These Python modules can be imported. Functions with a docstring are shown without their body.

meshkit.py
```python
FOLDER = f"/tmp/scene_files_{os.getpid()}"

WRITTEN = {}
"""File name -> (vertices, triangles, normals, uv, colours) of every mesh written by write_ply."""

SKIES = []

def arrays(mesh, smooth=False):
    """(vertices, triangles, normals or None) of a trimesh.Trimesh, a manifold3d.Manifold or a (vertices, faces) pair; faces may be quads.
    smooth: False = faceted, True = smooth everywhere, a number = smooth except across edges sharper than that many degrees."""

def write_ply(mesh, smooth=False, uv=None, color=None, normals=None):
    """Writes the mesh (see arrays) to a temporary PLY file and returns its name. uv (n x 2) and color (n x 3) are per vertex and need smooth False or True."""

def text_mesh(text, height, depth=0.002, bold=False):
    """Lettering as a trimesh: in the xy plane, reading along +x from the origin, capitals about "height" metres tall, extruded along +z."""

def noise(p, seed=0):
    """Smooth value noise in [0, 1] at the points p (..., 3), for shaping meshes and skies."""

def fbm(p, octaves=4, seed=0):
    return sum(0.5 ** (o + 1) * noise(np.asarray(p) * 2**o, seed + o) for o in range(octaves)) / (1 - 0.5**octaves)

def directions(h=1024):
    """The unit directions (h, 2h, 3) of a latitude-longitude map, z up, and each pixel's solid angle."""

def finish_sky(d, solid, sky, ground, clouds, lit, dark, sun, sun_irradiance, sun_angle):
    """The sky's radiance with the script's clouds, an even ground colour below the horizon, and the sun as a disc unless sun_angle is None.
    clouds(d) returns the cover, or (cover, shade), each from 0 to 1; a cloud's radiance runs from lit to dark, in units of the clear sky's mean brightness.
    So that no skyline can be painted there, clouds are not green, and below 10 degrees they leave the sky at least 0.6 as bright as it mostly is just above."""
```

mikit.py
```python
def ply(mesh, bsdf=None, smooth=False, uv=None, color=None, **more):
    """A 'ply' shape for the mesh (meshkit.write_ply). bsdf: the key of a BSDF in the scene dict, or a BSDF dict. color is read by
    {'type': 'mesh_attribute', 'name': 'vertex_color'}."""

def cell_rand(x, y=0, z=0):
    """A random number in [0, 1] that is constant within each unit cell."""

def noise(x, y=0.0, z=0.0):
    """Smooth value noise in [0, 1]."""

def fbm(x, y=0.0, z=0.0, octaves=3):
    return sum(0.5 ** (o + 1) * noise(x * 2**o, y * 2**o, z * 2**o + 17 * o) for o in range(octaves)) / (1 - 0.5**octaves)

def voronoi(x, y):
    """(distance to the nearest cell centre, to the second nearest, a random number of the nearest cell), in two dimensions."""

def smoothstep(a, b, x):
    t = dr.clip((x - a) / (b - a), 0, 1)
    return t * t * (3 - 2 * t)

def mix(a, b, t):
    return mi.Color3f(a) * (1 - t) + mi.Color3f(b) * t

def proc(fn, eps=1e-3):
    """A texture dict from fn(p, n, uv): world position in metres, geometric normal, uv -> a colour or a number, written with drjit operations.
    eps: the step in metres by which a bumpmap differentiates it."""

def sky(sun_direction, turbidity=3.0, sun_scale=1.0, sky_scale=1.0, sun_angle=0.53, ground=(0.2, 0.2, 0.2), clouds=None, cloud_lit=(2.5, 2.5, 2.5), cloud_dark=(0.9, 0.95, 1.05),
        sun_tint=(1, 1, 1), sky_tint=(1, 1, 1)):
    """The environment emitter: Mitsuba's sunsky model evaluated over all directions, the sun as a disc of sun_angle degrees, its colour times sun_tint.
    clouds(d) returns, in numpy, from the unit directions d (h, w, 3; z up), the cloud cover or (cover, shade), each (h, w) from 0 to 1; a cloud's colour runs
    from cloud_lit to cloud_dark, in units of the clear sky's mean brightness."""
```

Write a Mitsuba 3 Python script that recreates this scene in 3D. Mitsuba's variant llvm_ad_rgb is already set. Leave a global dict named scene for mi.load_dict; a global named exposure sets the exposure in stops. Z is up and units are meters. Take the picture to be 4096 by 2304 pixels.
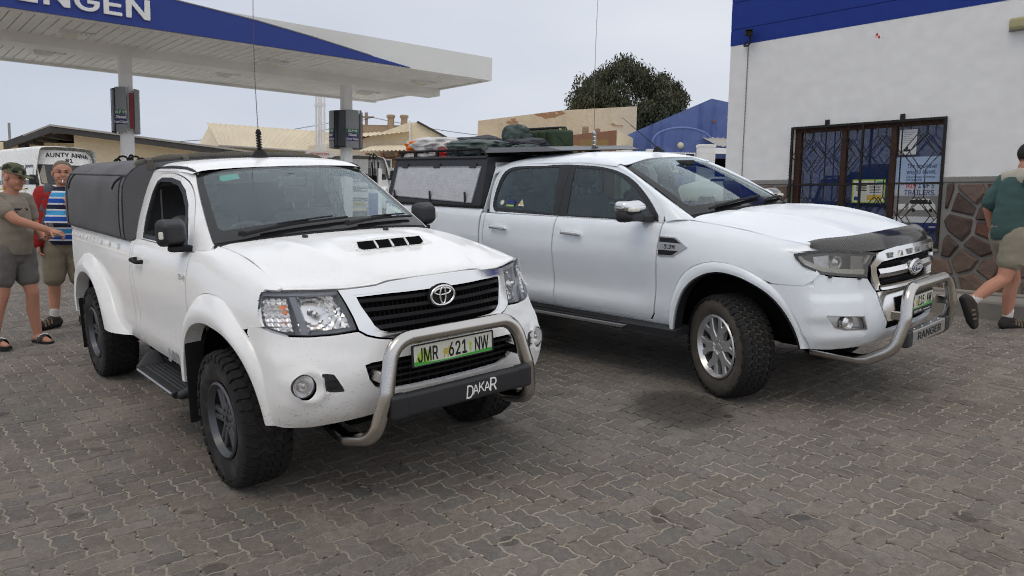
import math, numpy as np, trimesh, shapely, mitsuba as mi, drjit as dr, mikit, meshkit, manifold3d
from shapely.geometry import Polygon, LineString, MultiPolygon, box as sbox
from shapely import affinity
from scipy.spatial import Delaunay, Voronoi
from scipy.interpolate import PchipInterpolator, CubicSpline
T = mi.ScalarTransform4f
PI = math.pi
RNG = np.random.RandomState(7)
scene, labels = {}, {}

# ---------------------------------------------------------------- camera, sky, exposure
F_PX, PITCH, ROLL, CZ = 3130.23 / 4096, math.radians(5.8643), math.radians(1.0304), 1.6
_f = np.array([0, math.cos(PITCH), -math.sin(PITCH)]); _u = np.array([0, math.sin(PITCH), math.cos(PITCH)]); _r = np.array([1., 0, 0])
_up = -math.sin(ROLL) * _r + math.cos(ROLL) * _u
EYE = np.array([0, 0, CZ])
scene['camera'] = {'type': 'perspective', 'fov_axis': 'x', 'fov': math.degrees(2 * math.atan(0.5 / F_PX)), 'near_clip': 0.05, 'far_clip': 600.0,
                   'to_world': T().look_at(origin=EYE.tolist(), target=(EYE + _f).tolist(), up=_up.tolist())}
exposure = 1.93
def clouds(d):
    el = d[..., 2]
    n = meshkit.fbm(np.stack([d[..., 0] * 2.2, d[..., 1] * 2.2, el * 5.0], -1), 4, 3)
    n2 = meshkit.fbm(np.stack([d[..., 0] * 5.2 + 3, d[..., 1] * 5.2, el * 14.0], -1), 4, 5)
    shade = np.clip(0.80 - 0.85 * np.clip(el, 0, 1) ** 0.8 - 0.62 * (d[..., 0] * 0.8) + 0.45 * (n - 0.5) + 0.30 * (n2 - 0.5), 0, 1)
    return np.ones_like(el), shade
scene['sky_light'] = mikit.sky((-0.35, -0.45, 0.9), turbidity=4, sun_scale=0.10, sun_angle=28, clouds=clouds, cloud_lit=(2.22, 2.28, 2.40), cloud_dark=(1.36, 1.50, 1.76),
                               ground=(0.13, 0.12, 0.11))

# ---------------------------------------------------------------- helpers
def mat(key, **d):
    scene[key] = d
    return key
def two(d): return {'type': 'twosided', 'bsdf': d}
def rgb(*c): return {'type': 'rgb', 'value': list(c if len(c) == 3 else c * 3)}
def plain(key, c, rough=0.6, metallic=0.0, spec=0.4, **k):
    return mat(key, **two({'type': 'principled', 'base_color': c if isinstance(c, dict) else rgb(*c), 'roughness': rough, 'metallic': metallic, 'specular': spec, **k}))
def proc(fn, eps=1e-3): return mikit.proc(fn, eps)
def nz(p, s, o=2): return mikit.fbm(p.x * s, p.y * s, p.z * s, o)
def speck(key, c, rough=0.7, amp=0.25, s=9.0, s2=90.0, dirt=None, spec=0.3, **k):
    """A matt material whose tone wanders a little, coarse and fine; dirt = (colour, amount)."""
    c = np.array(c, float)
    def fn(p, n, uv):
        a = nz(p, s, 3); b = mikit.noise(p.x * s2, p.y * s2, p.z * s2)
        m = 1 + amp * ((a - 0.5) * 1.6 + (b - 0.5) * 0.7)
        col = mi.Color3f(*c.tolist()) * m
        if dirt:
            t = mikit.smoothstep(0.52, 0.8, nz(p, s * 0.37, 3)) * dirt[1]
            col = mikit.mix(col, mi.Color3f(*dirt[0]), t)
        return col
    return plain(key, proc(fn), rough, 0.0, spec, **k)

USED = {}
def numbered(name):
    i = USED.get(name, -1) + 1
    USED[name] = i
    return name if i == 0 else f'{name}_{i:03d}'
PLACE = {}
def thing(name, label, cat, M=None, group=None):
    k = numbered(name); PLACE[k] = np.eye(4) if M is None else np.asarray(M, float)
    labels[k] = {'label': label, 'category': cat}
    if group: labels[k]['group'] = group
    return k
def structure(name, label=None):
    k = numbered(name); PLACE[k] = np.eye(4); labels[k] = {'kind': 'structure'}
    if label: labels[k]['label'] = label
    return k
def root_of(k): return k.split('__')[0]
def tm(mesh):
    if isinstance(mesh, (tuple, list)): return trimesh.Trimesh(np.asarray(mesh[0], float), np.asarray(mesh[1], int), process=False)
    if hasattr(mesh, 'to_mesh'):
        m = mesh.to_mesh(); return trimesh.Trimesh(np.array(m.vert_properties[:, :3], float), np.array(m.tri_verts), process=False)
    return mesh
def cat(*ms):
    ms = [tm(m) for m in ms if m is not None]
    out, at, fs = [], 0, []
    for m in ms:
        out.append(np.asarray(m.vertices)); fs.append(np.asarray(m.faces) + at); at += len(m.vertices)
    return trimesh.Trimesh(np.vstack(out), np.vstack(fs), process=False)
def part(parent, name, mesh, m, smooth=30, label=None, kind=None, M=None, uv=None, **more):
    """One entry of the scene: a part of parent (or the thing itself when name is None)."""
    k = parent if name is None else numbered(parent + '__' + name)
    W = PLACE[root_of(parent)] @ (np.eye(4) if M is None else M)
    d = mikit.ply(tm(mesh), m, smooth=smooth, uv=uv, **more)
    if not np.allclose(W, np.eye(4)): d['to_world'] = T(W.tolist())
    scene[k] = d
    if label: labels.setdefault(k, {})['label'] = label
    if kind: labels.setdefault(k, {})['kind'] = kind
    return k
def again(parent, name, src, M=None):
    k = numbered(parent + '__' + name); d = dict(scene[src]); W = PLACE[root_of(parent)] @ (np.eye(4) if M is None else M)
    d['to_world'] = T(W.tolist()); scene[k] = d
    return k
def mirror(mesh):
    mesh = tm(mesh); v = np.array(mesh.vertices); v[:, 1] *= -1
    return trimesh.Trimesh(v, np.array(mesh.faces)[:, ::-1], process=False)
def moved(mesh, M):
    mesh = tm(mesh); v = np.asarray(mesh.vertices) @ M[:3, :3].T + M[:3, 3]; f = np.asarray(mesh.faces)
    return trimesh.Trimesh(v, f[:, ::-1] if np.linalg.det(M[:3, :3]) < 0 else f, process=False)
def tr(x=0, y=0, z=0):
    m = np.eye(4); m[:3, 3] = x, y, z; return m
def rot(deg, ax):
    return trimesh.transformations.rotation_matrix(math.radians(deg), ax)
def sc(x, y=None, z=None):
    return np.diag([x, x if y is None else y, x if z is None else z, 1.0])
def frame(o, x, z):
    """Matrix with the given x axis, z axis as near as possible, origin o."""
    x = np.asarray(x, float); x = x / np.linalg.norm(x); z = np.asarray(z, float); z = z - x * (x @ z); z /= np.linalg.norm(z)
    m = np.eye(4); m[:3, 0], m[:3, 1], m[:3, 2], m[:3, 3] = x, np.cross(z, x), z, o; return m
def box(x0, x1, y0, y1, z0, z1, c=0.0):
    """An axis box, its edges chamfered by c."""
    if c <= 0:
        b = trimesh.creation.box((x1 - x0, y1 - y0, z1 - z0)); b.apply_translation(((x0 + x1) / 2, (y0 + y1) / 2, (z0 + z1) / 2)); return b
    p = []
    for x, sx in ((x0, 1), (x1, -1)):
        for y, sy in ((y0, 1), (y1, -1)):
            for z, sz in ((z0, 1), (z1, -1)):
                p += [(x, y + sy * c, z + sz * c), (x + sx * c, y, z + sz * c), (x + sx * c, y + sy * c, z)]
    return tm(manifold3d.Manifold.hull_points(np.array(p, float)))
def hull(pts): return tm(manifold3d.Manifold.hull_points(np.asarray(pts, float)))
def rbox(sx, sy, sz, r, n=10):
    s = manifold3d.Manifold.sphere(r, n)
    return tm(manifold3d.Manifold.batch_hull([s.translate((a * (sx / 2 - r), b * (sy / 2 - r), c * (sz / 2 - r))) for a in (-1, 1) for b in (-1, 1) for c in (-1, 1)]))
def tube(pts, r, n=12, closed=False, caps=True, flat=1.0, upv=None):
    """A tube along points; r a number or one per point."""
    p = np.asarray(pts, float); N = len(p); r = np.broadcast_to(np.asarray(r, float), N)
    t = np.roll(p, -1, 0) - np.roll(p, 1, 0) if closed else np.gradient(p, axis=0)
    t /= np.linalg.norm(t, axis=1, keepdims=True) + 1e-12
    ref = np.array([0, 0, 1.]) if upv is None else np.asarray(upv, float)
    if abs(t[0] @ ref) > 0.95: ref = np.array([1., 0, 0])
    a = ref - t[0] * (ref @ t[0]); a /= np.linalg.norm(a); A = []
    for i in range(N):
        a = a - t[i] * (a @ t[i]); a /= np.linalg.norm(a) + 1e-12; A.append(a.copy())
    A = np.array(A); B = np.cross(t, A); th = np.arange(n) * 2 * PI / n
    v = p[:, None] + r[:, None, None] * (np.cos(th)[None, :, None] * A[:, None] + flat * np.sin(th)[None, :, None] * B[:, None])
    v = v.reshape(-1, 3); i = np.arange(N if closed else N - 1)[:, None]; j = np.arange(n)[None, :]
    q = lambda a, b: ((a % N) * n + b % n)
    f = np.vstack([np.stack([q(i, j), q(i + 1, j), q(i + 1, j + 1)], -1).reshape(-1, 3), np.stack([q(i, j), q(i + 1, j + 1), q(i, j + 1)], -1).reshape(-1, 3)])[:, ::-1]
    if caps and not closed:
        k = len(v); v = np.vstack([v, p[0], p[-1]]); jj = np.arange(n)
        f = np.vstack([f, np.stack([jj * 0 + k, jj, (jj + 1) % n], -1)[:, ::-1][:, ::-1], np.stack([jj * 0 + k + 1, (N - 1) * n + (jj + 1) % n, (N - 1) * n + jj], -1)])
    return trimesh.Trimesh(v, f, process=False)
def smooth_path(pts, n=40, closed=False):
    p = np.asarray(pts, float)
    if closed: p = np.vstack([p, p[:1]])
    d = np.r_[0, np.cumsum(np.linalg.norm(np.diff(p, axis=0), axis=1) ** 0.5)]
    s = CubicSpline(d, p, bc_type='periodic' if closed else 'not-a-knot' if len(p) > 3 else 'natural')
    return s(np.linspace(0, d[-1], n, endpoint=not closed))
def bent(pts, rad, n=7):
    """A polyline with its corners rounded by radius rad."""
    p = [np.asarray(q, float) for q in pts]; out = [p[0]]
    for a, b, c in zip(p, p[1:], p[2:]):
        u, w = a - b, c - b; lu, lw = np.linalg.norm(u), np.linalg.norm(w); u /= lu; w /= lw
        ang = math.acos(np.clip(u @ w, -1, 1)); d = min(rad / math.tan(ang / 2), 0.49 * lu, 0.49 * lw)
        s, e = b + u * d, b + w * d
        for t in np.linspace(0, 1, n): out.append((1 - t) ** 2 * s + 2 * t * (1 - t) * (b * 0.85 + (s + e) * 0.075) + t * t * e)
    return np.array(out + [p[-1]])
def lathe(prof, n=48, a0=0, a1=2 * PI):
    """Revolves (r, h) about z."""
    pr = np.asarray(prof, float); K = len(pr); full = abs(a1 - a0 - 2 * PI) < 1e-6
    th = np.linspace(a0, a1, n, endpoint=not full); m = len(th)
    v = np.stack([pr[None, :, 0] * np.cos(th)[:, None], pr[None, :, 0] * np.sin(th)[:, None], np.broadcast_to(pr[None, :, 1], (m, K))], -1).reshape(-1, 3)
    i = np.arange(m if full else m - 1)[:, None]; j = np.arange(K - 1)[None, :]; q = lambda a, b: (a % m) * K + b
    f = np.vstack([np.stack([q(i, j), q(i + 1, j), q(i + 1, j + 1)], -1).reshape(-1, 3), np.stack([q(i, j), q(i + 1, j + 1), q(i, j + 1)], -1).reshape(-1, 3)])
    return trimesh.Trimesh(v, f, process=False)
def polys(g): return [x for x in getattr(g, 'geoms', [g]) if x.geom_type == 'Polygon' and x.area > 1e-9]
def extrude(poly, h, z0=0.0):
    """Extrudes a shapely polygon in xy from z0 by h."""
    ms = []
    for g in polys(poly):
        m = trimesh.creation.extrude_polygon(g, h, engine='earcut'); m.apply_translation((0, 0, z0)); ms.append(m)
    return cat(*ms)
YZ = np.array([[0, 0, 1, 0], [1, 0, 0, 0], [0, 1, 0, 0], [0, 0, 0, 1.]])    # xy drawing -> (y, z), thickness along x
XZ = np.array([[1, 0, 0, 0], [0, 0, -1, 0], [0, 1, 0, 0], [0, 0, 0, 1.]])   # xy drawing -> (x, z), thickness towards -y
def ring(rx, ry, w, n=40):
    th = np.arange(n) * 2 * PI / n
    return Polygon(np.stack([rx * np.cos(th), ry * np.sin(th)], -1), [np.stack([(rx - w) * np.cos(th), (ry - w) * np.sin(th)], -1)[::-1]])
def disc(r, n=24, ry=None):
    th = np.arange(n) * 2 * PI / n; return Polygon(np.stack([r * np.cos(th), (ry or r) * np.sin(th)], -1))
def rrect(x0, x1, y0, y1, r): return sbox(x0 + r, y0 + r, x1 - r, y1 - r).buffer(r, 6)
def text(s, h, depth=0.003, w=None, bold=True, shear=0.0, center=True):
    """Lettering in xy; w squeezes it to that width."""
    m = meshkit.text_mesh(s, h, depth, bold); v = np.array(m.vertices); ex = np.ptp(v[:, 0])
    if w: v[:, 0] *= w / ex
    if center: v[:, 0] -= (v[:, 0].min() + v[:, 0].max()) / 2
    v[:, 0] += shear * v[:, 1]
    return trimesh.Trimesh(v, m.faces, process=False)
def edge_pts(ring_, step):
    c = np.asarray(ring_.coords)[:-1]; out = []
    for a, b in zip(c, np.roll(c, -1, 0)):
        n = max(1, int(math.ceil(np.linalg.norm(b - a) / step)))
        out += [a + (b - a) * t for t in np.arange(n) / n]
    return np.array(out)
def flat_mesh(poly, step, inner=True):
    """A polygon as evenly sized triangles: (points, triangles, boundary loops as index lists)."""
    V, Fs, loops, at = [], [], [], 0
    for g in polys(poly):
        g = shapely.geometry.polygon.orient(g)
        L = [edge_pts(r, step * 0.8) for r in (g.exterior, *g.interiors)]
        x0, y0, x1, y1 = g.bounds
        gx, gy = np.meshgrid(np.arange(x0, x1, step), np.arange(y0, y1, step * 0.87)); gx = gx + (np.arange(len(gx)) % 2)[:, None] * step / 2
        q = np.stack([gx.ravel(), gy.ravel()], -1)
        if len(q): q = q[shapely.contains_xy(g.buffer(-step * 0.45), q[:, 0], q[:, 1])]
        p = np.vstack([*L, q]); rngj = 1e-7 * np.sin(np.arange(len(p)) * 12.9898)[:, None]
        t = Delaunay(p + rngj).simplices; c = p[t].mean(1); t = t[shapely.contains_xy(g, c[:, 0], c[:, 1])]
        a, b, d = p[t[:, 0]], p[t[:, 1]], p[t[:, 2]]; ar = (b[:, 0] - a[:, 0]) * (d[:, 1] - a[:, 1]) - (b[:, 1] - a[:, 1]) * (d[:, 0] - a[:, 0])
        t = np.where((ar < 0)[:, None], t[:, ::-1], t); t = t[np.abs(ar) > 1e-12]
        k = at
        for l in L: loops.append(np.arange(k, k + len(l))); k += len(l)
        V.append(p); Fs.append(t + at); at += len(p)
    return np.vstack(V), np.vstack(Fs), loops
def skin(S, poly, step=0.03, lip=0.014, off=0.0, flip=False, back=0.0):
    """A sheet cut from the surface S (a function of two coordinate arrays to points) by a polygon in its coordinates, its edges folded in by lip."""
    uv, f, loops = flat_mesh(poly, step)
    e = 1e-3
    P = S(uv[:, 0], uv[:, 1]); du = S(uv[:, 0] + e, uv[:, 1]) - S(uv[:, 0] - e, uv[:, 1]); dv = S(uv[:, 0], uv[:, 1] + e) - S(uv[:, 0], uv[:, 1] - e)
    n = np.cross(du, dv); n /= np.linalg.norm(n, axis=1, keepdims=True) + 1e-12
    if flip: n = -n
    P = P + n * off
    V, F = [P], [f[:, ::-1] if flip else f]; at = len(P)
    if lip:
        for l in loops:
            m = len(l); q = np.vstack([P[l], P[l] - n[l] * lip]); i = np.arange(m); j = (i + 1) % m
            s = np.vstack([np.stack([i, j + m, j], -1), np.stack([i, i + m, j + m], -1)])
            V.append(q); F.append((s[:, ::-1] if flip else s) + at); at += 2 * m
    return trimesh.Trimesh(np.vstack(V), np.vstack(F), process=False)
class Loft:
    """A surface through sections: rows of control points at given stations; smooth both ways. S(t, s): t along the stations, s the control index."""
    def __init__(self, stations, rows):
        o = np.argsort(stations); self.t = np.asarray(stations, float)[o]; self.r = np.asarray(rows, float)[o]           # (stations, K, dims)
        self.along = PchipInterpolator(self.t, self.r, axis=0, extrapolate=True); self.K = self.r.shape[1]
    def __call__(self, t, s):
        t, s = np.broadcast_arrays(np.asarray(t, float), np.asarray(s, float)); shp = t.shape; t, s = t.ravel(), np.clip(s.ravel(), 0, self.K - 1)
        i = np.clip(np.floor(s).astype(int), 0, self.K - 2); w = (s - i)[..., None]
        R = self.along(np.clip(t, self.t[0] - 0.2, self.t[-1] + 0.2)); g = lambda k: np.take_along_axis(R, np.clip(k, 0, self.K - 1)[..., None, None], -2)[..., 0, :]
        a, b, c, d = g(i - 1), g(i), g(i + 1), g(i + 2)
        a = np.where((i == 0)[..., None], 2 * b - c, a); d = np.where((i == self.K - 2)[..., None], 2 * c - b, d)
        return (0.5 * (2 * b + (c - a) * w + (2 * a - 5 * b + 4 * c - d) * w ** 2 + (3 * b - a - 3 * c + d) * w ** 3)).reshape(*shp, -1)
def carM(x, y, yaw, h=1.82432 - 1.6, a=0.03966, b=0.067425):
    n = np.array([-a, -b, 1.]); n /= np.linalg.norm(n); f = np.array([math.cos(yaw), math.sin(yaw), 0]); f -= n * (f @ n); f /= np.linalg.norm(f)
    m = np.eye(4); m[:3, 0], m[:3, 1], m[:3, 2], m[:3, 3] = f, np.cross(n, f), n, (x, y, -h + a * x + b * y); return m
def gz(x, y):
    """The height of the sloping forecourt; it levels out in the distance."""
    return -0.22432 + 0.03966 * np.clip(x, -40, 9) + 0.067425 * np.clip(y, -8, 27)
def standM(x, y, yaw):
    m = rot(math.degrees(yaw), (0, 0, 1)); m[:3, 3] = x, y, gz(x, y); return m
def SPEC(*c): return sum(c) / 3
# ---------------------------------------------------------------- materials
def paint(key, c, dirt=0.0, dirtc=(0.36, 0.31, 0.25), z0=0.45, z1=1.0):
    """Clear-coated car paint with a little road film low down, thrown up by the wheels, and faint grain."""
    c = np.array(c, float)
    def fn(p, n, uv):
        col = mi.Color3f(*c.tolist()) * (1 + 0.03 * (nz(p, 3.0, 2) - 0.5))
        h = 1 - mikit.smoothstep(z0, z1, p.z - gzd(p) + 0.25 * (nz(p, 5.0, 3) - 0.5))
        sp = mikit.smoothstep(0.70, 0.80, mikit.noise(p.x * 95, p.y * 95, p.z * 95)) * 0.55 * mikit.smoothstep(0.45, 0.62, nz(p, 4.0, 3))
        return mikit.mix(col, mi.Color3f(*dirtc), dr.clip(dirt * (0.16 * h + 0.5 * sp * (0.3 + h)), 0, 0.7))
    return plain(key, proc(fn), 0.13, 0.0, 0.55, clearcoat=1.0, clearcoat_gloss=0.97)
def gzd(p): return -0.22432 + 0.03966 * p.x + 0.067425 * p.y
paint('white_paint', (0.835, 0.84, 0.835), 1.0)
paint('cool_white_paint', (0.80, 0.845, 0.89), 0.55)
plain('van_paint', (0.76, 0.76, 0.74), 0.35, 0, 0.45, clearcoat=0.7)
plain('black_trim', (0.022, 0.023, 0.026), 0.45, 0, 0.4)
plain('gloss_black', (0.012, 0.012, 0.013), 0.12, 0, 0.5)
speck('mat_black', (0.014, 0.014, 0.015), 0.7, 0.3, 12)
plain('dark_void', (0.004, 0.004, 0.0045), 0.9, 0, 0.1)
speck('cabin_grey', (0.095, 0.096, 0.10), 0.75, 0.15)
speck('cabin_light', (0.24, 0.235, 0.225), 0.75, 0.1)
def rub(p, n, uv):
    a = nz(p, 14.0, 3)
    return mikit.mix(mi.Color3f(0.021, 0.021, 0.022), mi.Color3f(0.060, 0.054, 0.047), mikit.smoothstep(0.40, 0.75, a) * 0.65)
plain('rubber', proc(rub), 0.82, 0, 0.3)
plain('tread_rubber', (0.017, 0.017, 0.018), 0.8, 0, 0.3)
speck('dusty_rubber', (0.078, 0.070, 0.060), 0.9, 0.4, 16)
mat('chrome', **two({'type': 'roughconductor', 'alpha': 0.035, 'eta': SPEC(1.6,1.55,1.5), 'k': SPEC(5.5,5.4,5.2)}))
mat('steel', **two({'type': 'roughconductor', 'alpha': 0.06, 'eta': SPEC(2.4,2.3,2.1), 'k': SPEC(3.6,3.4,3.1), 'specular_reflectance': rgb(0.98, 0.95, 0.91)}))
plain('alloy', (0.62, 0.63, 0.64), 0.32, 0.75, 0.5, clearcoat=0.5)
plain('dark_alloy', (0.085, 0.090, 0.10), 0.35, 0.4, 0.5)
plain('brushed_alloy', (0.46, 0.46, 0.46), 0.36, 0.85, 0.5)
mat('reflector', **two({'type': 'roughconductor', 'alpha': 0.11, 'material': 'Al', 'specular_reflectance': rgb(0.86)}))
mat('glass', type='thindielectric', int_ior=1.5)
mat('tinted_glass', type='thindielectric', int_ior=1.52, specular_transmittance=rgb(0.44, 0.50, 0.48), specular_reflectance=rgb(0.70, 0.82, 0.83))
mat('screen_glass', type='thindielectric', int_ior=1.55, specular_reflectance=rgb(0.84, 0.96, 1.0), specular_transmittance=rgb(0.70, 0.78, 0.75))
mat('privacy_glass', type='thindielectric', int_ior=1.52, specular_transmittance=rgb(0.15, 0.18, 0.175), specular_reflectance=rgb(0.68, 0.82, 0.83))
mat('lens', type='thindielectric', int_ior=1.45)
mat('hazy_lens', type='blendbsdf', weight=0.34, a={'type': 'thindielectric', 'int_ior': 1.45}, b=two({'type': 'principled', 'base_color': rgb(0.36, 0.36, 0.35), 'roughness': 0.25, 'specular': 0.5}))
plain('lamp_bezel', (0.17, 0.18, 0.21), 0.35, 0.3, 0.5)
plain('amber', (0.85, 0.22, 0.03), 0.25, 0, 0.5)
plain('red_lens', (0.45, 0.02, 0.02), 0.2, 0, 0.5)
# the canvas of the load cover
def canv(p, n, uv):
    a = nz(p, 3.2, 4); b = mikit.noise(p.x * 240, p.y * 240, p.z * 240)
    return mi.Color3f(0.105, 0.105, 0.112) * (0.78 + 0.5 * a + 0.22 * (b - 0.5))
plain('canvas', proc(canv), 0.72, 0, 0.35)
speck('canvas_top', (0.105, 0.096, 0.082), 0.85, 0.3, 6)
plain('white_letters', (0.80, 0.80, 0.78), 0.5)
plain('black_print', (0.012, 0.012, 0.012), 0.5)
plain('red_print', (0.55, 0.03, 0.03), 0.5)
plain('blue_print', (0.02, 0.035, 0.16), 0.5)
plain('green_print', (0.06, 0.40, 0.05), 0.5)
plain('plate_white', (0.66, 0.66, 0.58), 0.45)
plain('plate_ochre', (0.52, 0.42, 0.10), 0.5)
plain('plate_lime', (0.42, 0.58, 0.10), 0.5)
plain('teal_sticker', (0.05, 0.42, 0.33), 0.5)
plain('number_yellow', (0.62, 0.42, 0.06), 0.5)
# the place
def pav(p, n, uv):
    """Concrete pavers: each its own tone (uv carries its two random numbers), grain, oil stains with shapes of their own, one broad darker area."""
    g = mikit.noise(p.x * 170, p.y * 170, p.z * 170); g2 = nz(p, 34.0, 3); w = nz(p, 0.55, 3); w2 = nz(p, 2.3, 3)
    tone = 0.86 + 0.28 * uv.x
    warm = dr.clip(0.15 + 0.95 * uv.y * mikit.smoothstep(0.40, 0.62, w) + 0.28 * (p.x > 1.5), 0, 1)
    c = mikit.mix(mi.Color3f(0.136, 0.126, 0.115), mi.Color3f(0.163, 0.138, 0.117), warm) * tone
    c = c * (0.74 + 0.52 * g2) * (1 + 0.38 * (g - 0.5)) * (0.74 + 0.52 * w2)
    pale = mikit.smoothstep(0.78, 0.86, mikit.noise(p.x * 70, p.y * 48, 3.0)) * 0.30
    c = mikit.mix(c, mi.Color3f(0.24, 0.21, 0.18), pale)
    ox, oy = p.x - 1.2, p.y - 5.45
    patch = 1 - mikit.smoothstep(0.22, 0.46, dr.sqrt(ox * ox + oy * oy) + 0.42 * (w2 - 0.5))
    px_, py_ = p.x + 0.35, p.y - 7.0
    under = (1 - mikit.smoothstep(0.5, 1.6, dr.sqrt(px_ * px_ + py_ * py_) + 0.9 * (w2 - 0.5))) * 0.45  # broad soft darkening of the paving near the two pickups
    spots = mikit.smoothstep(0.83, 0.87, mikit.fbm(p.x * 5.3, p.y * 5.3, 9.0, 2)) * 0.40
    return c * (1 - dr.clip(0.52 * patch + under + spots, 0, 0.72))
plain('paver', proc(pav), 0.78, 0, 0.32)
def sand(p, n, uv):
    g = mikit.noise(p.x * 210, p.y * 210, 1.0); a = nz(p, 2.1, 3); b = nz(p, 38.0, 2)
    c = mi.Color3f(0.30, 0.268, 0.222) * (0.62 + 0.55 * g) * (0.55 + 0.9 * a)
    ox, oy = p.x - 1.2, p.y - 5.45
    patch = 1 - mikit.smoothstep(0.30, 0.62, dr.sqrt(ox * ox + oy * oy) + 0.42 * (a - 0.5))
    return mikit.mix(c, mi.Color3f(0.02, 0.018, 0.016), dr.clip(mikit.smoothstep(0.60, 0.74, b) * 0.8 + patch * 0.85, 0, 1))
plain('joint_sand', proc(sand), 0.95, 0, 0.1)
def plaster(key, c, dirt, amt=0.5, streak=0.0, peel=None, bump=0.0012, bs=55.0):
    c = np.array(c, float)
    def fn(p, n, uv):
        a = nz(p, 0.9, 4); b = nz(p, 9.0, 2); s = mikit.fbm((p.x + p.y) * 4.0, (p.x - p.y) * 4.0, p.z * 0.35, 3)
        col = mi.Color3f(*c.tolist()) * (0.94 + 0.12 * b)
        col = mikit.mix(col, mi.Color3f(*dirt), amt * mikit.smoothstep(0.50, 0.80, a) + streak * mikit.smoothstep(0.50, 0.75, s))
        if peel: col = mikit.mix(col, mi.Color3f(*peel[0]), mikit.smoothstep(0.60, 0.64, nz(p, 1.7, 4)) * mikit.smoothstep(peel[1], peel[1] + 0.25, p.z))
        return col
    def bf(p, n, uv): return mikit.fbm(p.x * bs, p.y * bs, p.z * bs, 2)
    return mat(key, **two({'type': 'bumpmap', 'scale': bump, 'tex': proc(bf, 2e-3), 'bsdf': {'type': 'principled', 'base_color': proc(fn), 'roughness': 0.85, 'specular': 0.25}}))
plaster('white_wall', (0.795, 0.80, 0.80), (0.70, 0.69, 0.67), 0.28, 0.10)
plaster('blue_wall', (0.019, 0.044, 0.255), (0.024, 0.052, 0.27), 0.5, 0.2)
plaster('pale_blue_wall', (0.125, 0.175, 0.385), (0.065, 0.095, 0.27), 0.5, 0.55)
plaster('cream_wall', (0.74, 0.63, 0.44), (0.64, 0.54, 0.38), 0.5, 0.3)
plaster('pale_cream_wall', (0.75, 0.67, 0.51), (0.63, 0.55, 0.42), 0.5, 0.35)
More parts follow.
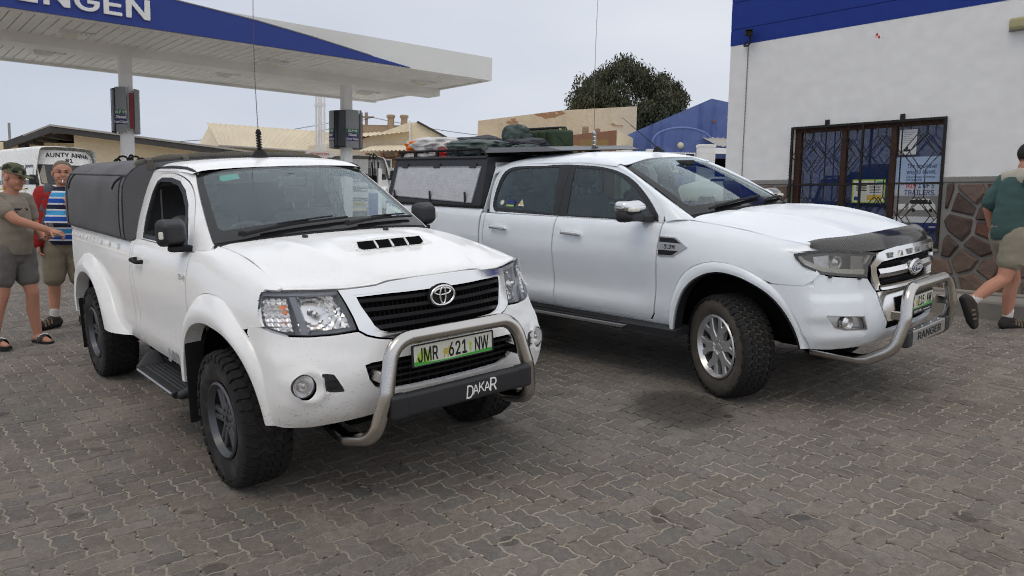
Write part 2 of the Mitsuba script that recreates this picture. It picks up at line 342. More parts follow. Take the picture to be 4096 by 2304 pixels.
plaster('peeling_wall', (0.71, 0.60, 0.43), (0.60, 0.50, 0.36), 0.6, 0.4, ((0.40, 0.23, 0.13), 5.2))
plaster('brown_wall', (0.26, 0.135, 0.085), (0.19, 0.10, 0.065), 0.5, 0.2)
plaster('ochre_wall', (0.27, 0.185, 0.085), (0.22, 0.15, 0.075), 0.5, 0.2)
plaster('tan_wall', (0.36, 0.27, 0.19), (0.28, 0.20, 0.14), 0.5, 0.3)
plaster('yard_wall', (0.70, 0.69, 0.66), (0.52, 0.50, 0.46), 0.5, 0.35)
plaster('kerb_concrete', (0.235, 0.215, 0.19), (0.13, 0.115, 0.10), 0.7, 0.2, None, 0.003, 30)
plaster('mortar', (0.255, 0.25, 0.238), (0.18, 0.172, 0.16), 0.5, 0.2, None, 0.004, 40)
def stone_mat(key, a, b):
    def fn(p, n, uv):
        v = nz(p, 7.0, 4); g = mikit.noise(p.x * 120, p.y * 120, p.z * 120)
        return mikit.mix(mi.Color3f(*a), mi.Color3f(*b), mikit.smoothstep(0.3, 0.75, v)) * (0.75 + 0.5 * g)
    def bf(p, n, uv): return mikit.fbm(p.x * 16, p.y * 16, p.z * 16, 4)
    return mat(key, **two({'type': 'bumpmap', 'scale': 0.018, 'tex': proc(bf, 2e-3), 'bsdf': {'type': 'principled', 'base_color': proc(fn), 'roughness': 0.75, 'specular': 0.3}}))
stone_mat('red_stone', (0.150, 0.068, 0.050), (0.095, 0.053, 0.042))
stone_mat('brown_stone', (0.098, 0.066, 0.056), (0.068, 0.050, 0.043))
stone_mat('dusty_stone', (0.165, 0.112, 0.088), (0.122, 0.088, 0.071))
speck('soffit_white', (0.85, 0.845, 0.82), 0.6, 0.12, 1.4, 60, ((0.70, 0.67, 0.61), 0.5))
speck('fascia_white', (0.80, 0.80, 0.775), 0.5, 0.06, 0.8, 60, ((0.60, 0.58, 0.52), 0.5))
speck('fascia_blue', (0.026, 0.052, 0.262), 0.45, 0.10, 0.9)
speck('post_white', (0.80, 0.80, 0.795), 0.5, 0.08, 2.0)
speck('sign_grey', (0.26, 0.27, 0.28), 0.45, 0.08)
speck('rust_iron', (0.020, 0.018, 0.017), 0.7, 0.5, 25)
speck('timber_brown', (0.060, 0.030, 0.020), 0.6, 0.3, 8)
speck('dark_fascia', (0.060, 0.058, 0.057), 0.7, 0.25, 3)
speck('tin_cream', (0.62, 0.54, 0.40), 0.6, 0.14, 1.2, 30, ((0.48, 0.38, 0.26), 0.6))
speck('tin_grey', (0.36, 0.34, 0.31), 0.6, 0.2, 1.6)
plain('far_glass', (0.05, 0.06, 0.065), 0.15, 0, 0.6)
plain('lamp_glass', (0.62, 0.58, 0.44), 0.35, 0, 0.4)
plain('lamp_yellow', (0.40, 0.36, 0.20), 0.4, 0, 0.4)
plain('blind_blue', (0.030, 0.058, 0.19), 0.6, 0, 0.3)
plain('paper', (0.66, 0.68, 0.70), 0.7)
def leaf(p, n, uv):
    return mikit.mix(mi.Color3f(0.046, 0.060, 0.032), mi.Color3f(0.088, 0.084, 0.050), uv.x) * (0.7 + 0.6 * uv.y)
mat('leaf', **two({'type': 'principled', 'base_color': proc(leaf), 'roughness': 0.6, 'specular': 0.3}))
speck('bark', (0.30, 0.25, 0.20), 0.9, 0.4, 5)

speck('bounce_sand', (0.44, 0.39, 0.32), 0.95, 0.25, 0.8, 40)  # pale tone of the unseen bounce sheet behind the forecourt
speck('bounce_concrete', (0.44, 0.43, 0.41), 0.9, 0.2, 1.5, 40)  # pale tone of the unseen bounce slab below the soffit
# ---------------------------------------------------------------- the ground
def ground_sheet():
    xs = np.r_[np.linspace(-300, -42, 10), np.linspace(-40, 9, 60), np.linspace(10, 300, 12)]; ys = np.r_[-60, np.linspace(-8, 27, 50), np.linspace(28, 320, 14)]
    X, Y = np.meshgrid(xs, ys, indexing='ij'); Z = gz(X, Y) - 0.0030
    i, j = np.meshgrid(np.arange(len(xs) - 1), np.arange(len(ys) - 1), indexing='ij'); k = i * len(ys) + j; w = len(ys)
    f = np.vstack([np.stack([k, k + w, k + w + 1], -1).reshape(-1, 3), np.stack([k, k + w + 1, k + 1], -1).reshape(-1, 3)])
    return trimesh.Trimesh(np.stack([X, Y, Z], -1).reshape(-1, 3), f, process=False)
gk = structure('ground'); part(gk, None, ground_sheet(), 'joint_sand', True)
labels[gk]['label'] = 'sandy bed showing in the joints of the paved forecourt'

def far_sheet(x0, x1, y0, y1, lift, n=24):
    xs, ys = np.linspace(x0, x1, n), np.linspace(y0, y1, n); X, Y = np.meshgrid(xs, ys, indexing='ij'); i, j = np.meshgrid(np.arange(n - 1), np.arange(n - 1), indexing='ij'); k = i * n + j
    return trimesh.Trimesh(np.stack([X, Y, gz(X, Y) + lift], -1).reshape(-1, 3), np.vstack([np.stack([k, k + n, k + n + 1], -1).reshape(-1, 3), np.stack([k, k + n + 1, k + 1], -1).reshape(-1, 3)]), process=False)
sk_ = structure('added_bounce_ground', 'added unseen pale ground behind the forecourt, bounces light to the canopy soffit'); part(sk_, None, far_sheet(-70, 60, 27.0, 90, .004), 'bounce_sand', True)  # added out of view: light ground that throws light up to the soffit
ak_ = structure('added_bounce_slab', 'added unseen pale slab under the canopy, brightens its soffit'); part(ak_, None, far_sheet(-22, 1.5, 17.6, 26.9, .004), 'bounce_concrete', True)  # added, hidden by the vehicles: a light slab to brighten the soffit
# wavy interlocking pavers laid in herringbone, each 0.22 x 0.11 m
PA, PYAW = 0.112, math.radians(41.0)
def paver_outline(n0, n1):
    """The outline of a stone of n0 x n1 cells: every lattice edge is the same wave, so that neighbours interlock."""
    d = 0.0095
    H = [(0, 0), (0.24, d), (0.76, -d)]; out = []
    for k in range(n0): out += [(PA * (k + t), o) for t, o in H]
    for k in range(n1): out += [(PA * n0 - o, PA * (k + t)) for t, o in H]
    for k in range(n0): out += [(PA * (n0 - k) - PA * t, PA * n1 - o) for t, o in H]
    for k in range(n1): out += [(o, PA * (n1 - k) - PA * t) for t, o in H]
    return Polygon(out)
def paver_mesh(poly, tilt=(0, 0), lift=0.0):
    p = shapely.geometry.polygon.orient(poly.buffer(-0.0056, join_style=2)); q = p.buffer(-0.004, join_style=2)
    a = np.asarray(p.exterior.coords)[:-1]; 
    c = a.mean(0); b = c + (a - c) * (1 - 0.004 / np.linalg.norm(a - c, axis=1, keepdims=True) * 1.3)
    n = len(a); zt = lambda v: lift + v[:, :1] * tilt[0] + v[:, 1:] * tilt[1]
    V = np.vstack([np.hstack([b, zt(b)]), np.hstack([a, zt(a) - 0.0026]), np.hstack([a, a[:, :1] * 0 - 0.016])])
    import mapbox_earcut as me
    t = np.asarray(me.triangulate_float64(b, np.array([n], dtype=np.uint32))).reshape(-1, 3)
    i = np.arange(n); j = (i + 1) % n
    f = [t]
    for k in (0, 1): f += [np.stack([i + (k + 1) * n, j + (k + 1) * n, j + k * n], -1), np.stack([i + (k + 1) * n, j + k * n, i + k * n], -1)]
    return V, np.vstack(f)
def lay_pavers():
    base = {}
    for o, (a, b) in enumerate(((2, 1), (1, 2))):
        for v in range(6):
            r = np.random.RandomState(31 * o + v)
            base[o, v] = paver_mesh(paver_outline(a, b), r.uniform(-0.010, 0.010, 2), r.uniform(-0.0008, 0.0016))
    cy, sy = math.cos(PYAW), math.sin(PYAW); n = int(34 / PA)
    I, J = np.meshgrid(np.arange(-n, n), np.arange(-n, n), indexing='ij'); k = (I + J) % 4
    sel = (k == 0) | (k == 2); I, J, k = I[sel], J[sel], k[sel]
    lx, ly = I * PA + 0.05, J * PA + 0.03
    x, y = lx * cy - ly * sy, lx * sy + ly * cy
    # the part of the forecourt within reach of the camera and a step beside it
    z = gz(x, y); d = np.stack([x, y, z - CZ], -1); dep = d @ _f
    side = np.abs(x) < 0.86 * dep * 0.655 / 0.86 + 1.1; low = (-(d @ _u)) < 0.40 * dep + 0.35
    shop = ((x - 4.45) * 0.7604 + (y - 8.41) * 0.6494) > 0.20       # behind the kerb
    ok = side & low & (dep > 1.2) & (y < 17.5) & ~shop
    I, J, k, x, y, dep = I[ok], J[ok], k[ok], x[ok], y[ok], dep[ok]
    inside = (np.abs(x) < 0.66 * dep) & ((-(d[ok] @ _u)) < 0.368 * dep)
    order = np.argsort(np.where(inside, dep, dep + 100)); first = order[:300]
    pk = structure('paving', 'forecourt of grey and brown wavy concrete pavers in herringbone')
    nrm = np.array([-0.03966, -0.067425, 1]); nrm /= np.linalg.norm(nrm)
    ux = np.array([cy, sy, 0]); ux -= nrm * (ux @ nrm); ux /= np.linalg.norm(ux); uy = np.cross(nrm, ux)
    rs = np.random.RandomState(5); var = rs.randint(0, 6, len(x)); rnd = rs.rand(len(x), 2)
    tones = {}
    made = {}
    near = np.zeros(len(x), bool); near[first] = True
    for q in first:
        o = 0 if k[q] == 0 else 1; v = var[q]; key = (o, v)
        if key not in made:
            V, Fq = base[key]; t = np.random.RandomState(v + 9 * o).rand(2)
            made[key] = mikit.ply(trimesh.Trimesh(V, Fq, process=False), 'paver', smooth=False, uv=np.tile(t, (len(V), 1)))
        m = np.eye(4); m[:3, 0], m[:3, 1], m[:3, 2], m[:3, 3] = ux, uy, nrm, (x[q], y[q], gz(x[q], y[q]))
        e = numbered(pk + '__paver'); scene[e] = {**made[key], 'to_world': T(m.tolist())}
    Vs, Fs, U, at = [], [], [], 0
    for o in (0, 1):
        for v in range(6):
            s = np.nonzero(~near & (var == v) & (k == (0 if o == 0 else 2)))[0]
            if not len(s): continue
            V, Fq = base[o, v]
            O = np.stack([x[s], y[s], gz(x[s], y[s])], -1)
            W = O[:, None] + V[None, :, :1] * ux + V[None, :, 1:2] * uy + V[None, :, 2:] * nrm
            Vs.append(W.reshape(-1, 3)); Fs.append((Fq[None] + (np.arange(len(s)) * len(V))[:, None, None]).reshape(-1, 3) + at)
            U.append(np.repeat(rnd[s], len(V), 0)); at += len(s) * len(V)
    e = numbered(pk + '__further_pavers'); scene[e] = mikit.ply(trimesh.Trimesh(np.vstack(Vs), np.vstack(Fs), process=False), 'paver', smooth=False, uv=np.vstack(U)); labels[e] = {'kind': 'stuff'}
lay_pavers()

# ---------------------------------------------------------------- the shop: wall coordinates (s along the wall, z up, d out of the wall)
SD, SN = np.array([0.64945, -0.76041, 0]), np.array([-0.76041, -0.64945, 0])
SHOP = np.eye(4); SHOP[:3, 0], SHOP[:3, 1], SHOP[:3, 2], SHOP[:3, 3] = SD, -SN, (0, 0, 1), (5.267, 9.339, 0)   # local x = s, local y = into the building
shop = thing('shop_building', 'white shop with a broad blue band along the top and a stone base', 'building', SHOP)
WX0, WX1, WZ0, WZ1 = -2.17, -0.19, 1.20, 2.755
def wall_cut(z0, z1, x0=-3.255, x1=2.6): 
    w = sbox(x0, z0, x1, z1).difference(sbox(WX0, WZ0, WX1, WZ1)); return moved(extrude(w, 0.24), XZ @ tr(0, 0, -0.24))
part(shop, 'wall', wall_cut(2.055, 4.012), 'white_wall', False, 'bare white plaster wall')
part(shop, 'stone_base', moved(extrude(sbox(-3.255, 0.30, 2.6, 2.055).difference(sbox(WX0, WZ0, WX1, WZ1)), 0.26), XZ @ tr(0, 0, -0.24)), 'mortar', False)
part(shop, 'coping', cat(box(-3.27, WX0 - 0.01, -0.035, 0.02, 1.99, 2.058, 0.008), box(WX1 + 0.01, 2.6, -0.035, 0.02, 1.99, 2.058, 0.008)), 'mortar', False)
bb = [box(-3.258, 2.6, -0.004, 0.24, 4.012, 4.236)] + [box(-3.258, 2.6, -0.004, 0.24, 4.244, 4.62)] + [box(-3.258, 2.6, -0.004, 0.24, 4.628, 5.3)] + [box(-3.25, 2.6, 0.01, 0.23, 4.2, 5.2)]
part(shop, 'blue_band', cat(*bb), 'blue_wall', False, 'deep blue painted band')
part(shop, 'side_wall', cat(box(-3.25, -3.05, 0.24, 6.0, 0.3, 5.29), box(2.4, 2.6, 0.24, 6.0, 0.3, 5.29), box(-3.25, 2.6, 5.8, 6.0, 0.3, 5.28)), 'white_wall', False)
part(shop, 'roof', box(-3.2, 2.55, 0.2, 5.95, 5.0, 5.1), 'tin_grey', False)
# the rubble stones of the base
def stones():
    rs = np.random.RandomState(12); area = sbox(-3.25, 0.70, 2.2, 1.995).difference(sbox(WX0 - 0.02, WZ0 - 0.045, WX1 + 0.05, 3))
    pts = []
    for r, z in enumerate(np.arange(0.80, 2.05, 0.215)):
        for s in np.arange(-3.3, 2.4, 0.30): pts.append((s + 0.15 * (r % 2) + rs.uniform(-0.115, 0.115), z + rs.uniform(-0.09, 0.09)))
    pts = np.array(pts); far = np.array([[-20, 0], [20, 0], [0, 20], [0, -20.]]); v = Voronoi(np.vstack([pts, far]))
    i = 0
    for k in range(len(pts)):
        reg = v.regions[v.point_region[k]]
        if -1 in reg or not reg: continue
        g = Polygon(v.vertices[reg]).intersection(area)
        for g in polys(g):
            g = g.buffer(-0.034).buffer(0.016, 3)
            for g in polys(g):
                if g.area < 0.003: continue
                g = g.simplify(0.012); c = np.asarray(shapely.geometry.polygon.orient(g).exterior.coords)[:-1]
                c = c + rs.uniform(-0.008, 0.008, c.shape); m = len(c); o = c.mean(0)
                d0, d1 = 0.028 + rs.uniform(0, 0.016), 0.046 + rs.uniform(0, 0.030)
                low, mid = np.stack([c[:, 0], np.full(m, -0.015), c[:, 1]], -1), np.stack([c[:, 0], np.full(m, -d0) - rs.uniform(0, 0.006, m), c[:, 1]], -1)
                u = o + (c - o) * 0.84; up_ = np.stack([u[:, 0], -d1 - rs.uniform(-0.012, 0.012, m), u[:, 1]], -1); top = np.array([[o[0], -d1 - rs.uniform(-0.006, 0.012), o[1]]])
                V = np.vstack([low, mid, up_, top]); a = np.arange(m); b = (a + 1) % m; F = []
                for q in (0, 1): F += [np.stack([a + q * m, b + q * m, b + (q + 1) * m], -1), np.stack([a + q * m, b + (q + 1) * m, a + (q + 1) * m], -1)]
                F.append(np.stack([a + 2 * m, b + 2 * m, a * 0 + 3 * m], -1))
                kind = rs.choice(['red_stone', 'brown_stone', 'brown_stone', 'dusty_stone']) if o[1] > 1.05 else rs.choice(['dusty_stone', 'dusty_stone', 'red_stone'])
                part(shop + '__stone_base', 'stone', (V, np.vstack(F)), kind, 25); i += 1
stones()
# the window
part(shop, 'window', cat(box(WX0, WX1, 0.02, 0.24, WZ0, WZ0 + 0.05), box(WX0, WX1, 0.05, 0.11, WZ1 - 0.06, WZ1), box(WX0, WX0 + 0.085, 0.05, 0.11, WZ0 + 0.05, WZ1 - 0.06), box(WX1 - 0.05, WX1, 0.05, 0.11, WZ0 + 0.05, WZ1 - 0.06)), 'timber_brown', False, 'brown timber window behind burglar bars')
wk = shop + '__window'
for s in (-1.47, -0.825): part(wk, 'mullion', box(s - 0.035, s + 0.035, 0.045, 0.115, WZ0 + 0.05, WZ1 - 0.06, 0.006), 'timber_brown', False)
for a, b in ((WX0 + 0.085, -1.505), (-1.435, -0.86), (-0.79, WX1 - 0.05)): part(wk, 'pane', moved(extrude(sbox(a, WZ0 + 0.05, b, WZ1 - 0.06), 0.0008), XZ @ tr(0, 0, -0.085)), 'glass', False)
sl = [moved(box(WX0 + 0.06, WX1 - 0.03, -0.0012, 0.0012, -0.013, 0.013), tr(0, 0.16, z) @ rot(24, (1, 0, 0))) for z in np.arange(WZ0 + 0.07, WZ1 - 0.05, 0.022)]
part(wk, 'blind', cat(*sl), 'blind_blue', False, 'lowered blue slat blind', 'stuff')
part(wk, 'blind_back', box(WX0, WX1, 0.185, 0.195, WZ0, WZ1), 'blind_blue', False)
part(wk, 'sill', box(WX0 - 0.02, WX1 + 0.02, -0.055, 0.02, WZ0 - 0.045, WZ0, 0.008), 'mortar', False)
part(wk, 'room_void', box(WX0, WX1, 0.2, 0.23, WZ0, WZ1), 'dark_void', False)
# burglar bars
bars = thing('burglar_bars', 'dark iron burglar bars with diamond pattern across the shop window', 'burglar bars', SHOP)
def bar(a, b, w=0.009, d=-0.035):
    a, b = np.array(a, float), np.array(b, float); L = np.linalg.norm(b - a); m = frame((a[0], d, a[1]), (b[0] - a[0], 0, b[1] - a[1]), (0, 1, 0)); return moved(box(0, L, -w / 2, w / 2, -w / 2, w / 2), m)
part(bars, 'frame', cat(*[bar(a, b, 0.03) for a, b in (((WX0, WZ0 + 0.0), (WX0, WZ1)), ((WX1, WZ0), (WX1, WZ1)), ((WX0 - 0.015, WZ1), (WX1 + 0.015, WZ1)), ((WX0 - 0.015, WZ0), (WX1 + 0.015, WZ0)))]), 'rust_iron', False)
for s in (-1.681, -0.702): part(bars, 'bracket', box(s - 0.028, s + 0.028, -0.03, -0.004, WZ1 + 0.016, WZ1 + 0.085, 0.004), 'rust_iron', False)
zm = 1.985
part(bars, 'rail', bar((WX0 + 0.015, zm), (WX1 - 0.015, zm), 0.026, -0.036), 'rust_iron', False)
bw = (WX1 - WX0) / 4
for i in range(1, 4): part(bars, 'upright', bar((WX0 + bw * i, WZ0 + 0.016), (WX0 + bw * i, WZ1 - 0.016), 0.026 if i == 2 else 0.013, -0.0345), 'rust_iron', False)
for i in range(4):
    for z0, z1 in ((WZ0 + 0.016, zm - 0.014), (zm + 0.014, WZ1 - 0.016)):
        c = WX0 + bw * (i + 0.5); h = z1 - z0; m = (z0 + z1) / 2; w = bw * 0.48; q = 0.30 * h
        L = [((c - 0.055, z1), (c - 0.055, m + q)), ((c + 0.055, z1), (c + 0.055, m + q)), ((c - 0.055, z0), (c - 0.055, m - q)), ((c + 0.055, z0), (c + 0.055, m - q))]
        for sg in (-1, 1):
            L += [((c + sg * w, m), (c + sg * 0.055, m + q)), ((c + sg * w, m), (c + sg * 0.055, m - q))]
            L += [((c + sg * w * 0.62, m + 0.0), (c, m + q * 0.98)), ((c + sg * w * 0.62, m), (c, m - q * 0.98))]
        L += [((c - 0.055, m + q), (c + w * 0.80, m - q * 0.2)), ((c + 0.055, m + q), (c - w * 0.80, m - q * 0.2))]
        part(bars, 'diamond', cat(*[bar(a, b, 0.0085 + 0.0006 * (k % 3), -0.033) for k, (a, b) in enumerate(L)]), 'rust_iron', False)
# what is stuck to the panes
def sheet(k, name, x0, x1, z0, z1, m, d=0.0838, th=0.0008, **kw): return part(k, name, moved(extrude(sbox(x0, z0, x1, z1), th), XZ @ tr(0, 0, -d)), m, False, **kw)
def write(k, name, s, x, z, h, m, d=0.0828, w=None, bold=True, center=False): return part(k, name, moved(text(s, h, 0.0007, w, bold, 0, center), XZ @ tr(x, z, -d)), m, False)
po = thing('poster', 'large pale blue advertising poster with a van picture behind the bars', 'poster', SHOP)
x0, x1, z0, z1 = -0.785, -0.245, 1.42, 2.315
def sky_poster(p, n, uv):
    t = (p.z - z0) / (z1 - z0); c = mi.Color3f(0.25, 0.24, 0.23)
    c = mikit.mix(c, mi.Color3f(0.56, 0.61, 0.66), mikit.smoothstep(0.28, 0.33, t + 0.02 * (nz(p, 30.0, 2) - 0.5)))
    return mikit.mix(c, mi.Color3f(0.38, 0.50, 0.68), mikit.smoothstep(0.45, 1.0, t + 0.25 * (nz(p, 7.0, 3) - 0.5)))
plain('poster_picture', proc(sky_poster), 0.6)
sheet(po, 'sheet', x0, x1, z0, z1, 'poster_picture')
sheet(po, 'footer', x0, x1, z0, z0 + 0.085, 'blue_print', 0.0829)
sheet(po, 'strip', x0, x1, z0 + 0.085, z0 + 0.16, 'paper', 0.0829)
xt = -0.655
for s, z, h, m, w in (('The smoother', 2.175, 0.052, 'blue_print', 0.36), ('way to travel.', 2.105, 0.052, 'blue_print', 0.355), ('Get an Engen oil change', 2.055, 0.026, 'blue_print', 0.34), ('and you could', 2.02, 0.026, 'blue_print', 0.19), ('WIN', 1.93, 0.062, 'red_print', 0.125)): write(po, 'print', s, xt, z, h, m, w=w)
write(po, 'print', '1 OF 5', xt + 0.15, 1.93, 0.062, 'blue_print', w=0.185); write(po, 'print', 'TRAILERS.', xt - 0.015, 1.845, 0.062, 'blue_print', w=0.375)
write(po, 'print', 'ENGEN', -0.345, z0 + 0.025, 0.02, 'white_letters', 0.082, 0.075)
van = Polygon([(-0.60, 1.66), (-0.60, 1.76), (-0.575, 1.80), (-0.36, 1.80), (-0.31, 1.75), (-0.285, 1.72), (-0.28, 1.66)])
part(po, 'picture', moved(extrude(van, 0.0007), XZ @ tr(0, 0, -0.0828)), 'white_letters', False)
part(po, 'picture', moved(extrude(cat and shapely.union_all([sbox(-0.585, 1.735, -0.375, 1.785), Polygon([(-0.365, 1.735), (-0.365, 1.785), (-0.345, 1.785), (-0.315, 1.735)]), disc(0.022).buffer(0)]) if False else shapely.union_all([sbox(-0.585, 1.735, -0.375, 1.785), Polygon([(-0.365, 1.735), (-0.365, 1.785), (-0.345, 1.785), (-0.315, 1.735)]), affinity.translate(disc(0.023), -0.54, 1.658), affinity.translate(disc(0.023), -0.335, 1.658)]), 0.0006), XZ @ tr(0, 0, -0.0819)), 'black_print', False)
sheet(po, 'picture', -0.74, -0.64, 1.665, 1.735, 'white_letters', 0.0828)
no = thing('notice', 'small white paper notice stuck high in the right pane of the shop window', 'notice', SHOP)
sheet(no, 'sheet', -0.765, -0.555, 2.345, 2.655, 'paper')
for i in range(6): sheet(no, 'print', -0.735, -0.585 - 0.03 * (i % 3), 2.615 - 0.025 * i, 2.621 - 0.025 * i, 'sign_grey', 0.0829)
part(no, 'print', moved(extrude(shapely.union_all([affinity.translate(disc(0.018), -0.67, 2.43), sbox(-0.70, 2.385, -0.63, 2.412)]), 0.0007), XZ @ tr(0, 0, -0.0829)), 'black_print', False)
ye = thing('notice', 'yellow and green printed notice low in the middle pane of the shop window', 'notice', SHOP)
x0, x1, z0, z1 = -1.335, -0.905, 1.745, 2.045
sheet(ye, 'sheet', x0, x1, z0, z1, 'plate_lime'); sheet(ye, 'panel', x0 + 0.018, x1 - 0.018, z0 + 0.018, z1 - 0.018, 'plate_white', 0.0829)
rs = np.random.RandomState(3)
for i in range(5):
    sheet(ye, 'print', x0 + 0.04 + rs.uniform(0, 0.02), x0 + 0.19, z1 - 0.06 - 0.022 * i, z1 - 0.048 - 0.022 * i, 'black_print', 0.082)
for i in range(6): sheet(ye, 'print', x0 + 0.23, x1 - 0.05 - rs.uniform(0, 0.06), z1 - 0.07 - 0.02 * i, z1 - 0.062 - 0.02 * i, 'blue_print', 0.082)
sheet(ye, 'print', x0 + 0.03, x0 + 0.12, z0 + 0.03, z0 + 0.08, 'blue_print', 0.082); sheet(ye, 'print', x0 + 0.2, x1 - 0.04, z0 + 0.03, z0 + 0.1, 'number_yellow', 0.082); sheet(ye, 'print', x1 - 0.11, x1 - 0.03, z1 - 0.05, z1 - 0.025, 'teal_sticker', 0.082)
# security camera with its conduit, lamp, flaked paint
cv = thing('security_camera', 'black security camera on a bracket at the corner of the shop', 'security camera', SHOP)
cm = tr(-2.88, -0.13, 4.13) @ rot(40, (0, 0, 1)) @ rot(14, (1, 0, 0))
part(cv, 'body', moved(cat(box(-0.045, 0.045, -0.1, 0.09, -0.04, 0.04, 0.01), box(-0.055, 0.055, -0.125, 0.06, 0.043, 0.052)), cm), 'mat_black', 30)
part(cv, 'lens', moved(lathe([(0, 0), (0.03, 0), (0.034, -0.012), (0.034, -0.03)], 20), cm @ tr(0, -0.103, 0) @ rot(90, (1, 0, 0))), 'gloss_black', 30)
part(cv, 'bracket', tube(bent([(-2.99, -0.01, 4.03), (-2.99, -0.07, 3.97), (-2.90, -0.10, 3.96), (-2.86, -0.10, 4.0), (-2.865, -0.12, 4.10)], 0.03), 0.012, 8), 'rust_iron', 40)
part(cv, 'cable', tube([(-2.955, -0.008, 4.0), (-2.955, -0.008, 3.2), (-2.962, -0.008, 2.6), (-2.96, -0.008, 2.065)], 0.007, 6), 'mortar', 40)
lp = thing('wall_lamp', 'yellowed bulkhead lamp high on the white shop wall', 'lamp', SHOP)
part(lp, 'cover', moved(rbox(0.42, 0.09, 0.125, 0.03), tr(0.63, -0.075, 3.725)), 'lamp_yellow', True); part(lp, 'base', box(0.40, 0.86, -0.03, -0.003, 3.655, 3.795, 0.006), 'sign_grey', False)
fl = [Polygon([(-1.115, 3.86), (-1.09, 3.88), (-1.08, 3.85), (-1.10, 3.835)]), Polygon([(-1.085, 3.835), (-1.06, 3.84), (-1.055, 3.81), (-1.075, 3.80)]), Polygon([(-1.12, 3.835), (-1.105, 3.83), (-1.11, 3.82)]), Polygon([(-1.03, 3.80), (-1.01, 3.805), (-1.02, 3.795)])]
part(shop, 'flaked_paint', moved(extrude(shapely.union_all(fl), 0.002), XZ), 'red_print', False, 'small flake of old red paint')
pv = structure('sidewalk', 'raised concrete walk along the shop'); PLACE[pv] = SHOP
part(pv, None, cat(box(-5.0, 2.6, -1.0, -0.30, 0.2, 0.712, 0.02), box(-5.0, 2.6, -0.296, 0.005, 0.2, 0.735, 0.012)), 'kerb_concrete', False)

# ---------------------------------------------------------------- the canopy over the pumps
CT = np.array([0.7636, 0.6457, 0]); CN = np.array([-0.6457, 0.7636, 0]); HC = 4.992
CAN = np.eye(4); CAN[:3, 0], CAN[:3, 1], CAN[:3, 3] = CT, CN, (-0.64, 21.56, HC)
can = thing('filling_station_canopy', 'long white filling station canopy with blue wave panel on two white posts', 'canopy', CAN)
CL, CW = -19.0, 6.13
part(can, 'fascia', cat(box(CL, 0, 0, 0.05, 0, 0.60), box(-0.05, 0, 0.05, CW - 0.05, 0, 0.60), box(CL, 0, CW - 0.05, CW, -0.03, 0.60)), 'fascia_white', False)
part(can, 'rim', cat(box(CL, -0.05, 0.05, 0.12, -0.02, 0.06), box(-0.14, -0.05, 0.12, CW - 0.12, -0.02, 0.06), box(CL, -0.05, CW - 0.14, CW - 0.052, -0.06, 0.06)), 'soffit_white', False)
part(can, 'roof', box(CL, -0.05, 0.05, CW - 0.05, 0.30, 0.34), 'tin_grey', False)
wave = [(-2.61, 0.012), (-3.72, 0.15), (-5.24, 0.36), (-6.52, 0.505), (-7.4, 0.575), (-8.31, 0.64), (-9.4, 0.72), (-10.8, 0.84), (-12.5, 0.98), (-15, 1.15), (-17.0, 1.15), (-17.0, -0.006)]
part(can, 'blue_panel', moved(extrude(Polygon(wave), 0.05), XZ @ tr(0, 0, 0.003)), 'fascia_blue', False, 'blue wave shaped panel')
part(can, 'panel_trim', tube([(x, -0.055, z + 0.008) for x, z in wave[1:10]], 0.014, 6), 'sign_grey', 30)
i = 0
for x in np.arange(CL, -0.2, 0.205):
    g = RNG.uniform(-0.003, 0.003)
    for a, b in ((0.12, 2.3), (2.9, CW - 0.14)):
        m = box(x, min(x + 0.185, -0.14), a, b, 0.012 + g, 0.03)
        part(can, 'soffit_board', m, 'soffit_white', False)
part(can, 'ceiling_gap', box(CL, -0.1, 0.1, CW - 0.1, 0.034, 0.044), 'mat_black', False)
part(can, 'beam', box(CL, -0.10, 2.3, 2.9, -0.20, 0.06), 'soffit_white', False)
for x, y in ((-5.56, 1.58), (-1.31, 1.54), (-1.38, 4.43), (-9.84, 1.48), (-9.82, 4.41), (-5.71, 4.32), (-14.0, 1.5), (-14, 4.4)):
    e = part(can, 'ceiling_lamp', cat(box(x - 0.20, x + 0.20, y - 0.16, y + 0.16, -0.075, 0.02, 0.01)), 'post_white', False)
    part(e, 'lens', box(x - 0.13, x + 0.17, y - 0.12, y + 0.12, -0.082, -0.0755), 'lamp_glass', False); part(e, 'mount', cat(*[box(x + 0.23 + 0.09 * q, x + 0.30 + 0.09 * q, y - 0.12, y + 0.12, -0.022, 0.008) for q in range(3)]), 'post_white', False)
COLS = [(-2.97, 2.6), (-8.51, 2.6), (-14.05, 2.6)]
for x, y in COLS: part(can, 'post', box(x - 0.12, x + 0.12, y - 0.12, y + 0.12, -4.6, -0.2), 'post_white', False)
lt = thing('lettering', 'white raised letters on the blue canopy panel', 'letters', CAN)
for ch, l, r_ in (('N', -9.135, -8.70), ('E', -9.53, -9.21), ('G', -10.03, -9.60), ('N', -10.53, -10.10), ('E', -10.96, -10.62)):
    g = text(ch, 0.36, 0.045, r_ - l); part(lt, 'letter', moved(g, XZ @ tr((l + r_) / 2, 0.155 + 0.0 * l, 0.056)), 'white_letters', False)
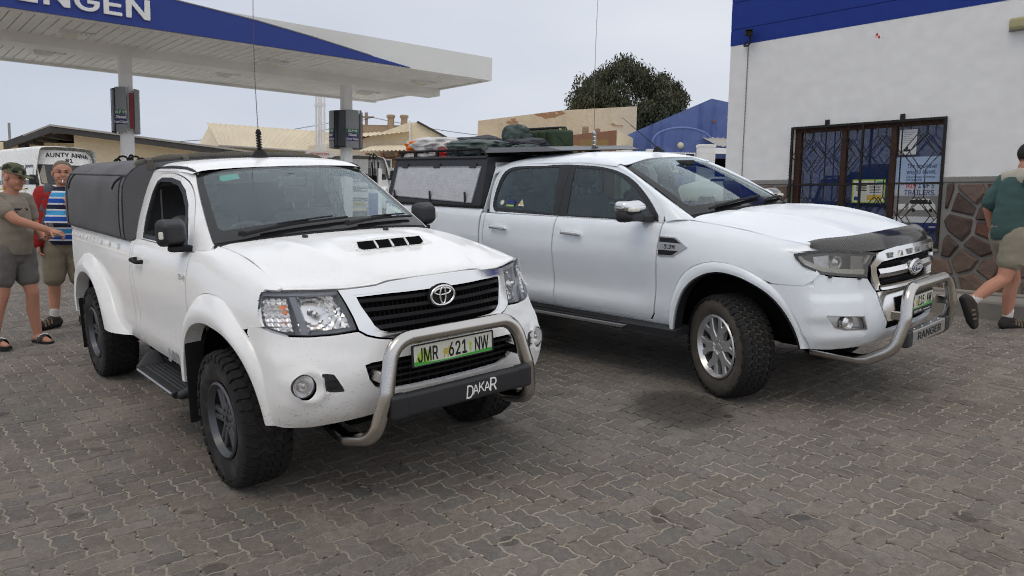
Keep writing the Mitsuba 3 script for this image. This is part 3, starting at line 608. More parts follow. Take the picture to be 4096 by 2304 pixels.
# price boards round the posts
def price_board(x, y, lab, sz, R=0.46):
    W = CAN @ tr(x, y, -HC); m = np.eye(4); m[:3, 3] = W[:3, 3]; k = thing('price_board', lab, 'sign', m @ rot(0, (0, 0, 1)), 'price boards on the canopy posts')
    a = math.radians(sz); z0, z1 = 3.12, 4.10
    def wrap(t0, t1, r, th, z0, z1):
        t = np.linspace(t0, t1, 9); c = [(r * math.sin(q), -r * math.cos(q)) for q in t] + [((r - th) * math.sin(q), -(r - th) * math.cos(q)) for q in t[::-1]]
        return moved(extrude(Polygon(c), z1 - z0), tr(0, 0, z0))
    part(k, 'panel', wrap(a - 1.25, a - 0.50, R, 0.03, z0, z1), 'sign_grey', 30); part(k, 'panel', wrap(a + 0.22, a + 1.05, R, 0.03, z0, z1 + 0.02), 'sign_grey', 30)
    part(k, 'screen', wrap(a - 0.46, a + 0.18, R + 0.005, 0.02, z0 + 0.03, z1 - 0.02), 'gloss_black', 30); part(k, 'screen_frame', cat(wrap(a - 0.5, a + 0.22, R - 0.012, 0.02, z0, z1), wrap(a - 0.49, a - 0.45, R + 0.012, 0.03, z0 + 0.005, z1 - 0.003), wrap(a + 0.18, a + 0.215, R + 0.012, 0.03, z0 + 0.005, z1 - 0.003)), 'mat_black', 30)
    part(k, 'red_panel', wrap(a + 1.28, a + 1.60, R - 0.02, 0.03, z0 + 0.1, z1 - 0.1), 'dark_red', 30); part(k, 'back_panel', wrap(a + 1.16, a + 1.22, R + 0.03, 0.05, z0 + 0.02, z1 + 0.03), 'sign_grey', 30); part(k, 'back_panel', wrap(a + 1.7, a + 4.9, R - 0.02, 0.03, z0, z1), 'sign_grey', 30)
    for c0, c1 in ((a + 0.24, a + 1.03), (a - 1.23, a - 0.52)):
        part(k, 'green_label', wrap(c0, c1, R + 0.003, 0.003, z0 + 0.40, z0 + 0.50), 'green_dark', 30); part(k, 'blue_label', wrap(c0, c1, R + 0.0031, 0.003, z0 + 0.18, z0 + 0.395), 'indigo', 30)
        cm = (c0 + c1) / 2
        for s, z, h, w in (('ULP 95', 0.42, 0.055, 0.26), ('Diesel', 0.31, 0.065, 0.23), ('Diesel 50ppm', 0.21, 0.05, 0.34)):
            t = text(s, h, 0.002, w, True, 0.12 if h > 0.05 else 0); v = np.array(t.vertices); th = cm + v[:, 0] / R; rr = R + 0.0045 + v[:, 2]
            part(k, 'print', trimesh.Trimesh(np.stack([rr * np.sin(th), -rr * np.cos(th), z0 + z + v[:, 1]], -1), t.faces, process=False), 'white_letters', False)
plain('dark_red', (0.20, 0.015, 0.025), 0.4); plain('green_dark', (0.02, 0.14, 0.06), 0.5); plain('indigo', (0.035, 0.03, 0.13), 0.5)
price_board(*COLS[0], 'grey price board with a dark screen on the right canopy post', -3)
price_board(*COLS[1], 'grey price board with a dark screen on the left canopy post', -34, .30)
# ---------------------------------------------------------------- parts that vehicles share
class Side:
    """The flank of a vehicle, y outwards: S(x, v), v = height index * 0.11; sv(x, z) gives v for a height."""
    def __init__(self, st, rows): self.l = Loft(st, rows)
    def __call__(self, x, v):
        q = self.l(x, np.asarray(v) / 0.11); return np.stack([np.asarray(x, float) + 0 * q[..., 0], q[..., 0], q[..., 1]], -1)
    def v(self, x, z):
        x, z = np.atleast_1d(x).astype(float), np.atleast_1d(z).astype(float); s = np.linspace(0, self.l.K - 1, 141); out = []
        for a, b in zip(x, z):
            q = self.l(np.full(141, a), s)[:, 1]; out.append(np.interp(b, np.maximum.accumulate(q), s))
        return np.array(out) * 0.11
    def y(self, x, z): return self(x, self.v(x, z))[..., 1]
    def poly(self, pts, step=0.06, holes=()):
        f = lambda pp: [(a, b) for a, b in zip(*(lambda e: (e[:, 0], self.v(e[:, 0], e[:, 1])))(edge_pts(Polygon(pp).exterior, step)))]
        return Polygon(f(pts), [f(h) for h in holes]).buffer(0)
    def panel(self, pts, step=0.035, gap=0.0028, holes=(), off=0.0, lip=0.014):
        return skin(self, self.poly(pts, 0.05, holes).buffer(-gap, join_style=2), step, lip, off, flip=True)
def mirS(f):
    """The surface f(u, v), given for u >= 0, carried over to u < 0."""
    def g(u, v):
        u = np.asarray(u, float); p = f(np.abs(u), v); p[..., 1] *= np.where(u < 0, -1.0, 1.0); return p
    return g
def sym(poly): return shapely.union_all([poly, affinity.scale(poly, -1, 1, origin=(0, 0))]).buffer(1e-6)
def curve(pts, n=24): return [tuple(p) for p in smooth_path(pts, n)]
def both(parent, name, mesh, m, smooth=35, right_label=None, **k):
    r = part(parent, name, mirror(mesh), m, smooth, right_label, **k); l = part(parent, name, mesh, m, smooth, **k); return r, l
def flare_strip(S, outer, inner, yi, off=0.004, bulge=0.012, lip=0.10, n=60):
    """A wheel-arch flare: from an outer curve lying on the flank to an inner edge standing proud at y = yi(x)."""
    o, i = smooth_path(outer, n), smooth_path(inner, n); y0 = np.array([S.y(a, b)[0] for a, b in o]) + off
    A = np.stack([o[:, 0], y0 - 0.010, o[:, 1]], -1); A2 = np.stack([o[:, 0], y0, o[:, 1]], -1); A2[:, [0, 2]] = o * 0.985 + i * 0.015
    yb = np.broadcast_to(yi(i[:, 0]) if callable(yi) else yi, n); B = np.stack([i[:, 0], yb, i[:, 1]], -1)
    rows = [A, A2]
    for t in (0.12, 0.25, 0.4, 0.55, 0.7, 0.85, 0.95):
        q = A2 * (1 - t) + B * t; q[:, 1] = A2[:, 1] + (B[:, 1] - A2[:, 1]) * (1 - (1 - t) ** 2) + bulge * math.sin(PI * t); rows.append(q)
    rows.append(B); c = i.mean(0)
    for d, s in ((0.012, 0.006), (lip, 0.010)):
        q = B.copy(); q[:, 1] -= d; q[:, [0, 2]] += (i - c) * s; rows.append(q)
    V = np.stack(rows, 1); K = V.shape[1]; a, b = np.arange(n - 1)[:, None], np.arange(K - 1)[None, :]; q = a * K + b
    f = np.vstack([np.stack([q, q + K, q + K + 1], -1).reshape(-1, 3), np.stack([q, q + K + 1, q + 1], -1).reshape(-1, 3)])
    m = trimesh.Trimesh(V.reshape(-1, 3), f, process=False)
    nrm = np.cross(V[n // 2, 5] - V[n // 2, 4], V[n // 2 + 1, 4] - V[n // 2, 4])
    return m if True else m
def oriented(mesh, outward=(0, 1, 0)):
    m = tm(mesh); n = np.cross(m.vertices[m.faces[:, 1]] - m.vertices[m.faces[:, 0]], m.vertices[m.faces[:, 2]] - m.vertices[m.faces[:, 0]]).sum(0)
    return trimesh.Trimesh(m.vertices, m.faces[:, ::-1], process=False) if n @ np.asarray(outward) < 0 else m
def tyre_mesh(R, w, rim, style):
    """Carcass and tread blocks of a tyre; axis z, outer face +z."""
    h = w / 2; side = [(rim - 0.006, -h * 0.74), (rim + 0.012, -h * 0.86), (rim + 0.3 * (R - rim), -h * 0.985), (rim + 0.55 * (R - rim), -h * 1.0), (R - 0.045, -h * 0.93), (R - 0.020, -h * 0.83), (R - 0.0125, -h * 0.70), (R - 0.0105, 0)]
    prof = side + [(r, -z) for r, z in side[::-1][1:]]
    car = lathe(prof, 72)
    rs = np.random.RandomState(4 + style); blocks = []
    n = 38 if style == 0 else 44; pitch = 2 * PI / n
    def block(zz, t0, r0, r1, inset=0.10):
        """Outline zz = (angle in pitches, z) corners, raised from r0 to r1."""
        P = Polygon(zz); c = np.array(P.centroid.coords[0]); V = []
        for r, sc_ in ((r0, 1.0), (r1, 1 - inset)):
            for a, z in zz:
                a, z = c[0] + (a - c[0]) * sc_, c[1] + (z - c[1]) * sc_; th = t0 + a * pitch; rr = r - (0.010 * max(0, abs(z) / h - 0.60) ** 1.4 * 6 if abs(z) > 0.6 * h else 0)
                V.append((rr * math.cos(th), rr * math.sin(th), z))
        m = len(zz); a = np.arange(m); b = (a + 1) % m
        F = np.vstack([np.stack([a, b, b + m], -1), np.stack([a, b + m, a + m], -1), [(m, m + q, m + q + 1) for q in range(1, m - 1)]])
        return trimesh.Trimesh(np.array(V), F, process=False)
    for k in range(n):
        t = k * pitch; j = lambda: rs.uniform(-0.05, 0.05); hz = h
        if style == 0:     # all-terrain with heavy shoulder lugs
            for sg in (1, -1):
                o = 0.25 * (sg > 0)
                a = (k % 2) * 0.016
                blocks.append(block([(o + 0.02, sg * hz * 0.52), (o + 0.62, sg * hz * 0.50), (o + 0.80, sg * hz * 0.72), (o + 0.80, sg * hz * (0.955 + a)), (o + 0.10, sg * hz * (0.955 + a)), (o - 0.05, sg * hz * 0.74)], t, R - 0.0125, R))
                blocks.append(lug_side(R, h, sg, t + (o + 0.12) * pitch, pitch * (0.62 if k % 2 else 0.66), 0.058 if k % 2 else 0.042))
                blocks.append(block([(o + 0.42, sg * hz * 0.42), (o + 0.66, sg * hz * 0.16), (o + 1.02, sg * hz * 0.14), (o + 1.18, sg * hz * 0.24), (o + 1.05, sg * hz * 0.40), (o + 0.80, sg * hz * 0.46)], t, R - 0.0125, R))
            blocks.append(block([(0.30, -hz * 0.11), (0.55, hz * 0.06), (0.98, hz * 0.10), (1.10, hz * 0.02), (0.95, -hz * 0.10), (0.6, -hz * 0.13)], t, R - 0.0125, R))
        else:              # road-biased all-terrain
            for sg in (1, -1):
                o = 0.3 * (sg > 0)
                blocks.append(block([(o + 0.02, sg * hz * 0.60), (o + 0.80, sg * hz * 0.58), (o + 0.88, sg * hz * 0.94), (o + 0.06, sg * hz * 0.94)], t, R - 0.011, R, 0.06))
                blocks.append(lug_side(R, h, sg, t + (o + 0.10) * pitch, pitch * 0.72, 0.026 if k % 2 else 0.036))
                blocks.append(block([(o + 0.40, sg * hz * 0.52), (o + 0.30, sg * hz * 0.36), (o + 0.62, sg * hz * 0.20), (o + 1.12, sg * hz * 0.19), (o + 1.22, sg * hz * 0.36), (o + 0.95, sg * hz * 0.53)], t, R - 0.011, R, 0.06))
            blocks.append(block([(0.1, -hz * 0.13), (0.25, hz * 0.14), (0.92, hz * 0.14), (0.86, -hz * 0.13)], t, R - 0.011, R, 0.07))
    blocks = [oriented_out(b) for b in blocks]
    return car, cat(*blocks)
def oriented_out(m):
    v, f = m.vertices, m.faces; n = np.cross(v[f[:, 1]] - v[f[:, 0]], v[f[:, 2]] - v[f[:, 0]]); c = v[f].mean(1) - v.mean(0)
    return trimesh.Trimesh(v, f[:, ::-1], process=False) if (n * c).sum() < 0 else m
def lug_side(R, h, sg, t0, dt, depth):
    """A lug running over the shoulder down the side wall."""
    V = []
    for r, z in ((R - 0.012, h * 0.90), (R - 0.022, h * 0.985), (R - depth, h * 1.015)):
        for th in (t0, t0 + dt): V.append((r * math.cos(th), r * math.sin(th), sg * z))
    for r, z in ((R - 0.014, h * 0.75), (R - 0.03, h * 0.85), (R - depth - 0.004, h * 0.93)):
        for th in (t0 - dt * 0.06, t0 + dt * 1.06): V.append((r * math.cos(th), r * math.sin(th), sg * z))
    F = [(0, 1, 3), (0, 3, 2), (2, 3, 5), (2, 5, 4)]
    for a, b in ((0, 2), (2, 4)): F += [(a, b, b + 6), (a, b + 6, a + 6), (a + 1, b + 7, b + 1), (a + 1, a + 7, b + 7)]
    F += [(4, 5, 11), (4, 11, 10), (0, 7, 1), (0, 6, 7)]
    return trimesh.Trimesh(np.array(V), np.array(F), process=False)
def bevel_plate(poly, z0, z1, bev=0.006, step=None):
    """A polygon extruded in z with a bevelled upper edge."""
    out = []
    for g in polys(poly):
        t = g.buffer(-bev, join_style=2)
        out.append(extrude(g, z1 - bev - z0, z0))
        for q in polys(t):
            out.append(extrude(q, bev * 0.999, z1 - bev))
            a = LineString(g.exterior.coords)
            n = 120; s = np.linspace(0, 1, n, endpoint=False)
            A = np.array([a.interpolate(x, normalized=True).coords[0] for x in s]); B = np.array([q.exterior.interpolate(q.exterior.project(shapely.Point(p))).coords[0] for p in A])
            V = np.vstack([np.c_[A, np.full(n, z1 - bev)], np.c_[B, np.full(n, z1)]]); i = np.arange(n); j = (i + 1) % n
            out.append(trimesh.Trimesh(V, np.vstack([np.stack([i, j, j + n], -1), np.stack([i, j + n, i + n], -1)]), process=False))
    return cat(*out)
def rim_meshes(rim, w, style):
    h = w / 2; zf = h * 0.86
    barrel = lathe([(rim - 0.026, zf - 0.022), (rim - 0.032, zf - 0.06), (rim - 0.045, -h * 0.2), (rim - 0.03, -h * 0.8), (rim, -h * 0.86)], 64)
    lip = lathe([(rim + 0.004, zf + 0.004), (rim - 0.002, zf + 0.012), (rim - 0.008, zf + 0.014), (rim - 0.014, zf + 0.004), (rim - 0.0275, zf - 0.022)], 64)
    sp = []
    if style == 0:      # six twin spokes, dark
        for k in range(6):
            a = k * PI / 3
            for d in (-0.155, 0.155):
                p = Polygon([(0.05, d * 0.10 - 0.016), (0.05, d * 0.10 + 0.020), (rim - 0.020, d * (rim - 0.04) * 1.0 + 0.016), (rim - 0.020, d * (rim - 0.04) - 0.016)])
                sp.append(moved(bevel_plate(p, zf - 0.055, zf - 0.022, 0.007), rot(math.degrees(a), (0, 0, 1))))
        hub = bevel_plate(disc(0.072, 36), zf - 0.06, zf - 0.024, 0.006)
    else:               # six forked spokes, bright
        for k in range(6):
            a = k * PI / 3 + 0.2
            p = Polygon([(0.05, -0.036), (0.120, -0.036), (rim - 0.018, -0.082), (rim - 0.018, -0.034), (0.160, -0.007), (0.160, 0.007), (rim - 0.018, 0.034), (rim - 0.018, 0.082), (0.120, 0.036), (0.05, 0.036)])
            sp.append(moved(bevel_plate(p.buffer(0.002), zf - 0.05, zf - 0.012, 0.006), rot(math.degrees(a), (0, 0, 1))))
        hub = bevel_plate(disc(0.080, 36), zf - 0.055, zf - 0.020, 0.008)
    cap = moved(lathe([(0, 0.008), (0.02, 0.0075), (0.028, 0.004), (0.031, -0.01)], 28), tr(0, 0, zf - 0.022 if style else zf - 0.03))
    nuts = [moved(lathe([(0, 0.012), (0.008, 0.011), (0.010, 0.0), (0.010, -0.01)], 6), tr(0.052 * math.cos(k * PI / 3), 0.052 * math.sin(k * PI / 3), zf - 0.02 if style else zf - 0.032)) for k in range(6)]
    back = lathe([(0, -h * 0.1), (0.10, -h * 0.1), (0.155, -h * 0.05), (0.155, -h * 0.25), (0, -h * 0.3)], 40)
    return barrel, cat(hub, lip, *sp), cap, cat(*nuts), back
def wheel(parent, R, w, rim, style, M, mats, label=None):
    """One wheel: tyre, rim, hub cap, nuts. M places its axis z outwards."""
    key = (R, w, rim, style)
    if key not in WHEELS: WHEELS[key] = (*tyre_mesh(R, w, rim, style), *rim_meshes(rim, w, style))
    car, tread, barrel, spokes, cap, nuts, back = WHEELS[key]
    k = part(parent, 'wheel', car, mats[0], 40, label, M=M)
    part(k, 'tread', tread, mats[3], False, M=M, kind='stuff'); part(k, 'rim', barrel, mats[4], 35, M=M); part(k, 'spokes', spokes, mats[1], 25, M=M); part(k, 'hub_cap', cap, mats[2], 40, M=M); part(k, 'wheel_nuts', nuts, mats[2], 30, M=M); part(k, 'brake_disc', back, 'mat_black', 30, M=M)
    return k
WHEELS = {}
def axle(x, y, z, steer=0.0, right=True):
    m = rot(steer, (0, 0, 1)); o = np.eye(4)
    if right: o[:3, :3] = np.array([[1, 0, 0], [0, 0, -1], [0, 1, 0]]).T @ np.eye(3); o[:3, 0], o[:3, 1], o[:3, 2] = (1, 0, 0), (0, 0, 1), (0, -1, 0)
    else: o[:3, 0], o[:3, 1], o[:3, 2] = (-1, 0, 0), (0, 0, 1), (0, 1, 0)
    return tr(x, y, z) @ m @ o
def antenna(parent, x, y, z, h, lean=(0, 0), spring=0.10, base='mat_black'):
    k = part(parent, 'antenna', lathe([(0, 0.055), (0.03, 0.05), (0.045, 0.03), (0.065, 0.0), (0, 0.0)], 20), base, 40, M=tr(x, y, z))
    t = np.linspace(0, 1, 90); c = np.stack([0.017 * np.cos(t * 2 * PI * 7), 0.017 * np.sin(t * 2 * PI * 7), 0.05 + spring * t], -1)
    part(k, 'spring', cat(tube(c, 0.0052, 6), tube([(0, 0, 0.04), (0, 0, 0.06 + spring)], 0.011, 8), lathe([(0, spring + 0.075), (0.012, spring + 0.07), (0.02, spring + 0.05), (0.02, spring + 0.04)], 12)), 'steel' if base != 'mat_black' else 'mat_black', 40, M=tr(x, y, z))
    s = np.linspace(0, 1, 14); p = np.stack([lean[0] * s ** 2, lean[1] * s ** 2, spring + 0.07 + h * s], -1)
    part(k, 'whip', tube(p, np.linspace(0.0026, 0.0014, 14), 6), 'antenna_steel', 40, M=tr(x, y, z)); return k
plain('antenna_steel', (0.10, 0.10, 0.10), 0.4, 0.5)
def seat(parent, x, y, z, m='cabin_grey', w=0.5, h=0.62):
    k = part(parent, 'seat', moved(rbox(0.5, w, 0.16, 0.06), tr(x + 0.22, y, z)), m, True)
    part(k, 'backrest', moved(rbox(0.14, w, h, 0.06), tr(x - 0.08, y, z + h / 2) @ rot(-12, (0, 1, 0))), m, True)
    hz = z + h * 0.98
    part(k, 'headrest', moved(rbox(0.10, 0.25, 0.17, 0.045), tr(x - 0.17, y, hz + 0.14) @ rot(-8, (0, 1, 0))), m, True)
    part(k, 'headrest_posts', cat(*[tube([(x - 0.16, y + s * 0.06, hz - 0.05), (x - 0.17, y + s * 0.06, hz + 0.12)], 0.006, 6) for s in (-1, 1)]), 'brushed_alloy', True); return k
def steering(parent, x, y, z, m='cabin_grey'):
    M = tr(x, y, z) @ rot(-62, (0, 1, 0)); th = np.arange(40) * 2 * PI / 40
    k = part(parent, 'steering_wheel', moved(cat(tube(np.stack([0.185 * np.cos(th), 0.185 * np.sin(th), 0 * th], -1), 0.016, 10, True), *[tube([(0, 0, -0.01), (0.18 * math.cos(a), 0.18 * math.sin(a), 0)], 0.018, 8) for a in (PI / 2, -PI / 2, 0)], moved(rbox(0.15, 0.15, 0.06, 0.02), tr())), M), m, True); return k
def number_plate(parent, M, words, w, h, colours=True):
    """M: x to the reader's right, y up, z to the reader."""
    k = part(parent, 'number_plate', moved(bevel_plate(rrect(-w / 2, w / 2, -h / 2, h / 2, 0.008), -0.006, 0.0, 0.0008), M), 'black_trim', False, 'number plate reading ' + words.replace('  ', ' '))
    e = 0.012
    part(k, 'face', moved(extrude(rrect(-w / 2 + e, w / 2 - e, -h / 2 + e * 0.6, h / 2 - e * 0.6, 0.005), 0.0012, 0.0002), M), 'plate_white', False)
    g = Polygon([(-w / 2 + e, -h / 2 + 0.008), (w / 2 - e, -h / 2 + 0.008), (w / 2 - e, -h / 2 + 0.026), (w * 0.2, -h / 2 + 0.020), (-w * 0.05, -h / 2 + 0.014), (-w * 0.25, -h / 2 + 0.016), (-w / 2 + e, -h / 2 + 0.030)])
    part(k, 'picture', moved(extrude(g, 0.0008, 0.0012), M), 'green_print', False)
    th = np.linspace(0, PI, 14); hill = Polygon([(-w * 0.47, -h * 0.32)] + [(-w * 0.36 + 0.05 * math.cos(t) * -1, -h * 0.30 + h * 0.55 * math.sin(t)) for t in th] + [(-w * 0.26, -h * 0.32)])
    part(k, 'picture', moved(extrude(hill, 0.0006, 0.0013), M), 'plate_lime', False)
    el = shapely.union_all([affinity.translate(disc(0.020, 14, 0.018), -w * 0.10, -0.004), affinity.translate(disc(0.012, 12), -w * 0.10 + 0.024, 0.008), sbox(-w * 0.10 - 0.016, -0.038, -w * 0.10 - 0.008, 0), sbox(-w * 0.10 + 0.008, -0.038, -w * 0.10 + 0.016, 0)])
    part(k, 'picture', moved(extrude(el, 0.0006, 0.0013), M), 'plate_ochre', False)
    mn = shapely.union_all([affinity.translate(disc(0.011, 12, 0.014), w * 0.20, 0.008), affinity.translate(disc(0.008, 12, 0.018), w * 0.20, -0.016)])
    part(k, 'picture', moved(extrude(mn, 0.0006, 0.0013), M), 'plate_lime', False)
    for s, x, ww in zip(words.split(), (-w * 0.315, w * 0.045, w * 0.345), (w * 0.235, w * 0.225, w * 0.175)):
        part(k, 'characters', moved(text(s, h * 0.60, 0.0012, ww), M @ tr(x, -h * 0.29, 0.0016)), 'black_print', False)
    return k
# ---------------------------------------------------------------- the wavy emblem of three ovals
def ovals(M, s=0.07):
    th = np.arange(44) * 2 * PI / 44
    def el(rx, ry, cy, r, z): return tube(np.stack([rx * np.cos(th), cy + ry * np.sin(th), 0 * th + z], -1), r, 10, True)
    return moved(cat(el(s * .92, s * .64, 0, s * .085, 0), el(s * .64, s * .21, s * .27, s * .062, .001), el(s * .22, s * .56, 0, s * .062, .002)), M)
# ---------------------------------------------------------------- the nearer pickup: single cab, warm white, load cover of grey canvas
H = carM(-0.88025, 4.87574, math.radians(-50.4795))
pk = thing('pickup_truck', 'white single cab pickup with grey canvas load cover, bonnet scoop and dark wheels', 'pickup truck', H)
HS = Side([-4.04, -3.95, -3.1, -1.9, -1.0, -0.5, -0.15, 0.25, 0.45, 0.62], [
    [(.78, .50), (.80, .53), (.82, .64), (.825, .76), (.83, .95), (.828, 1.10), (.822, 1.20), (.80, 1.245)],
    [(.80, .50), (.835, .53), (.862, .64), (.864, .76), (.870, .95), (.864, 1.10), (.856, 1.20), (.835, 1.246)],
    [(.80, .49), (.842, .52), (.872, .63), (.872, .76), (.880, .97), (.872, 1.11), (.862, 1.20), (.84, 1.248)],
    [(.80, .48), (.842, .51), (.873, .62), (.868, .75), (.882, .98), (.872, 1.13), (.850, 1.225), (.806, 1.280)],
    [(.80, .475), (.842, .505), (.874, .61), (.868, .745), (.884, .98), (.872, 1.14), (.848, 1.228), (.805, 1.282)],
    [(.80, .475), (.842, .505), (.874, .61), (.870, .745), (.886, .98), (.872, 1.14), (.828, 1.262), (.725, 1.322)],
    [(.80, .475), (.842, .505), (.874, .62), (.878, .76), (.895, .98), (.876, 1.13), (.82, 1.245), (.722, 1.305)],
    [(.80, .48), (.842, .51), (.874, .64), (.885, .80), (.893, .98), (.872, 1.10), (.815, 1.205), (.734, 1.250)],
    [(.79, .49), (.835, .52), (.868, .66), (.882, .82), (.880, .98), (.858, 1.09), (.808, 1.178), (.745, 1.208)],
    [(.76, .50), (.80, .53), (.845, .68), (.862, .84), (.855, .98), (.825, 1.08), (.785, 1.148), (.75, 1.168)]])
FFO = [(-.66, .515), (-.635, .68), (-.555, .86), (-.43, .99), (-.27, 1.065), (-.10, 1.085), (.10, 1.068), (.33, .965), (.50, .84), (.60, .64), (.635, .50)]
FFI = [(-.545, .50), (-.525, .66), (-.45, .80), (-.32, .885), (-.14, .927), (.06, .925), (.28, .885), (.42, .775), (.50, .64), (.545, .50)]
RFO = [(-3.76, .51), (-3.73, .72), (-3.60, .92), (-3.42, 1.03), (-3.20, 1.062), (-2.97, 1.03), (-2.72, .91), (-2.54, .73), (-2.38, .58), (-2.20, .495)]
RFI = [(-3.63, .50), (-3.61, .66), (-3.50, .80), (-3.34, .882), (-3.17, .908), (-2.98, .885), (-2.79, .79), (-2.68, .65), (-2.61, .50)]
sm = lambda p, n=22: [tuple(q) for q in smooth_path(p, n)]
ffo, rfo = sm(FFO, 30), sm(RFO, 30)
HB = 1.274
# wings
front = [(.36, .958), (.555, 1.00), (.525, 1.03), (.492, 1.09), (.470, 1.150), (.478, 1.172), (.552, 1.174), (.556, 1.186)]
top = [(.548, 9), (.25, 9), (-.15, 9), (-.44, 9), (-.50, 9), (-.585, 1.315)]
fender = front + top + [(-.572, HB), (-.57, 1.1), (-.57, .95), (-.60, .80)] + [p for p in ffo if p[0] < .34 and p[0] > -.61]
both(pk, 'wing', HS.panel(fender), 'white_paint')
doorL = [(-.578, HB), (-.576, 1.1), (-.576, .95), (-.606, .80), (-.63, .68), (-.668, .53), (-.70, .505), (-1.55, .505), (-1.66, .535), (-1.735, .64), (-1.755, .80), (-1.79, 1.0), (-1.81, 1.15), (-1.815, HB)]
dr_ = both(pk, 'door', HS.panel(doorL), 'white_paint')
part(pk, 'rocker', cat(*[f(HS.panel([(-.66, .482), (-.665, .50), (-.71, .499), (-1.56, .499), (-1.67, .53), (-1.742, .64), (-1.762, .80), (-1.797, 1.0), (-1.817, 1.15), (-1.822, HB), (-1.868, HB), (-1.868, .482)], gap=0.001)) for f in (mirror, lambda m: m)]), 'white_paint', 35)
bed = [(-1.875, 1.245), (-1.875, .482), (-2.2, .486)] + [p for p in rfo[::-1] if p[1] > .50] + [(-3.775, .50), (-4.035, .505), (-4.035, 1.243)]
both(pk, 'load_bed_side', HS.panel(bed, 0.04), 'white_paint')
part(pk, 'bed_rail', cat(*[box(-4.03, -1.875, s * .80 - .045, s * .80 + .045, 1.232, 1.254, 0.008) for s in (-1, 1)]), 'white_paint', 30)
part(pk, 'tailgate', cat(box(-4.06, -4.02, -.80, .80, .52, 1.245, 0.01), box(-4.12, -4.02, -.78, .78, .46, .60, 0.02)), 'white_paint', 30)
part(pk, 'bed_floor', cat(box(-4.02, -1.90, -.80, .80, .60, .64), box(-1.92, -1.89, -.80, .80, .6, 1.22)), 'mat_black', False)
for k in range(7):
    x = -3.82 + 0.27 * k
    both(pk, 'rope_hook', moved(tube(bent([(x - .03, .858, 1.215), (x - .03, .872, 1.180), (x + .02, .872, 1.180), (x + .02, .858, 1.215)], 0.02, 4), 0.006, 7), tr()), 'white_paint', 40)
both(pk, 'bed_crease', HS.panel([(-1.90, 1.145), (-1.90, 1.156), (-3.9, 1.146), (-3.9, 1.135)], gap=0, off=0.003, lip=0.004), 'white_paint')
yi = lambda x: 0.945 - 0.06 * np.clip((x - .25) / .3, 0, 1) ** 1.5
both(pk, 'front_flare', oriented(flare_strip(HS, FFO, FFI, yi, bulge=0.016)), 'white_paint', 40)
both(pk, 'rear_flare', oriented(flare_strip(HS, RFO, RFI, 0.942, bulge=0.016)), 'white_paint', 40)
for x in (0, -3.085): both(pk, 'wheel_housing', moved(lathe([(0.56, -0.20), (0.56, 0.30)], 30, .22, PI - .22), tr(x, .64, .40) @ rot(90, (1, 0, 0))), 'dark_void', 30)
# cab: side frames, roof
def cabY(z): return PchipInterpolator([1.25, 1.40, 1.52, 1.62, 1.70, 1.76], [.812, .776, .737, .70, .664, .630])(z)
def cab(x, z):
    d = -.42 - (z - 1.33) * 1.65 - x
    return np.stack([x, cabY(z) - 0.044 * np.clip(1 - d / .19, 0, 1.3) ** 2, z], -1)
dframe = [(-.575, HB), (-.61, 1.335), (-.70, 1.435), (-.82, 1.545), (-.98, 1.648), (-1.16, 1.712), (-1.40, 1.738), (-1.64, 1.738), (-1.74, 1.718), (-1.80, 1.655), (-1.822, 1.50), (-1.815, HB)]
wind = [(-.735, 1.292), (-.745, 1.35), (-.81, 1.455), (-.90, 1.545), (-1.04, 1.632), (-1.19, 1.685), (-1.40, 1.706), (-1.62, 1.704), (-1.70, 1.680), (-1.728, 1.60), (-1.728, 1.45), (-1.715, 1.288)]
dframe = sm(dframe[:11], 40) + [dframe[-1]]
wind_s = Polygon(wind).buffer(-.02).buffer(.02, 6)
fr = Polygon(dframe)
both(pk, 'door_frame', skin(cab, fr.buffer(-.003).difference(wind_s), 0.03, 0.02, flip=True), 'white_paint')
both(pk, 'window_seal', skin(cab, wind_s.buffer(.004).difference(wind_s.buffer(-.026)), 0.02, 0.018, 0.002, flip=True), 'black_trim')
both(pk, 'quarter_patch', skin(cab, Polygon([(-.735, 1.292), (-.745, 1.35), (-.83, 1.47), (-.86, 1.47), (-.86, 1.292)]), 0.03, 0.01, 0.004, flip=True), 'black_trim')
part(pk, 'window', skin(cab, wind_s.buffer(-.01), 0.06, 0, -0.012, flip=True), 'glass', 40)
apil = [(-.40, 1.295), (-.405, 1.326), (-.45, 1.350), (-.75, 1.532), (-1.075, 1.7295), (-1.10, 1.752), (-1.4, 1.756), (-1.93, 1.752), (-1.935, 1.5), (-1.925, HB), (-1.82, HB)]
both(pk, 'cab_pillar', skin(cab, Polygon(apil + [(-1.82, HB - .01), (-.56, HB - .01), (-.56, 1.295)]).difference(fr.buffer(.003)).buffer(0), 0.03, 0.02, flip=True), 'white_paint')
HR = Loft([-1.06, -1.2, -1.45, -1.75, -1.94], [
    [(.632, 1.737), (.594, 1.748), (.53, 1.758), (.35, 1.767), (.18, 1.770), (0, 1.771)],
    [(.640, 1.748), (.604, 1.772), (.54, 1.792), (.35, 1.805), (.18, 1.810), (0, 1.811)],
    [(.642, 1.752), (.610, 1.780), (.54, 1.810), (.35, 1.827), (.18, 1.833), (0, 1.835)],
    [(.642, 1.752), (.610, 1.780), (.54, 1.810), (.35, 1.826), (.18, 1.832), (0, 1.834)],
    [(.635, 1.745), (.600, 1.768), (.53, 1.790), (.35, 1.806), (.18, 1.811), (0, 1.812)]])
def roofS(s, x):
    q = HR(x, 5 - s / .13); return np.stack([x + 0 * s, q[..., 0], q[..., 1]], -1)
part(pk, 'roof', oriented(skin(mirS(roofS), sbox(-.65, -1.935, .65, -1.06), 0.04, 0.0), (0, 0, 1)), 'white_paint', 40)
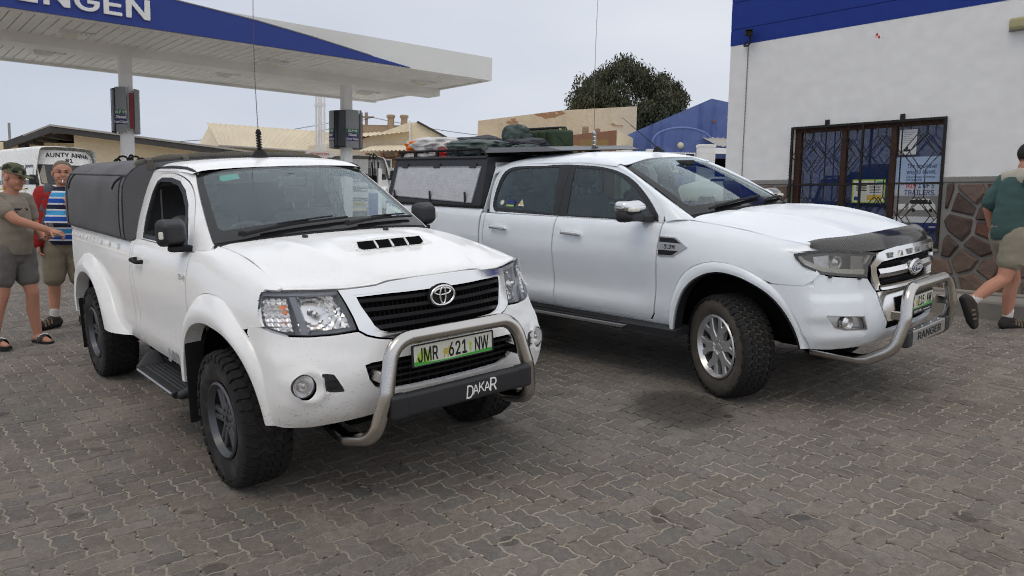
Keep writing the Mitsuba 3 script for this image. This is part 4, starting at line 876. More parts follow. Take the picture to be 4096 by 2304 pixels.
part(pk, 'roof_strip', cat(*[tube([(x, s * y, z) for x, y, z in ((-1.07, .600, 1.7395), (-1.13, .609, 1.760), (-1.22, .612, 1.772), (-1.5, .618, 1.780), (-1.9, .612, 1.770))], 0.012, 8, flat=1.0) for s in (-1, 1)]), 'black_trim', 40)
part(pk, 'cab_back', cat(moved(extrude(Polygon([(-.80, .55), (.80, .55), (.80, 1.27), (.64, 1.74), (-.64, 1.74), (-.80, 1.27)]).difference(sbox(-.55, 1.32, .55, 1.66)), .012), tr(-1.936) @ YZ)), 'white_paint', False)
part(pk, 'rear_window', moved(extrude(sbox(-.55, 1.32, .55, 1.66), .003), tr(-1.93) @ YZ), 'privacy_glass', False)
# windscreen
WS = Loft([0, .5, 1], [[(-.285, 0, 1.368), (-.292, .2, 1.366), (-.318, .40, 1.358), (-.358, .58, 1.346), (-.418, .748, 1.329)],
                        [(-.665, 0, 1.585), (-.670, .2, 1.583), (-.688, .37, 1.575), (-.715, .53, 1.558), (-.752, .678, 1.532)],
                        [(-1.045, 0, 1.770), (-1.048, .2, 1.768), (-1.054, .34, 1.762), (-1.064, .48, 1.750), (-1.078, .602, 1.730)]])
wsS = mirS(lambda s, t: WS(t / .8, s / .18))
half = sbox(-.72, .006, .72, .794)
inner = rrect(-.665, .665, .115, .765, .05)
part(pk, 'windscreen', oriented(skin(wsS, inner, .05, 0), (1, 0, 0)), 'screen_glass', 40)
part(pk, 'windscreen_border', oriented(skin(wsS, half.difference(inner), .03, .004), (1, 0, 1)), 'gloss_black', 40)
part(pk, 'cowl', cat(oriented(skin(wsS, sbox(-.74, -.06, .74, .012), .03, 0, -.004), (1, 0, 1)), box(-.46, -.30, -.70, .70, 1.27, 1.30)), 'mat_black', 40)
q = skin(wsS, Polygon([(.375, .665), (.515, .655), (.535, .69), (.515, .735), (.375, .735)]), .05, 0, -0.004)
part(pk, 'sticker', mirror(q), 'teal_sticker', 30)
part(pk, 'licence_disc', skin(wsS, affinity.translate(disc(.045), .585, .20), .03, 0, -.004), 'plate_white', 30)
part(pk, 'mirror_stem', cat(moved(rbox(.03, .22, .065, .014), tr(-.93, 0, 1.66)), box(-.985, -.93, -.02, .02, 1.68, 1.72)), 'black_trim', 30)
def wiper(x0, y0, y1, x1, s):
    """A wiper arm lying along the foot of the glass."""
    a = wsS(np.array([abs(y0) / .75 * .72]), np.array([.035]))[0] * [1, np.sign(y0), 1] + [.03, 0, .02]
    def on(y, t): return wsS(np.array([abs(y) / .75 * .72]), np.array([t]))[0] * [1, np.sign(y) if y else 1, 1] + np.array([.018, 0, .022])
    arm = [on(y0, .02), on(y0 + (y1 - y0) * .3, .05), on(y0 + (y1 - y0) * .62, .075)]
    bl = [on(y0 + (y1 - y0) * t, .045 + .05 * t) + [0, 0, -.006] for t in np.linspace(.18, 1, 12)]
    k = part(pk, 'wiper', cat(tube(smooth_path(arm, 12), np.linspace(.013, .008, 12), 6), moved(lathe([(0, .03), (.018, .026), (.022, 0)], 12), tr(*on(y0, .012)))), 'mat_black', 40)
    part(k, 'blade', cat(tube(bl, .0075, 6, flat=1.6), tube([p + [0.004, 0, .018] for p in bl[2:-2]], .005, 6)), 'mat_black', 40)
wiper(0, -.58, .10, 0, 1); wiper(0, .06, .66, 0, 1)
# bonnet
HH = Loft([0, .27, .54, .78, .95, 1.0], [
    [(-.335, 0, 1.358), (-.340, .15, 1.3575), (-.355, .30, 1.353), (-.378, .43, 1.347), (-.405, .56, 1.339), (-.425, .65, 1.331), (-.44, .715, 1.318)],
    [(.02, 0, 1.342), (.02, .15, 1.341), (.02, .30, 1.338), (.01, .44, 1.333), (0, .58, 1.318), (-.01, .675, 1.302), (-.01, .718, 1.290)],
    [(.38, 0, 1.303), (.375, .15, 1.302), (.365, .30, 1.298), (.35, .44, 1.290), (.33, .58, 1.270), (.30, .685, 1.247), (.29, .732, 1.235)],
    [(.66, 0, 1.257), (.645, .15, 1.255), (.62, .29, 1.250), (.60, .38, 1.236), (.55, .55, 1.214), (.47, .70, 1.203), (.44, .741, 1.199)],
    [(.818, 0, 1.219), (.800, .16, 1.217), (.762, .285, 1.209), (.742, .355, 1.193), (.672, .545, 1.183), (.567, .705, 1.186), (.538, .746, 1.184)],
    [(.838, 0, 1.203), (.820, .16, 1.201), (.782, .285, 1.192), (.762, .355, 1.175), (.690, .545, 1.168), (.585, .705, 1.172), (.555, .750, 1.172)]])
hoodS = mirS(lambda s, t: HH(t / 1.25, s / .125))
def hood_bumps(s, t):
    p = hoodS(s, t); y = p[..., 1]; x = p[..., 0]
    p[..., 2] += .010 * np.exp(-((np.abs(y) - (.40 + .10 * (.8 - x) * .4)) / .05) ** 2) * np.clip((.62 - x) / .25, 0, 1) * np.clip((x + .3) / .2, 0, 1); return p
bonnet = part(pk, 'bonnet', oriented(skin(hood_bumps, sbox(-.7455, .004, .7455, 1.247), .03, .025, flip=True), (0, 0, 1)), 'white_paint', 32)
# scoop with its four openings
def scoop():
    zb = lambda x, y: float(hoodS(np.array([min(abs(y), .6) * .9]), np.array([(x + .335) / 1.18 * 1.25]))[0, 2])
    st = []
    for x, w, h in ((-.10, .20, .002), (.02, .245, .026), (.15, .275, .046), (.27, .29, .060), (.318, .29, .062), (.334, .30, .050), (.376, .315, .014), (.435, .335, .010), (.448, .345, -.004)):
        r = []
        for yy, hh in ((-1.16, -.006), (-1.14, .14), (-.95, .24), (-.80, .90), (-.5, 1.0), (0, 1.03), (.5, 1.0), (.80, .90), (.95, .24), (1.14, .14), (1.16, -.006)):
            y = yy * w; r.append((x, y, zb(x, y) + (hh * h if hh > 0 else -.004)))
        st.append(r)
    V = np.array(st); a, b = V.shape[:2]; i, j = np.meshgrid(np.arange(a - 1), np.arange(b - 1), indexing='ij'); k = i * b + j
    f = np.vstack([np.stack([k, k + b, k + b + 1], -1).reshape(-1, 3), np.stack([k, k + b + 1, k + 1], -1).reshape(-1, 3)])
    return oriented(trimesh.Trimesh(V.reshape(-1, 3), f, process=False), (0, 0, 1)), zb
sco, zb = scoop(); sk = part(bonnet, 'scoop', sco, 'white_paint', 24)
fz0, fz1 = zb(.372, 0) + .010, zb(.332, 0) + .045
def on_face(y, t): return (.374 + (.330 - .374) * t + .014, y, fz0 + (fz1 - fz0) * t + .009)
hole = [on_face(y, t) for y, t in ((-.19, .04), (.19, .04), (.212, .3), (.205, 1.0), (-.205, 1.0), (-.212, .3))]
def slab(pts, n, th):
    p = np.array(pts); q = np.vstack([p, p - np.asarray(n) * th]); return hull(q)
rimh = np.array(hole); rc = rimh.mean(0); rimo = rc + (rimh - rc) * [1.3, 1.10, 1.30] - np.array([.004, 0, .004])
part(bonnet, 'scoop_rim', slab(rimo, (.7, 0, .7), .022), 'white_paint', 25)
part(bonnet, 'scoop_opening', slab(hole, (.7, 0, .7), .006), 'dark_void', False)
for y in (-.10, 0, .10): part(bonnet, 'scoop_vane', hull([on_face(y - .006, 0), on_face(y + .006, 0), on_face(y - .006, .95), on_face(y + .006, .95), (on_face(y, 0)[0] + .010, y, on_face(y, 0)[2] + .01), (on_face(y, .95)[0] + .010, y, on_face(y, .95)[2] + .004)]), 'white_paint', False)
for y in (-.28, .28): part(bonnet, 'washer_nozzle', moved(rbox(.035, .028, .018, .006), tr(-.17, y, zb(-.17, y) + .008)), 'black_trim', 30)
# nose
NYS = [0, .2, .4, .55, .68, .78, .848, .878, .889, .892]
NZ = [.44, .50, .56, .64, .72, .80, .88, .93, .98, 1.05, 1.12, 1.19]
NX = [[.66, .66, .655, .65, .63, .60, .57, .53, .44, .30], [.78, .778, .775, .765, .735, .69, .635, .57, .46, .31], [.845, .842, .835, .825, .785, .73, .66, .585, .47, .32],
      [.892, .888, .876, .855, .812, .758, .690, .595, .46, .31], [.905, .90, .886, .862, .815, .760, .690, .575, .45, .30], [.898, .892, .878, .848, .795, .730, .655, .545, .43, .29],
      [.882, .875, .858, .82, .755, .68, .60, .51, .41, .27], [.872, .865, .846, .808, .735, .66, .575, .49, .39, .26], [.872, .864, .838, .79, .715, .638, .555, .475, .38, .25],
      [.868, .855, .815, .762, .688, .612, .53, .455, .37, .24], [.858, .842, .79, .730, .655, .582, .505, .435, .36, .23], [.842, .822, .755, .688, .612, .545, .475, .41, .34, .22]]
def yk(z): return np.array(NYS) - np.array([0, 0, 0, 0, 0, .004, .010, .022, .035, .045]) * np.clip((z - .98) / .2, 0, 1) - np.array([0, 0, 0, 0, 0, .01, .02, .03, .035, .04]) * np.clip((.56 - z) / .12, 0, 1)
HN = Loft(NZ, [[(x, y) for x, y in zip(r, yk(z))] for z, r in zip(NZ, NX)])
SU = np.cumsum(np.r_[0, np.hypot(np.diff(NX[5]), np.diff(NYS))]); SINV = PchipInterpolator(SU, np.arange(10)); UY = PchipInterpolator(NYS[:9], SU[:9])
def nose(u, z):
    z = np.asarray(z, float); u = np.asarray(u, float); q = HN(z, SINV(np.clip(np.abs(u), 0, SU[-1]))); return np.stack([q[..., 0], q[..., 1] * np.sign(u + 1e-9), z + 0 * u], -1)
def ny(pts): return [(float(UY(y)) if y < .9 else SU[8] + (y - .905), z) for y, z in pts]
def full(m, _=0): return m
def npan(poly, step=.03, lip=.014, off=0.0, gap=.002): return oriented(skin(nose, poly.buffer(-gap, join_style=2) if gap else poly, step, lip, off), (1, .4, 0))
hl = Polygon(ny([(.535, 1.166), (.62, 1.168), (.72, 1.169), (.80, 1.167), (.842, 1.166), (.850, 1.15), (.862, 1.09), (.866, 1.03), (.858, 1.005), (.83, .982), (.78, .962), (.70, .955), (.60, .958), (.487, .968), (.497, 1.03), (.515, 1.10)])).buffer(-.006).buffer(.006, 4)
chrome = sym(Polygon(ny([(0, 1.200), (.16, 1.198), (.285, 1.188), (.355, 1.171), (.45, 1.165), (.530, 1.162), (.510, 1.10), (.491, 1.03), (.479, .965), (.44, .938), (.39, .920), (.32, .905), (.2, .899), (0, .897)])))
gr = sym(Polygon(ny([(0, 1.138), (.30, 1.138), (.465, 1.132), (.452, 1.08), (.405, .975), (.375, .945), (.33, .930), (.2, .924), (0, .922)])))
low = sym(Polygon(ny([(0, .806), (.44, .800), (.475, .792), (.462, .72), (.425, .668), (.36, .642), (.2, .634), (0, .632)])))
fogc = (float(UY(.76)), .715)
fogh = affinity.translate(disc(.062, 28), *fogc)
fvent = Polygon(ny([(.684, .776), (.63, .765), (.585, .672), (.680, .680)])).buffer(-.006).buffer(.006, 3)
edge = [(SU[7] + .005, .985), (SU[7] - .004, .93), (SU[7] + .0, .84), (SU[7] - .022, .70), (SU[7] - .04, .60), (SU[7] - .045, .50), (SU[7] - .05, .455)]
edge = [(SU[7] + .06, .990), (SU[7] + .10, .955), (SU[7] + .07, .90), (SU[7] + .05, .84), (SU[7] + .02, .70), (SU[7] + .0, .60), (SU[7] - .03, .52), (SU[7] - .05, .498)]
bump = sym(Polygon([(0, .893)] + ny([(.2, .895), (.32, .900), (.395, .915), (.445, .933), (.482, .9605), (.60, .952), (.70, .949), (.785, .955), (.838, .976), (.862, .998)]) + edge + ny([(.78, .486), (.70, .482), (.45, .490), (.30, .505)]) + [(0, .51)])).difference(low).difference(shapely.union_all([fogh, affinity.scale(fogh, -1, 1, origin=(0, 0))])).difference(shapely.union_all([fvent, affinity.scale(fvent, -1, 1, origin=(0, 0))]))
def fogbulge(u, z):
    p = nose(u, z); d = np.hypot(np.abs(u) - fogc[0] + .02, (z - fogc[1]) * 1.15); p[..., 0] += -.022 * np.exp(-(d / .12) ** 2) + .020 * np.exp(-((d - .085) / .022) ** 2)
    p[..., 0] += .012 * np.exp(-((z - .845) / .05) ** 2) * np.clip((np.abs(u) - .62) / .2, 0, 1); return p
bm = oriented(skin(fogbulge, bump.buffer(-.002, join_style=2), .022, .03), (1, .4, 0)); bumper = part(pk, 'bumper', full(bm, 0), 'white_paint', 40)
low_b = oriented(skin(lambda u, z: nose(u, z) - np.stack([.05 + 0 * u, 0 * u, 0 * u], -1), low.buffer(.02), .05, 0), (1, 0, 0)); part(bumper, 'lower_grille_back', full(low_b, 0), 'dark_void', 40)
def hbar(z, y1, d, w, t, m=24):
    ys = np.linspace(-y1, y1, m); p = nose(np.sign(ys) * np.array([float(UY(abs(y))) for y in ys]), np.full(m, z)) - [d, 0, 0]; return tube(p, w, 6, flat=t)
for z in (.775, .742, .709, .676): part(bumper, 'lower_grille_bar', hbar(z, .47 if z > .70 else .42, .02, .007, 1.6), 'mat_black', 30)
part(bumper, 'lower_grille_mesh', cat(*[tube(nose(np.full(5, y), np.linspace(.64, .80, 5)) - [.03, 0, 0], .003, 5) for y in np.arange(-.44, .45, .055)]), 'mat_black', 30)
both(bumper, 'fog_vent', oriented(skin(lambda u, z: nose(u, z) - np.stack([.018 + 0 * u, 0 * u, 0 * u], -1), fvent.buffer(.006), .04, 0), (1, 0, 0)), 'black_trim')
for z in (.70, .735): part(bumper, 'fog_vent_bar', cat(*[f(tube(nose(np.linspace(float(UY(.615)), float(UY(.665)), 5), np.full(5, z)) - [.008, 0, 0], .004, 5)) for f in (mirror, lambda m: m)]), 'mat_black', 30)
fp = nose(np.array([fogc[0]]), np.array([fogc[1]]))[0]
for s in (-1, 1):
    M = frame((fp[0] - .026, s * (fp[1] - .003), fp[2]), (0, s * 1, 0), (1, s * .22, .02))
    M[:3, 0], M[:3, 1], M[:3, 2] = np.cross((0, 0, 1), M[:3, 2]) / np.linalg.norm(np.cross((0, 0, 1), M[:3, 2])), (0, 0, 1), M[:3, 2]
    k = part(pk, 'fog_lamp', moved(lathe([(.061, -.03), (.061, .002), (.059, .004), (.056, .002), (.055, -.02)], 32), M), 'black_trim', 30)
    part(k, 'reflector', moved(lathe([(0, -.045), (.02, -.043), (.042, -.032), (.056, -.006)], 28), M), 'reflector', 40)
    part(k, 'bulb_hood', moved(lathe([(0, .0), (.014, -.002), (.016, -.03)], 16), M), 'chrome', 40)
    part(k, 'glass', moved(lathe([(0, .012), (.03, .010), (.056, .003)], 28), M), 'lens', 40)
fill_ = sbox(SU[5], .94, SU[6] + .02, 1.160).difference(hl.buffer(.001))
both(pk, 'inner_wing', npan(fill_, .03, .0, -.014, 0), 'white_paint')
# grille
grille = part(pk, 'grille', full(npan(chrome.difference(gr), .025, .02, .006, .0015), 0), 'chrome', 50, 'bright chrome grille surround')
part(grille, 'back', full(oriented(skin(lambda u, z: nose(u, z) - np.stack([.06 + 0 * u, 0 * u, 0 * u], -1), gr.buffer(.03), .05, 0), (1, 0, 0)), 0), 'dark_void', 40)
part(grille, 'inner_edge', full(npan(gr.buffer(.002).difference(gr.buffer(-.008)), .02, .02, .001, 0), 0), 'chrome', 40)
for z, y1 in ((1.098, .452), (1.052, .436), (1.006, .414), (.962, .39)):
    ys = np.linspace(-y1, y1, 30); b = nose(np.sign(ys) * np.array([float(UY(abs(y))) for y in ys]), np.full(30, z))
    pr = [(-.018, .014), (-.008, .012), (-.012, -.004), (-.03, -.012), (-.045, .008)]
    V = np.array([[p + [a, 0, c] for a, c in pr] for p in b]); n, K = V.shape[:2]; i, j = np.meshgrid(np.arange(n - 1), np.arange(K), indexing='ij'); k0 = i * K + j; k1 = i * K + (j + 1) % K
    part(grille, 'slat', oriented_out(trimesh.Trimesh(V.reshape(-1, 3), np.vstack([np.stack([k0, k0 + K, k1 + K], -1).reshape(-1, 3), np.stack([k0, k1 + K, k1], -1).reshape(-1, 3)]), process=False)), 'black_trim', 35)
part(grille, 'mesh', cat(*[tube(nose(np.full(6, u), np.linspace(.925, 1.137, 6)) - [.045, 0, 0], .0025, 4) for u in np.arange(-.47, .48, .026)]), 'mat_black', False, kind='stuff')
EM = np.eye(4); EM[:3, 0], EM[:3, 1], EM[:3, 2], EM[:3, 3] = (0, 1, 0), (0, 0, 1), (1, 0, 0), (.872, 0, 1.088)
EM = EM @ rot(0, (1, 0, 0))
part(grille, 'emblem', ovals(EM, .080), 'chrome', 30, 'emblem of three chrome ovals'); part(grille, 'emblem_base', moved(extrude(disc(.086, 40, .064), .014, -.020), EM), 'mat_black', False)
# headlamps
for s, f in ((-1, mirror), (1, lambda m: m)):
    k = part(pk, 'headlight', f(npan(hl, .03, .03, .004, .002)), 'lens', 40, 'clear headlight with amber indicator')
    ins = lambda d: (lambda u, z: nose(u, z) - np.stack([d + 0 * u, 0 * u, 0 * u], -1))
    part(k, 'housing', f(oriented(skin(nose, hl.buffer(-.002), .04, -.075, -.080), (1, .4, 0))), 'lamp_bezel', 35)
    part(k, 'brow', f(npan(hl.intersection(sbox(0, 1.146, 3, 1.3)), .03, .03, -.012, .003)), 'lamp_bezel', 35)
    part(k, 'rim_strip', f(npan(hl.difference(hl.buffer(-.004)), .02, .012, .0015, 0)), 'black_trim', 35)
    ud = float(UY(.735))
    part(k, 'divider', f(npan(Polygon([(ud - .022, 1.145), (ud + .012, 1.145), (ud - .012, .955), (ud - .042, .955)]).intersection(hl), .03, .05, -.014, .001)), 'lamp_bezel', 35)
    main = hl.intersection(sbox(0, .95, ud - .025, 1.14)).buffer(-.008); sidel = hl.intersection(sbox(ud + .005, .95, 3, 1.14)).buffer(-.008)
    def bowl(u, z):
        p = nose(u, z); cx, cz = float(UY(.64)), 1.05; d = np.hypot(u - cx, (z - cz) * 1.05); w = .006 * np.sin(d * 260) * (d > .05)
        p[..., 0] -= .085 - .30 * d ** 1.3 - w + .004 * np.sin(u * 160) * (u < cx - .06); return p
    part(k, 'reflector', f(oriented(skin(bowl, main, .012, 0), (1, .4, 0))), 'reflector', 25)
    c = nose(np.array([float(UY(.64))]), np.array([1.05]))[0]; part(k, 'bulb', f(moved(lathe([(0, .055), (.016, .05), (.02, .03), (.02, 0)], 20), frame(c - [.09, 0, 0], (0, 1, 0), (1, .3, 0)))), 'chrome', 40)
    def ribs(u, z):
        p = nose(u, z); p[..., 0] -= .035 + .008 * np.sin(z * 250) + .005 * np.sin(u * 210); return p
    part(k, 'side_reflector', f(oriented(skin(ribs, sidel, .009, 0), (1, .4, 0))), 'reflector', 25)
    ua = float(UY(.80)); am = shapely.union_all([sbox(ua - .036, 1.088, ua - .004, 1.108), sbox(ua - .036, 1.066, ua - .014, 1.078), sbox(ua - .024, 1.022, ua - .006, 1.032)])
    part(k, 'indicator', f(npan(am, .02, .02, -.022, 0)), 'amber', 35)
# bull bar, bar with lettering, plate
bp = [(.40, .53, .43), (.74, .54, .385), (.975, .505, .445), (1.02, .455, .66), (.985, .385, .925), (.985, -.385, .925), (1.02, -.455, .66), (.975, -.505, .445), (.74, -.54, .385), (.40, -.53, .43)]
bpath = np.vstack([bent(bp, .13, 9)])
bb_ = part(pk, 'bull_bar', tube(bpath, .038, 18), 'steel', 60, 'polished steel bull bar')
part(bb_, 'cross_bar', moved(cat(moved(rbox(.06, .88, .118, .02), tr(1.035, 0, .602)), moved(rbox(.068, .10, .126, .02), tr(1.035, -.40, .602)), moved(rbox(.068, .10, .126, .02), tr(1.035, .40, .602))), tr()), 'black_trim', 40)
FR = np.eye(4); FR[:3, 0], FR[:3, 1], FR[:3, 2] = (0, 1, 0), (0, 0, 1), (1, 0, 0)
dk = cat(*[moved(text(c, h, .002, w, False, sh), tr(x, dz)) for c, x, h, w, dz, sh in (('D', -.075, .070, .042, -.018, .1), ('A', -.034, .050, .038, -.002, 0), ('K', .004, .050, .036, .004, .05), ('A', .042, .050, .038, .0, 0), ('R', .082, .072, .046, -.006, .05))])
part(bb_, 'lettering', moved(dk, tr(1.0655, .09, .578) @ FR), 'white_letters', False, 'white lettering on the black cross bar')
both(bb_, 'bracket', box(.86, .99, .41, .45, .71, .77, .006), 'steel', False)
number_plate(pk, tr(.968, -.005, .815) @ FR, 'JMR 621 NW', .525, .118)
# mirrors, handles, badge, lettering low on the door
def shell(sx, sy, sz, r): return rbox(sx, sy, sz, r, 16)
for s, f in ((-1, mirror), (1, lambda m: m)):
    k = part(pk, 'wing_mirror', f(moved(cat(hull(np.vstack([shell(.08, .175, .165, .04).vertices + [-.02, .0, 0], shell(.06, .13, .12, .03).vertices + [.04, .0, .0]]))), tr(-.665, .905, 1.395))), 'black_trim', 45)
    part(k, 'arm', f(hull(np.vstack([rbox(.14, .05, .035, .012).vertices + [-.70, .80, 1.293], rbox(.08, .06, .035, .012).vertices + [-.665, .90, 1.297]]))), 'mat_black', 40)
    part(k, 'glass', f(moved(extrude(rrect(-.075, .075, -.07, .07, .03), .002), tr(-.7275, .905, 1.395) @ YZ)), 'chrome', False)
    part(k, 'repeater', f(moved(rbox(.02, .035, .045, .008), tr(-.625, .975, 1.385))), 'plate_white', 40)
    dk_ = dr_[0 if s < 0 else 1]; y = float(HS.y(-1.6, 1.13)[0])
    part(dk_, 'handle', f(cat(tube(bent([(-1.69, y - .01, 1.145), (-1.68, y + .042, 1.143), (-1.54, y + .042, 1.137), (-1.525, y - .01, 1.136)], .02, 5), .014, 10, flat=1.0))), 'mat_black', 45)
    part(dk_, 'handle_cup', f(HS.panel([(-1.575 + .052 * math.cos(t), 1.135 + .056 * math.sin(t)) for t in np.arange(20) * PI / 10], gap=0, off=.0012, lip=0.004)), 'white_paint', 35)
    yb_ = float(HS.y(-.64, 1.13)[0]); BM = np.eye(4); BM[:3, 0], BM[:3, 1], BM[:3, 2], BM[:3, 3] = (1, 0, 0), (0, 0, 1), (0, -1, 0), (-.655, -yb_ - .001, 1.105)
    if s < 0:
        part(dk_, 'badge', moved(text('3.0D-4D', .032, .004, .125), BM), 'chrome', False)
        y2 = float(HS.y(-.9, .60)[0]); BM[:3, 3] = (-.905, -y2 - .0012, .535); BM[:3, 1] = (0, .05, 1)
        g = cat(*[moved(text(c, h, .0015, w, False, sh), tr(x, dz)) for c, x, h, w, dz, sh in (('D', -.155, .135, .085, -.022, .1), ('A', -.075, .09, .075, .0, 0), ('K', .0, .09, .07, -.008, .05), ('A', .075, .09, .075, -.012, 0), ('R', .155, .135, .09, -.022, .05))])
        part(dk_, 'lettering', moved(g, BM), 'sign_grey', False, 'grey lettering low on the door')
# steps and mud flaps
for s, f in ((-1, mirror), (1, lambda m: m)):
    k = part(pk, 'side_step', f(cat(box(-1.42, -.62, .80, .985, .395, .425, .01), tube([(-1.42, .985, .41), (-.60, .985, .41)], .022, 10))), 'mat_black', 35, 'black ribbed side step')
    part(k, 'ribs', f(cat(*[box(-1.40, -.62, y - .006, y + .006, .423, .432, .002) for y in (.83, .86, .89, .92, .95)])), 'black_trim', False)
    part(k, 'end_piece', f(hull(np.vstack([rbox(.06, .19, .05, .02).vertices + [-1.46, .90, .41], rbox(.04, .10, .05, .018).vertices + [-1.52, .865, .475]]))), 'black_trim', 45); part(k, 'end_piece', f(hull(np.vstack([rbox(.06, .17, .05, .02).vertices + [-.585, .90, .41], rbox(.04, .10, .05, .018).vertices + [-.55, .86, .45]]))), 'black_trim', 45)
    part(k, 'step_edge', f(tube([(-1.40, 1.004, .416), (-.63, 1.004, .416)], .008, 8)), 'brushed_alloy', 40)
    part(pk, 'mud_flap', f(hull(np.vstack([box(-.545, -.535, .70, .935, .24, .26, 0).vertices, box(-.50, -.49, .72, .94, .76, .80, 0).vertices]))), 'mat_black', False); part(pk, 'mud_flap', f(hull(np.vstack([box(-3.625, -3.615, .70, .925, .16, .18, 0).vertices, box(-3.60, -3.59, .72, .93, .60, .62, 0).vertices]))), 'mat_black', False)
# underside
part(pk, 'chassis', cat(box(-3.95, .55, -.42, .42, .38, .55), box(-.9, .5, -.70, .70, .46, .70), box(-1.9, -.6, -.79, .79, .44, .56), box(-3.1, -3.05, -.7, .7, .34, .46), box(-.05, .05, -.7, .7, .34, .46), box(.30, .60, -.50, .50, .43, .52), box(-.45, .50, -.66, .66, .6, 1.12), hull([(-.5, -.3, .95), (-.5, .3, .95), (.4, -.3, .95), (.4, .3, .95), (-.5, 0, 1.2)])), 'dark_void', False)
# wheels
for x in (0, -3.085):
    for s in (-1, 1): wheel(pk, .392, .272, .214, 0, axle(x, s * .80, .390, 0, s < 0), ('rubber', 'dark_alloy', 'mat_black', 'tread_rubber', 'mat_black'))
# inside
part(pk, 'dashboard', cat(hull([(-.40, -.74, 1.10), (-.40, .74, 1.10), (-.46, -.72, 1.31), (-.46, .72, 1.31), (-.80, -.74, 1.26), (-.80, .74, 1.26), (-.85, -.74, 1.0), (-.85, .74, 1.0)]), moved(rbox(.22, .36, .10, .04), tr(-.74, -.37, 1.30))), 'cabin_grey', 40)
steering(pk, -.93, -.37, 1.24)
for y in (-.40, .36): seat(pk, -1.45, y, .82)
part(pk, 'cabin_trim', cat(box(-1.90, -1.88, -.76, .76, .6, 1.32), box(-1.9, -.5, -.77, .77, .55, .58), box(-1.90, -1.88, -.62, .62, 1.64, 1.74)), 'cabin_light', False)
part(pk, 'headlining', box(-1.9, -1.12, -.56, .56, 1.725, 1.735), 'cabin_light', False)
part(pk, 'door_trim', cat(*[box(-1.75, -.7, s * .76 - .015, s * .76 + .015, .56, 1.265) for s in (-1, 1)]), 'cabin_grey', False)
part(pk, 'belt', tube([(-1.70, -.66, 1.62), (-1.66, -.68, 1.3), (-1.5, -.66, .95)], .02, 6, flat=.15), 'cabin_grey', 30)
# soft cover over the load bed
def cover(x, s):
    K = np.array([(.872, 1.262), (.882, 1.36), (.878, 1.52), (.858, 1.66), (.808, 1.735), (.725, 1.795), (.60, 1.818), (.40, 1.832), (.20, 1.838), (0, 1.840)])
    x = np.asarray(x, float); s = np.asarray(s, float); q = CubicSpline(np.arange(10), K)(np.clip(s / .10, 0, 9)); t = np.clip((-3.80 - x) / .17, 0, 1)
    P = np.stack([x - 0 * s, q[..., 0], q[..., 1]], -1); hgt = (P[..., 2] - 1.26) / .6
    P[..., 0] = np.where(x < -3.5, -3.5 + (x + 3.5) * (1 - .10 * np.clip(hgt, 0, 1)), x)
    w = meshkit.fbm(np.stack([x * 1.6, s * 2.2, x * 0 + 3.], -1), 3, 2) - .5; w2 = meshkit.fbm(np.stack([x * 7 + s * 4, s * 5 - x * 2, x * 0], -1), 3, 8) - .5
    a = .016 * w + .007 * w2 + .005 * np.sin(x * 9 + s * 12) * np.exp(-((s - .12) / .1) ** 2) - .012 * np.exp(-((x + 2.05) / .05) ** 2) * (s < .45)
    a = a * np.clip(s / .05, .15, 1); P[..., 1] += a * np.where(s < .5, 1, .2); P[..., 2] += a * np.where(s > .45, 1, .2); return P
cv_ = oriented(skin(cover, sbox(-4.0, 0, -1.90, .9), .04, .02, flip=True), (0, 1, 1))
cov = part(pk, 'load_cover', cat(cv_, mirror(cv_)), 'canvas', 50, 'grey canvas load cover')
ends = []
for x in (-1.905, -3.965):
    b = cover(np.full(40, x if x > -3 else -4.0), np.linspace(0, .9, 40)); e = np.vstack([b, b[::-1] * [1, -1, 1]]); e = e[:, 1:]
    ends.append(moved(extrude(Polygon(e).buffer(0), .01), tr(b[:, 0].mean() - .005) @ YZ))
part(cov, 'end_panels', cat(*ends), 'canvas', False)
def on_cover(xs, ss, r, n=6):
    p = cover(np.asarray(xs, float), np.asarray(ss, float)); return tube(p + [0, .002, .002], r, n)
xs = np.linspace(-3.98, -1.92, 50); L = []
for f in (mirror, lambda m: m):
    L += [f(on_cover(xs, .385 + 0 * xs, .0065)), f(on_cover(xs, .012 + 0 * xs, .009)), f(on_cover(np.full(20, -2.06), np.linspace(0, .385, 20), .006)), f(on_cover(np.full(20, -3.9), np.linspace(0, .385, 20), .006)), f(on_cover(np.linspace(-2.06, -2.20, 10), np.linspace(.385, .27, 10), .009)), f(on_cover(np.linspace(-3.72, -3.80, 8), np.linspace(.375, .25, 8), .009)), f(on_cover(np.full(12, -1.91), np.linspace(0, .8, 12), .008))]
part(cov, 'seams', cat(*L), 'black_trim', 40)
part(cov, 'front_roll', cat(tube(smooth_path([(-1.96, -.74, 1.785), (-1.95, -.62, 1.828), (-1.95, -.3, 1.850), (-1.95, 0, 1.856), (-1.95, .3, 1.850), (-1.95, .62, 1.828), (-1.96, .74, 1.785)], 40), .030 + .005 * np.sin(np.arange(40) * 1.1), 12)), 'canvas_top', 50)
for y in (-.66, -.40): part(cov, 'strap', moved(tube([(-.055, 0, -.02), (-.05, 0, .035), (0, 0, .052), (.05, 0, .035), (.055, 0, -.03)], .022, 8, flat=.25, upv=(0, 1, 0)), tr(-1.95, y, 1.812 if y > -.5 else 1.795)), 'canvas_top', 40)
# on the roof
antenna(pk, -1.42, -.02, 1.836, 2.2, (0.10, 0.16), .13)
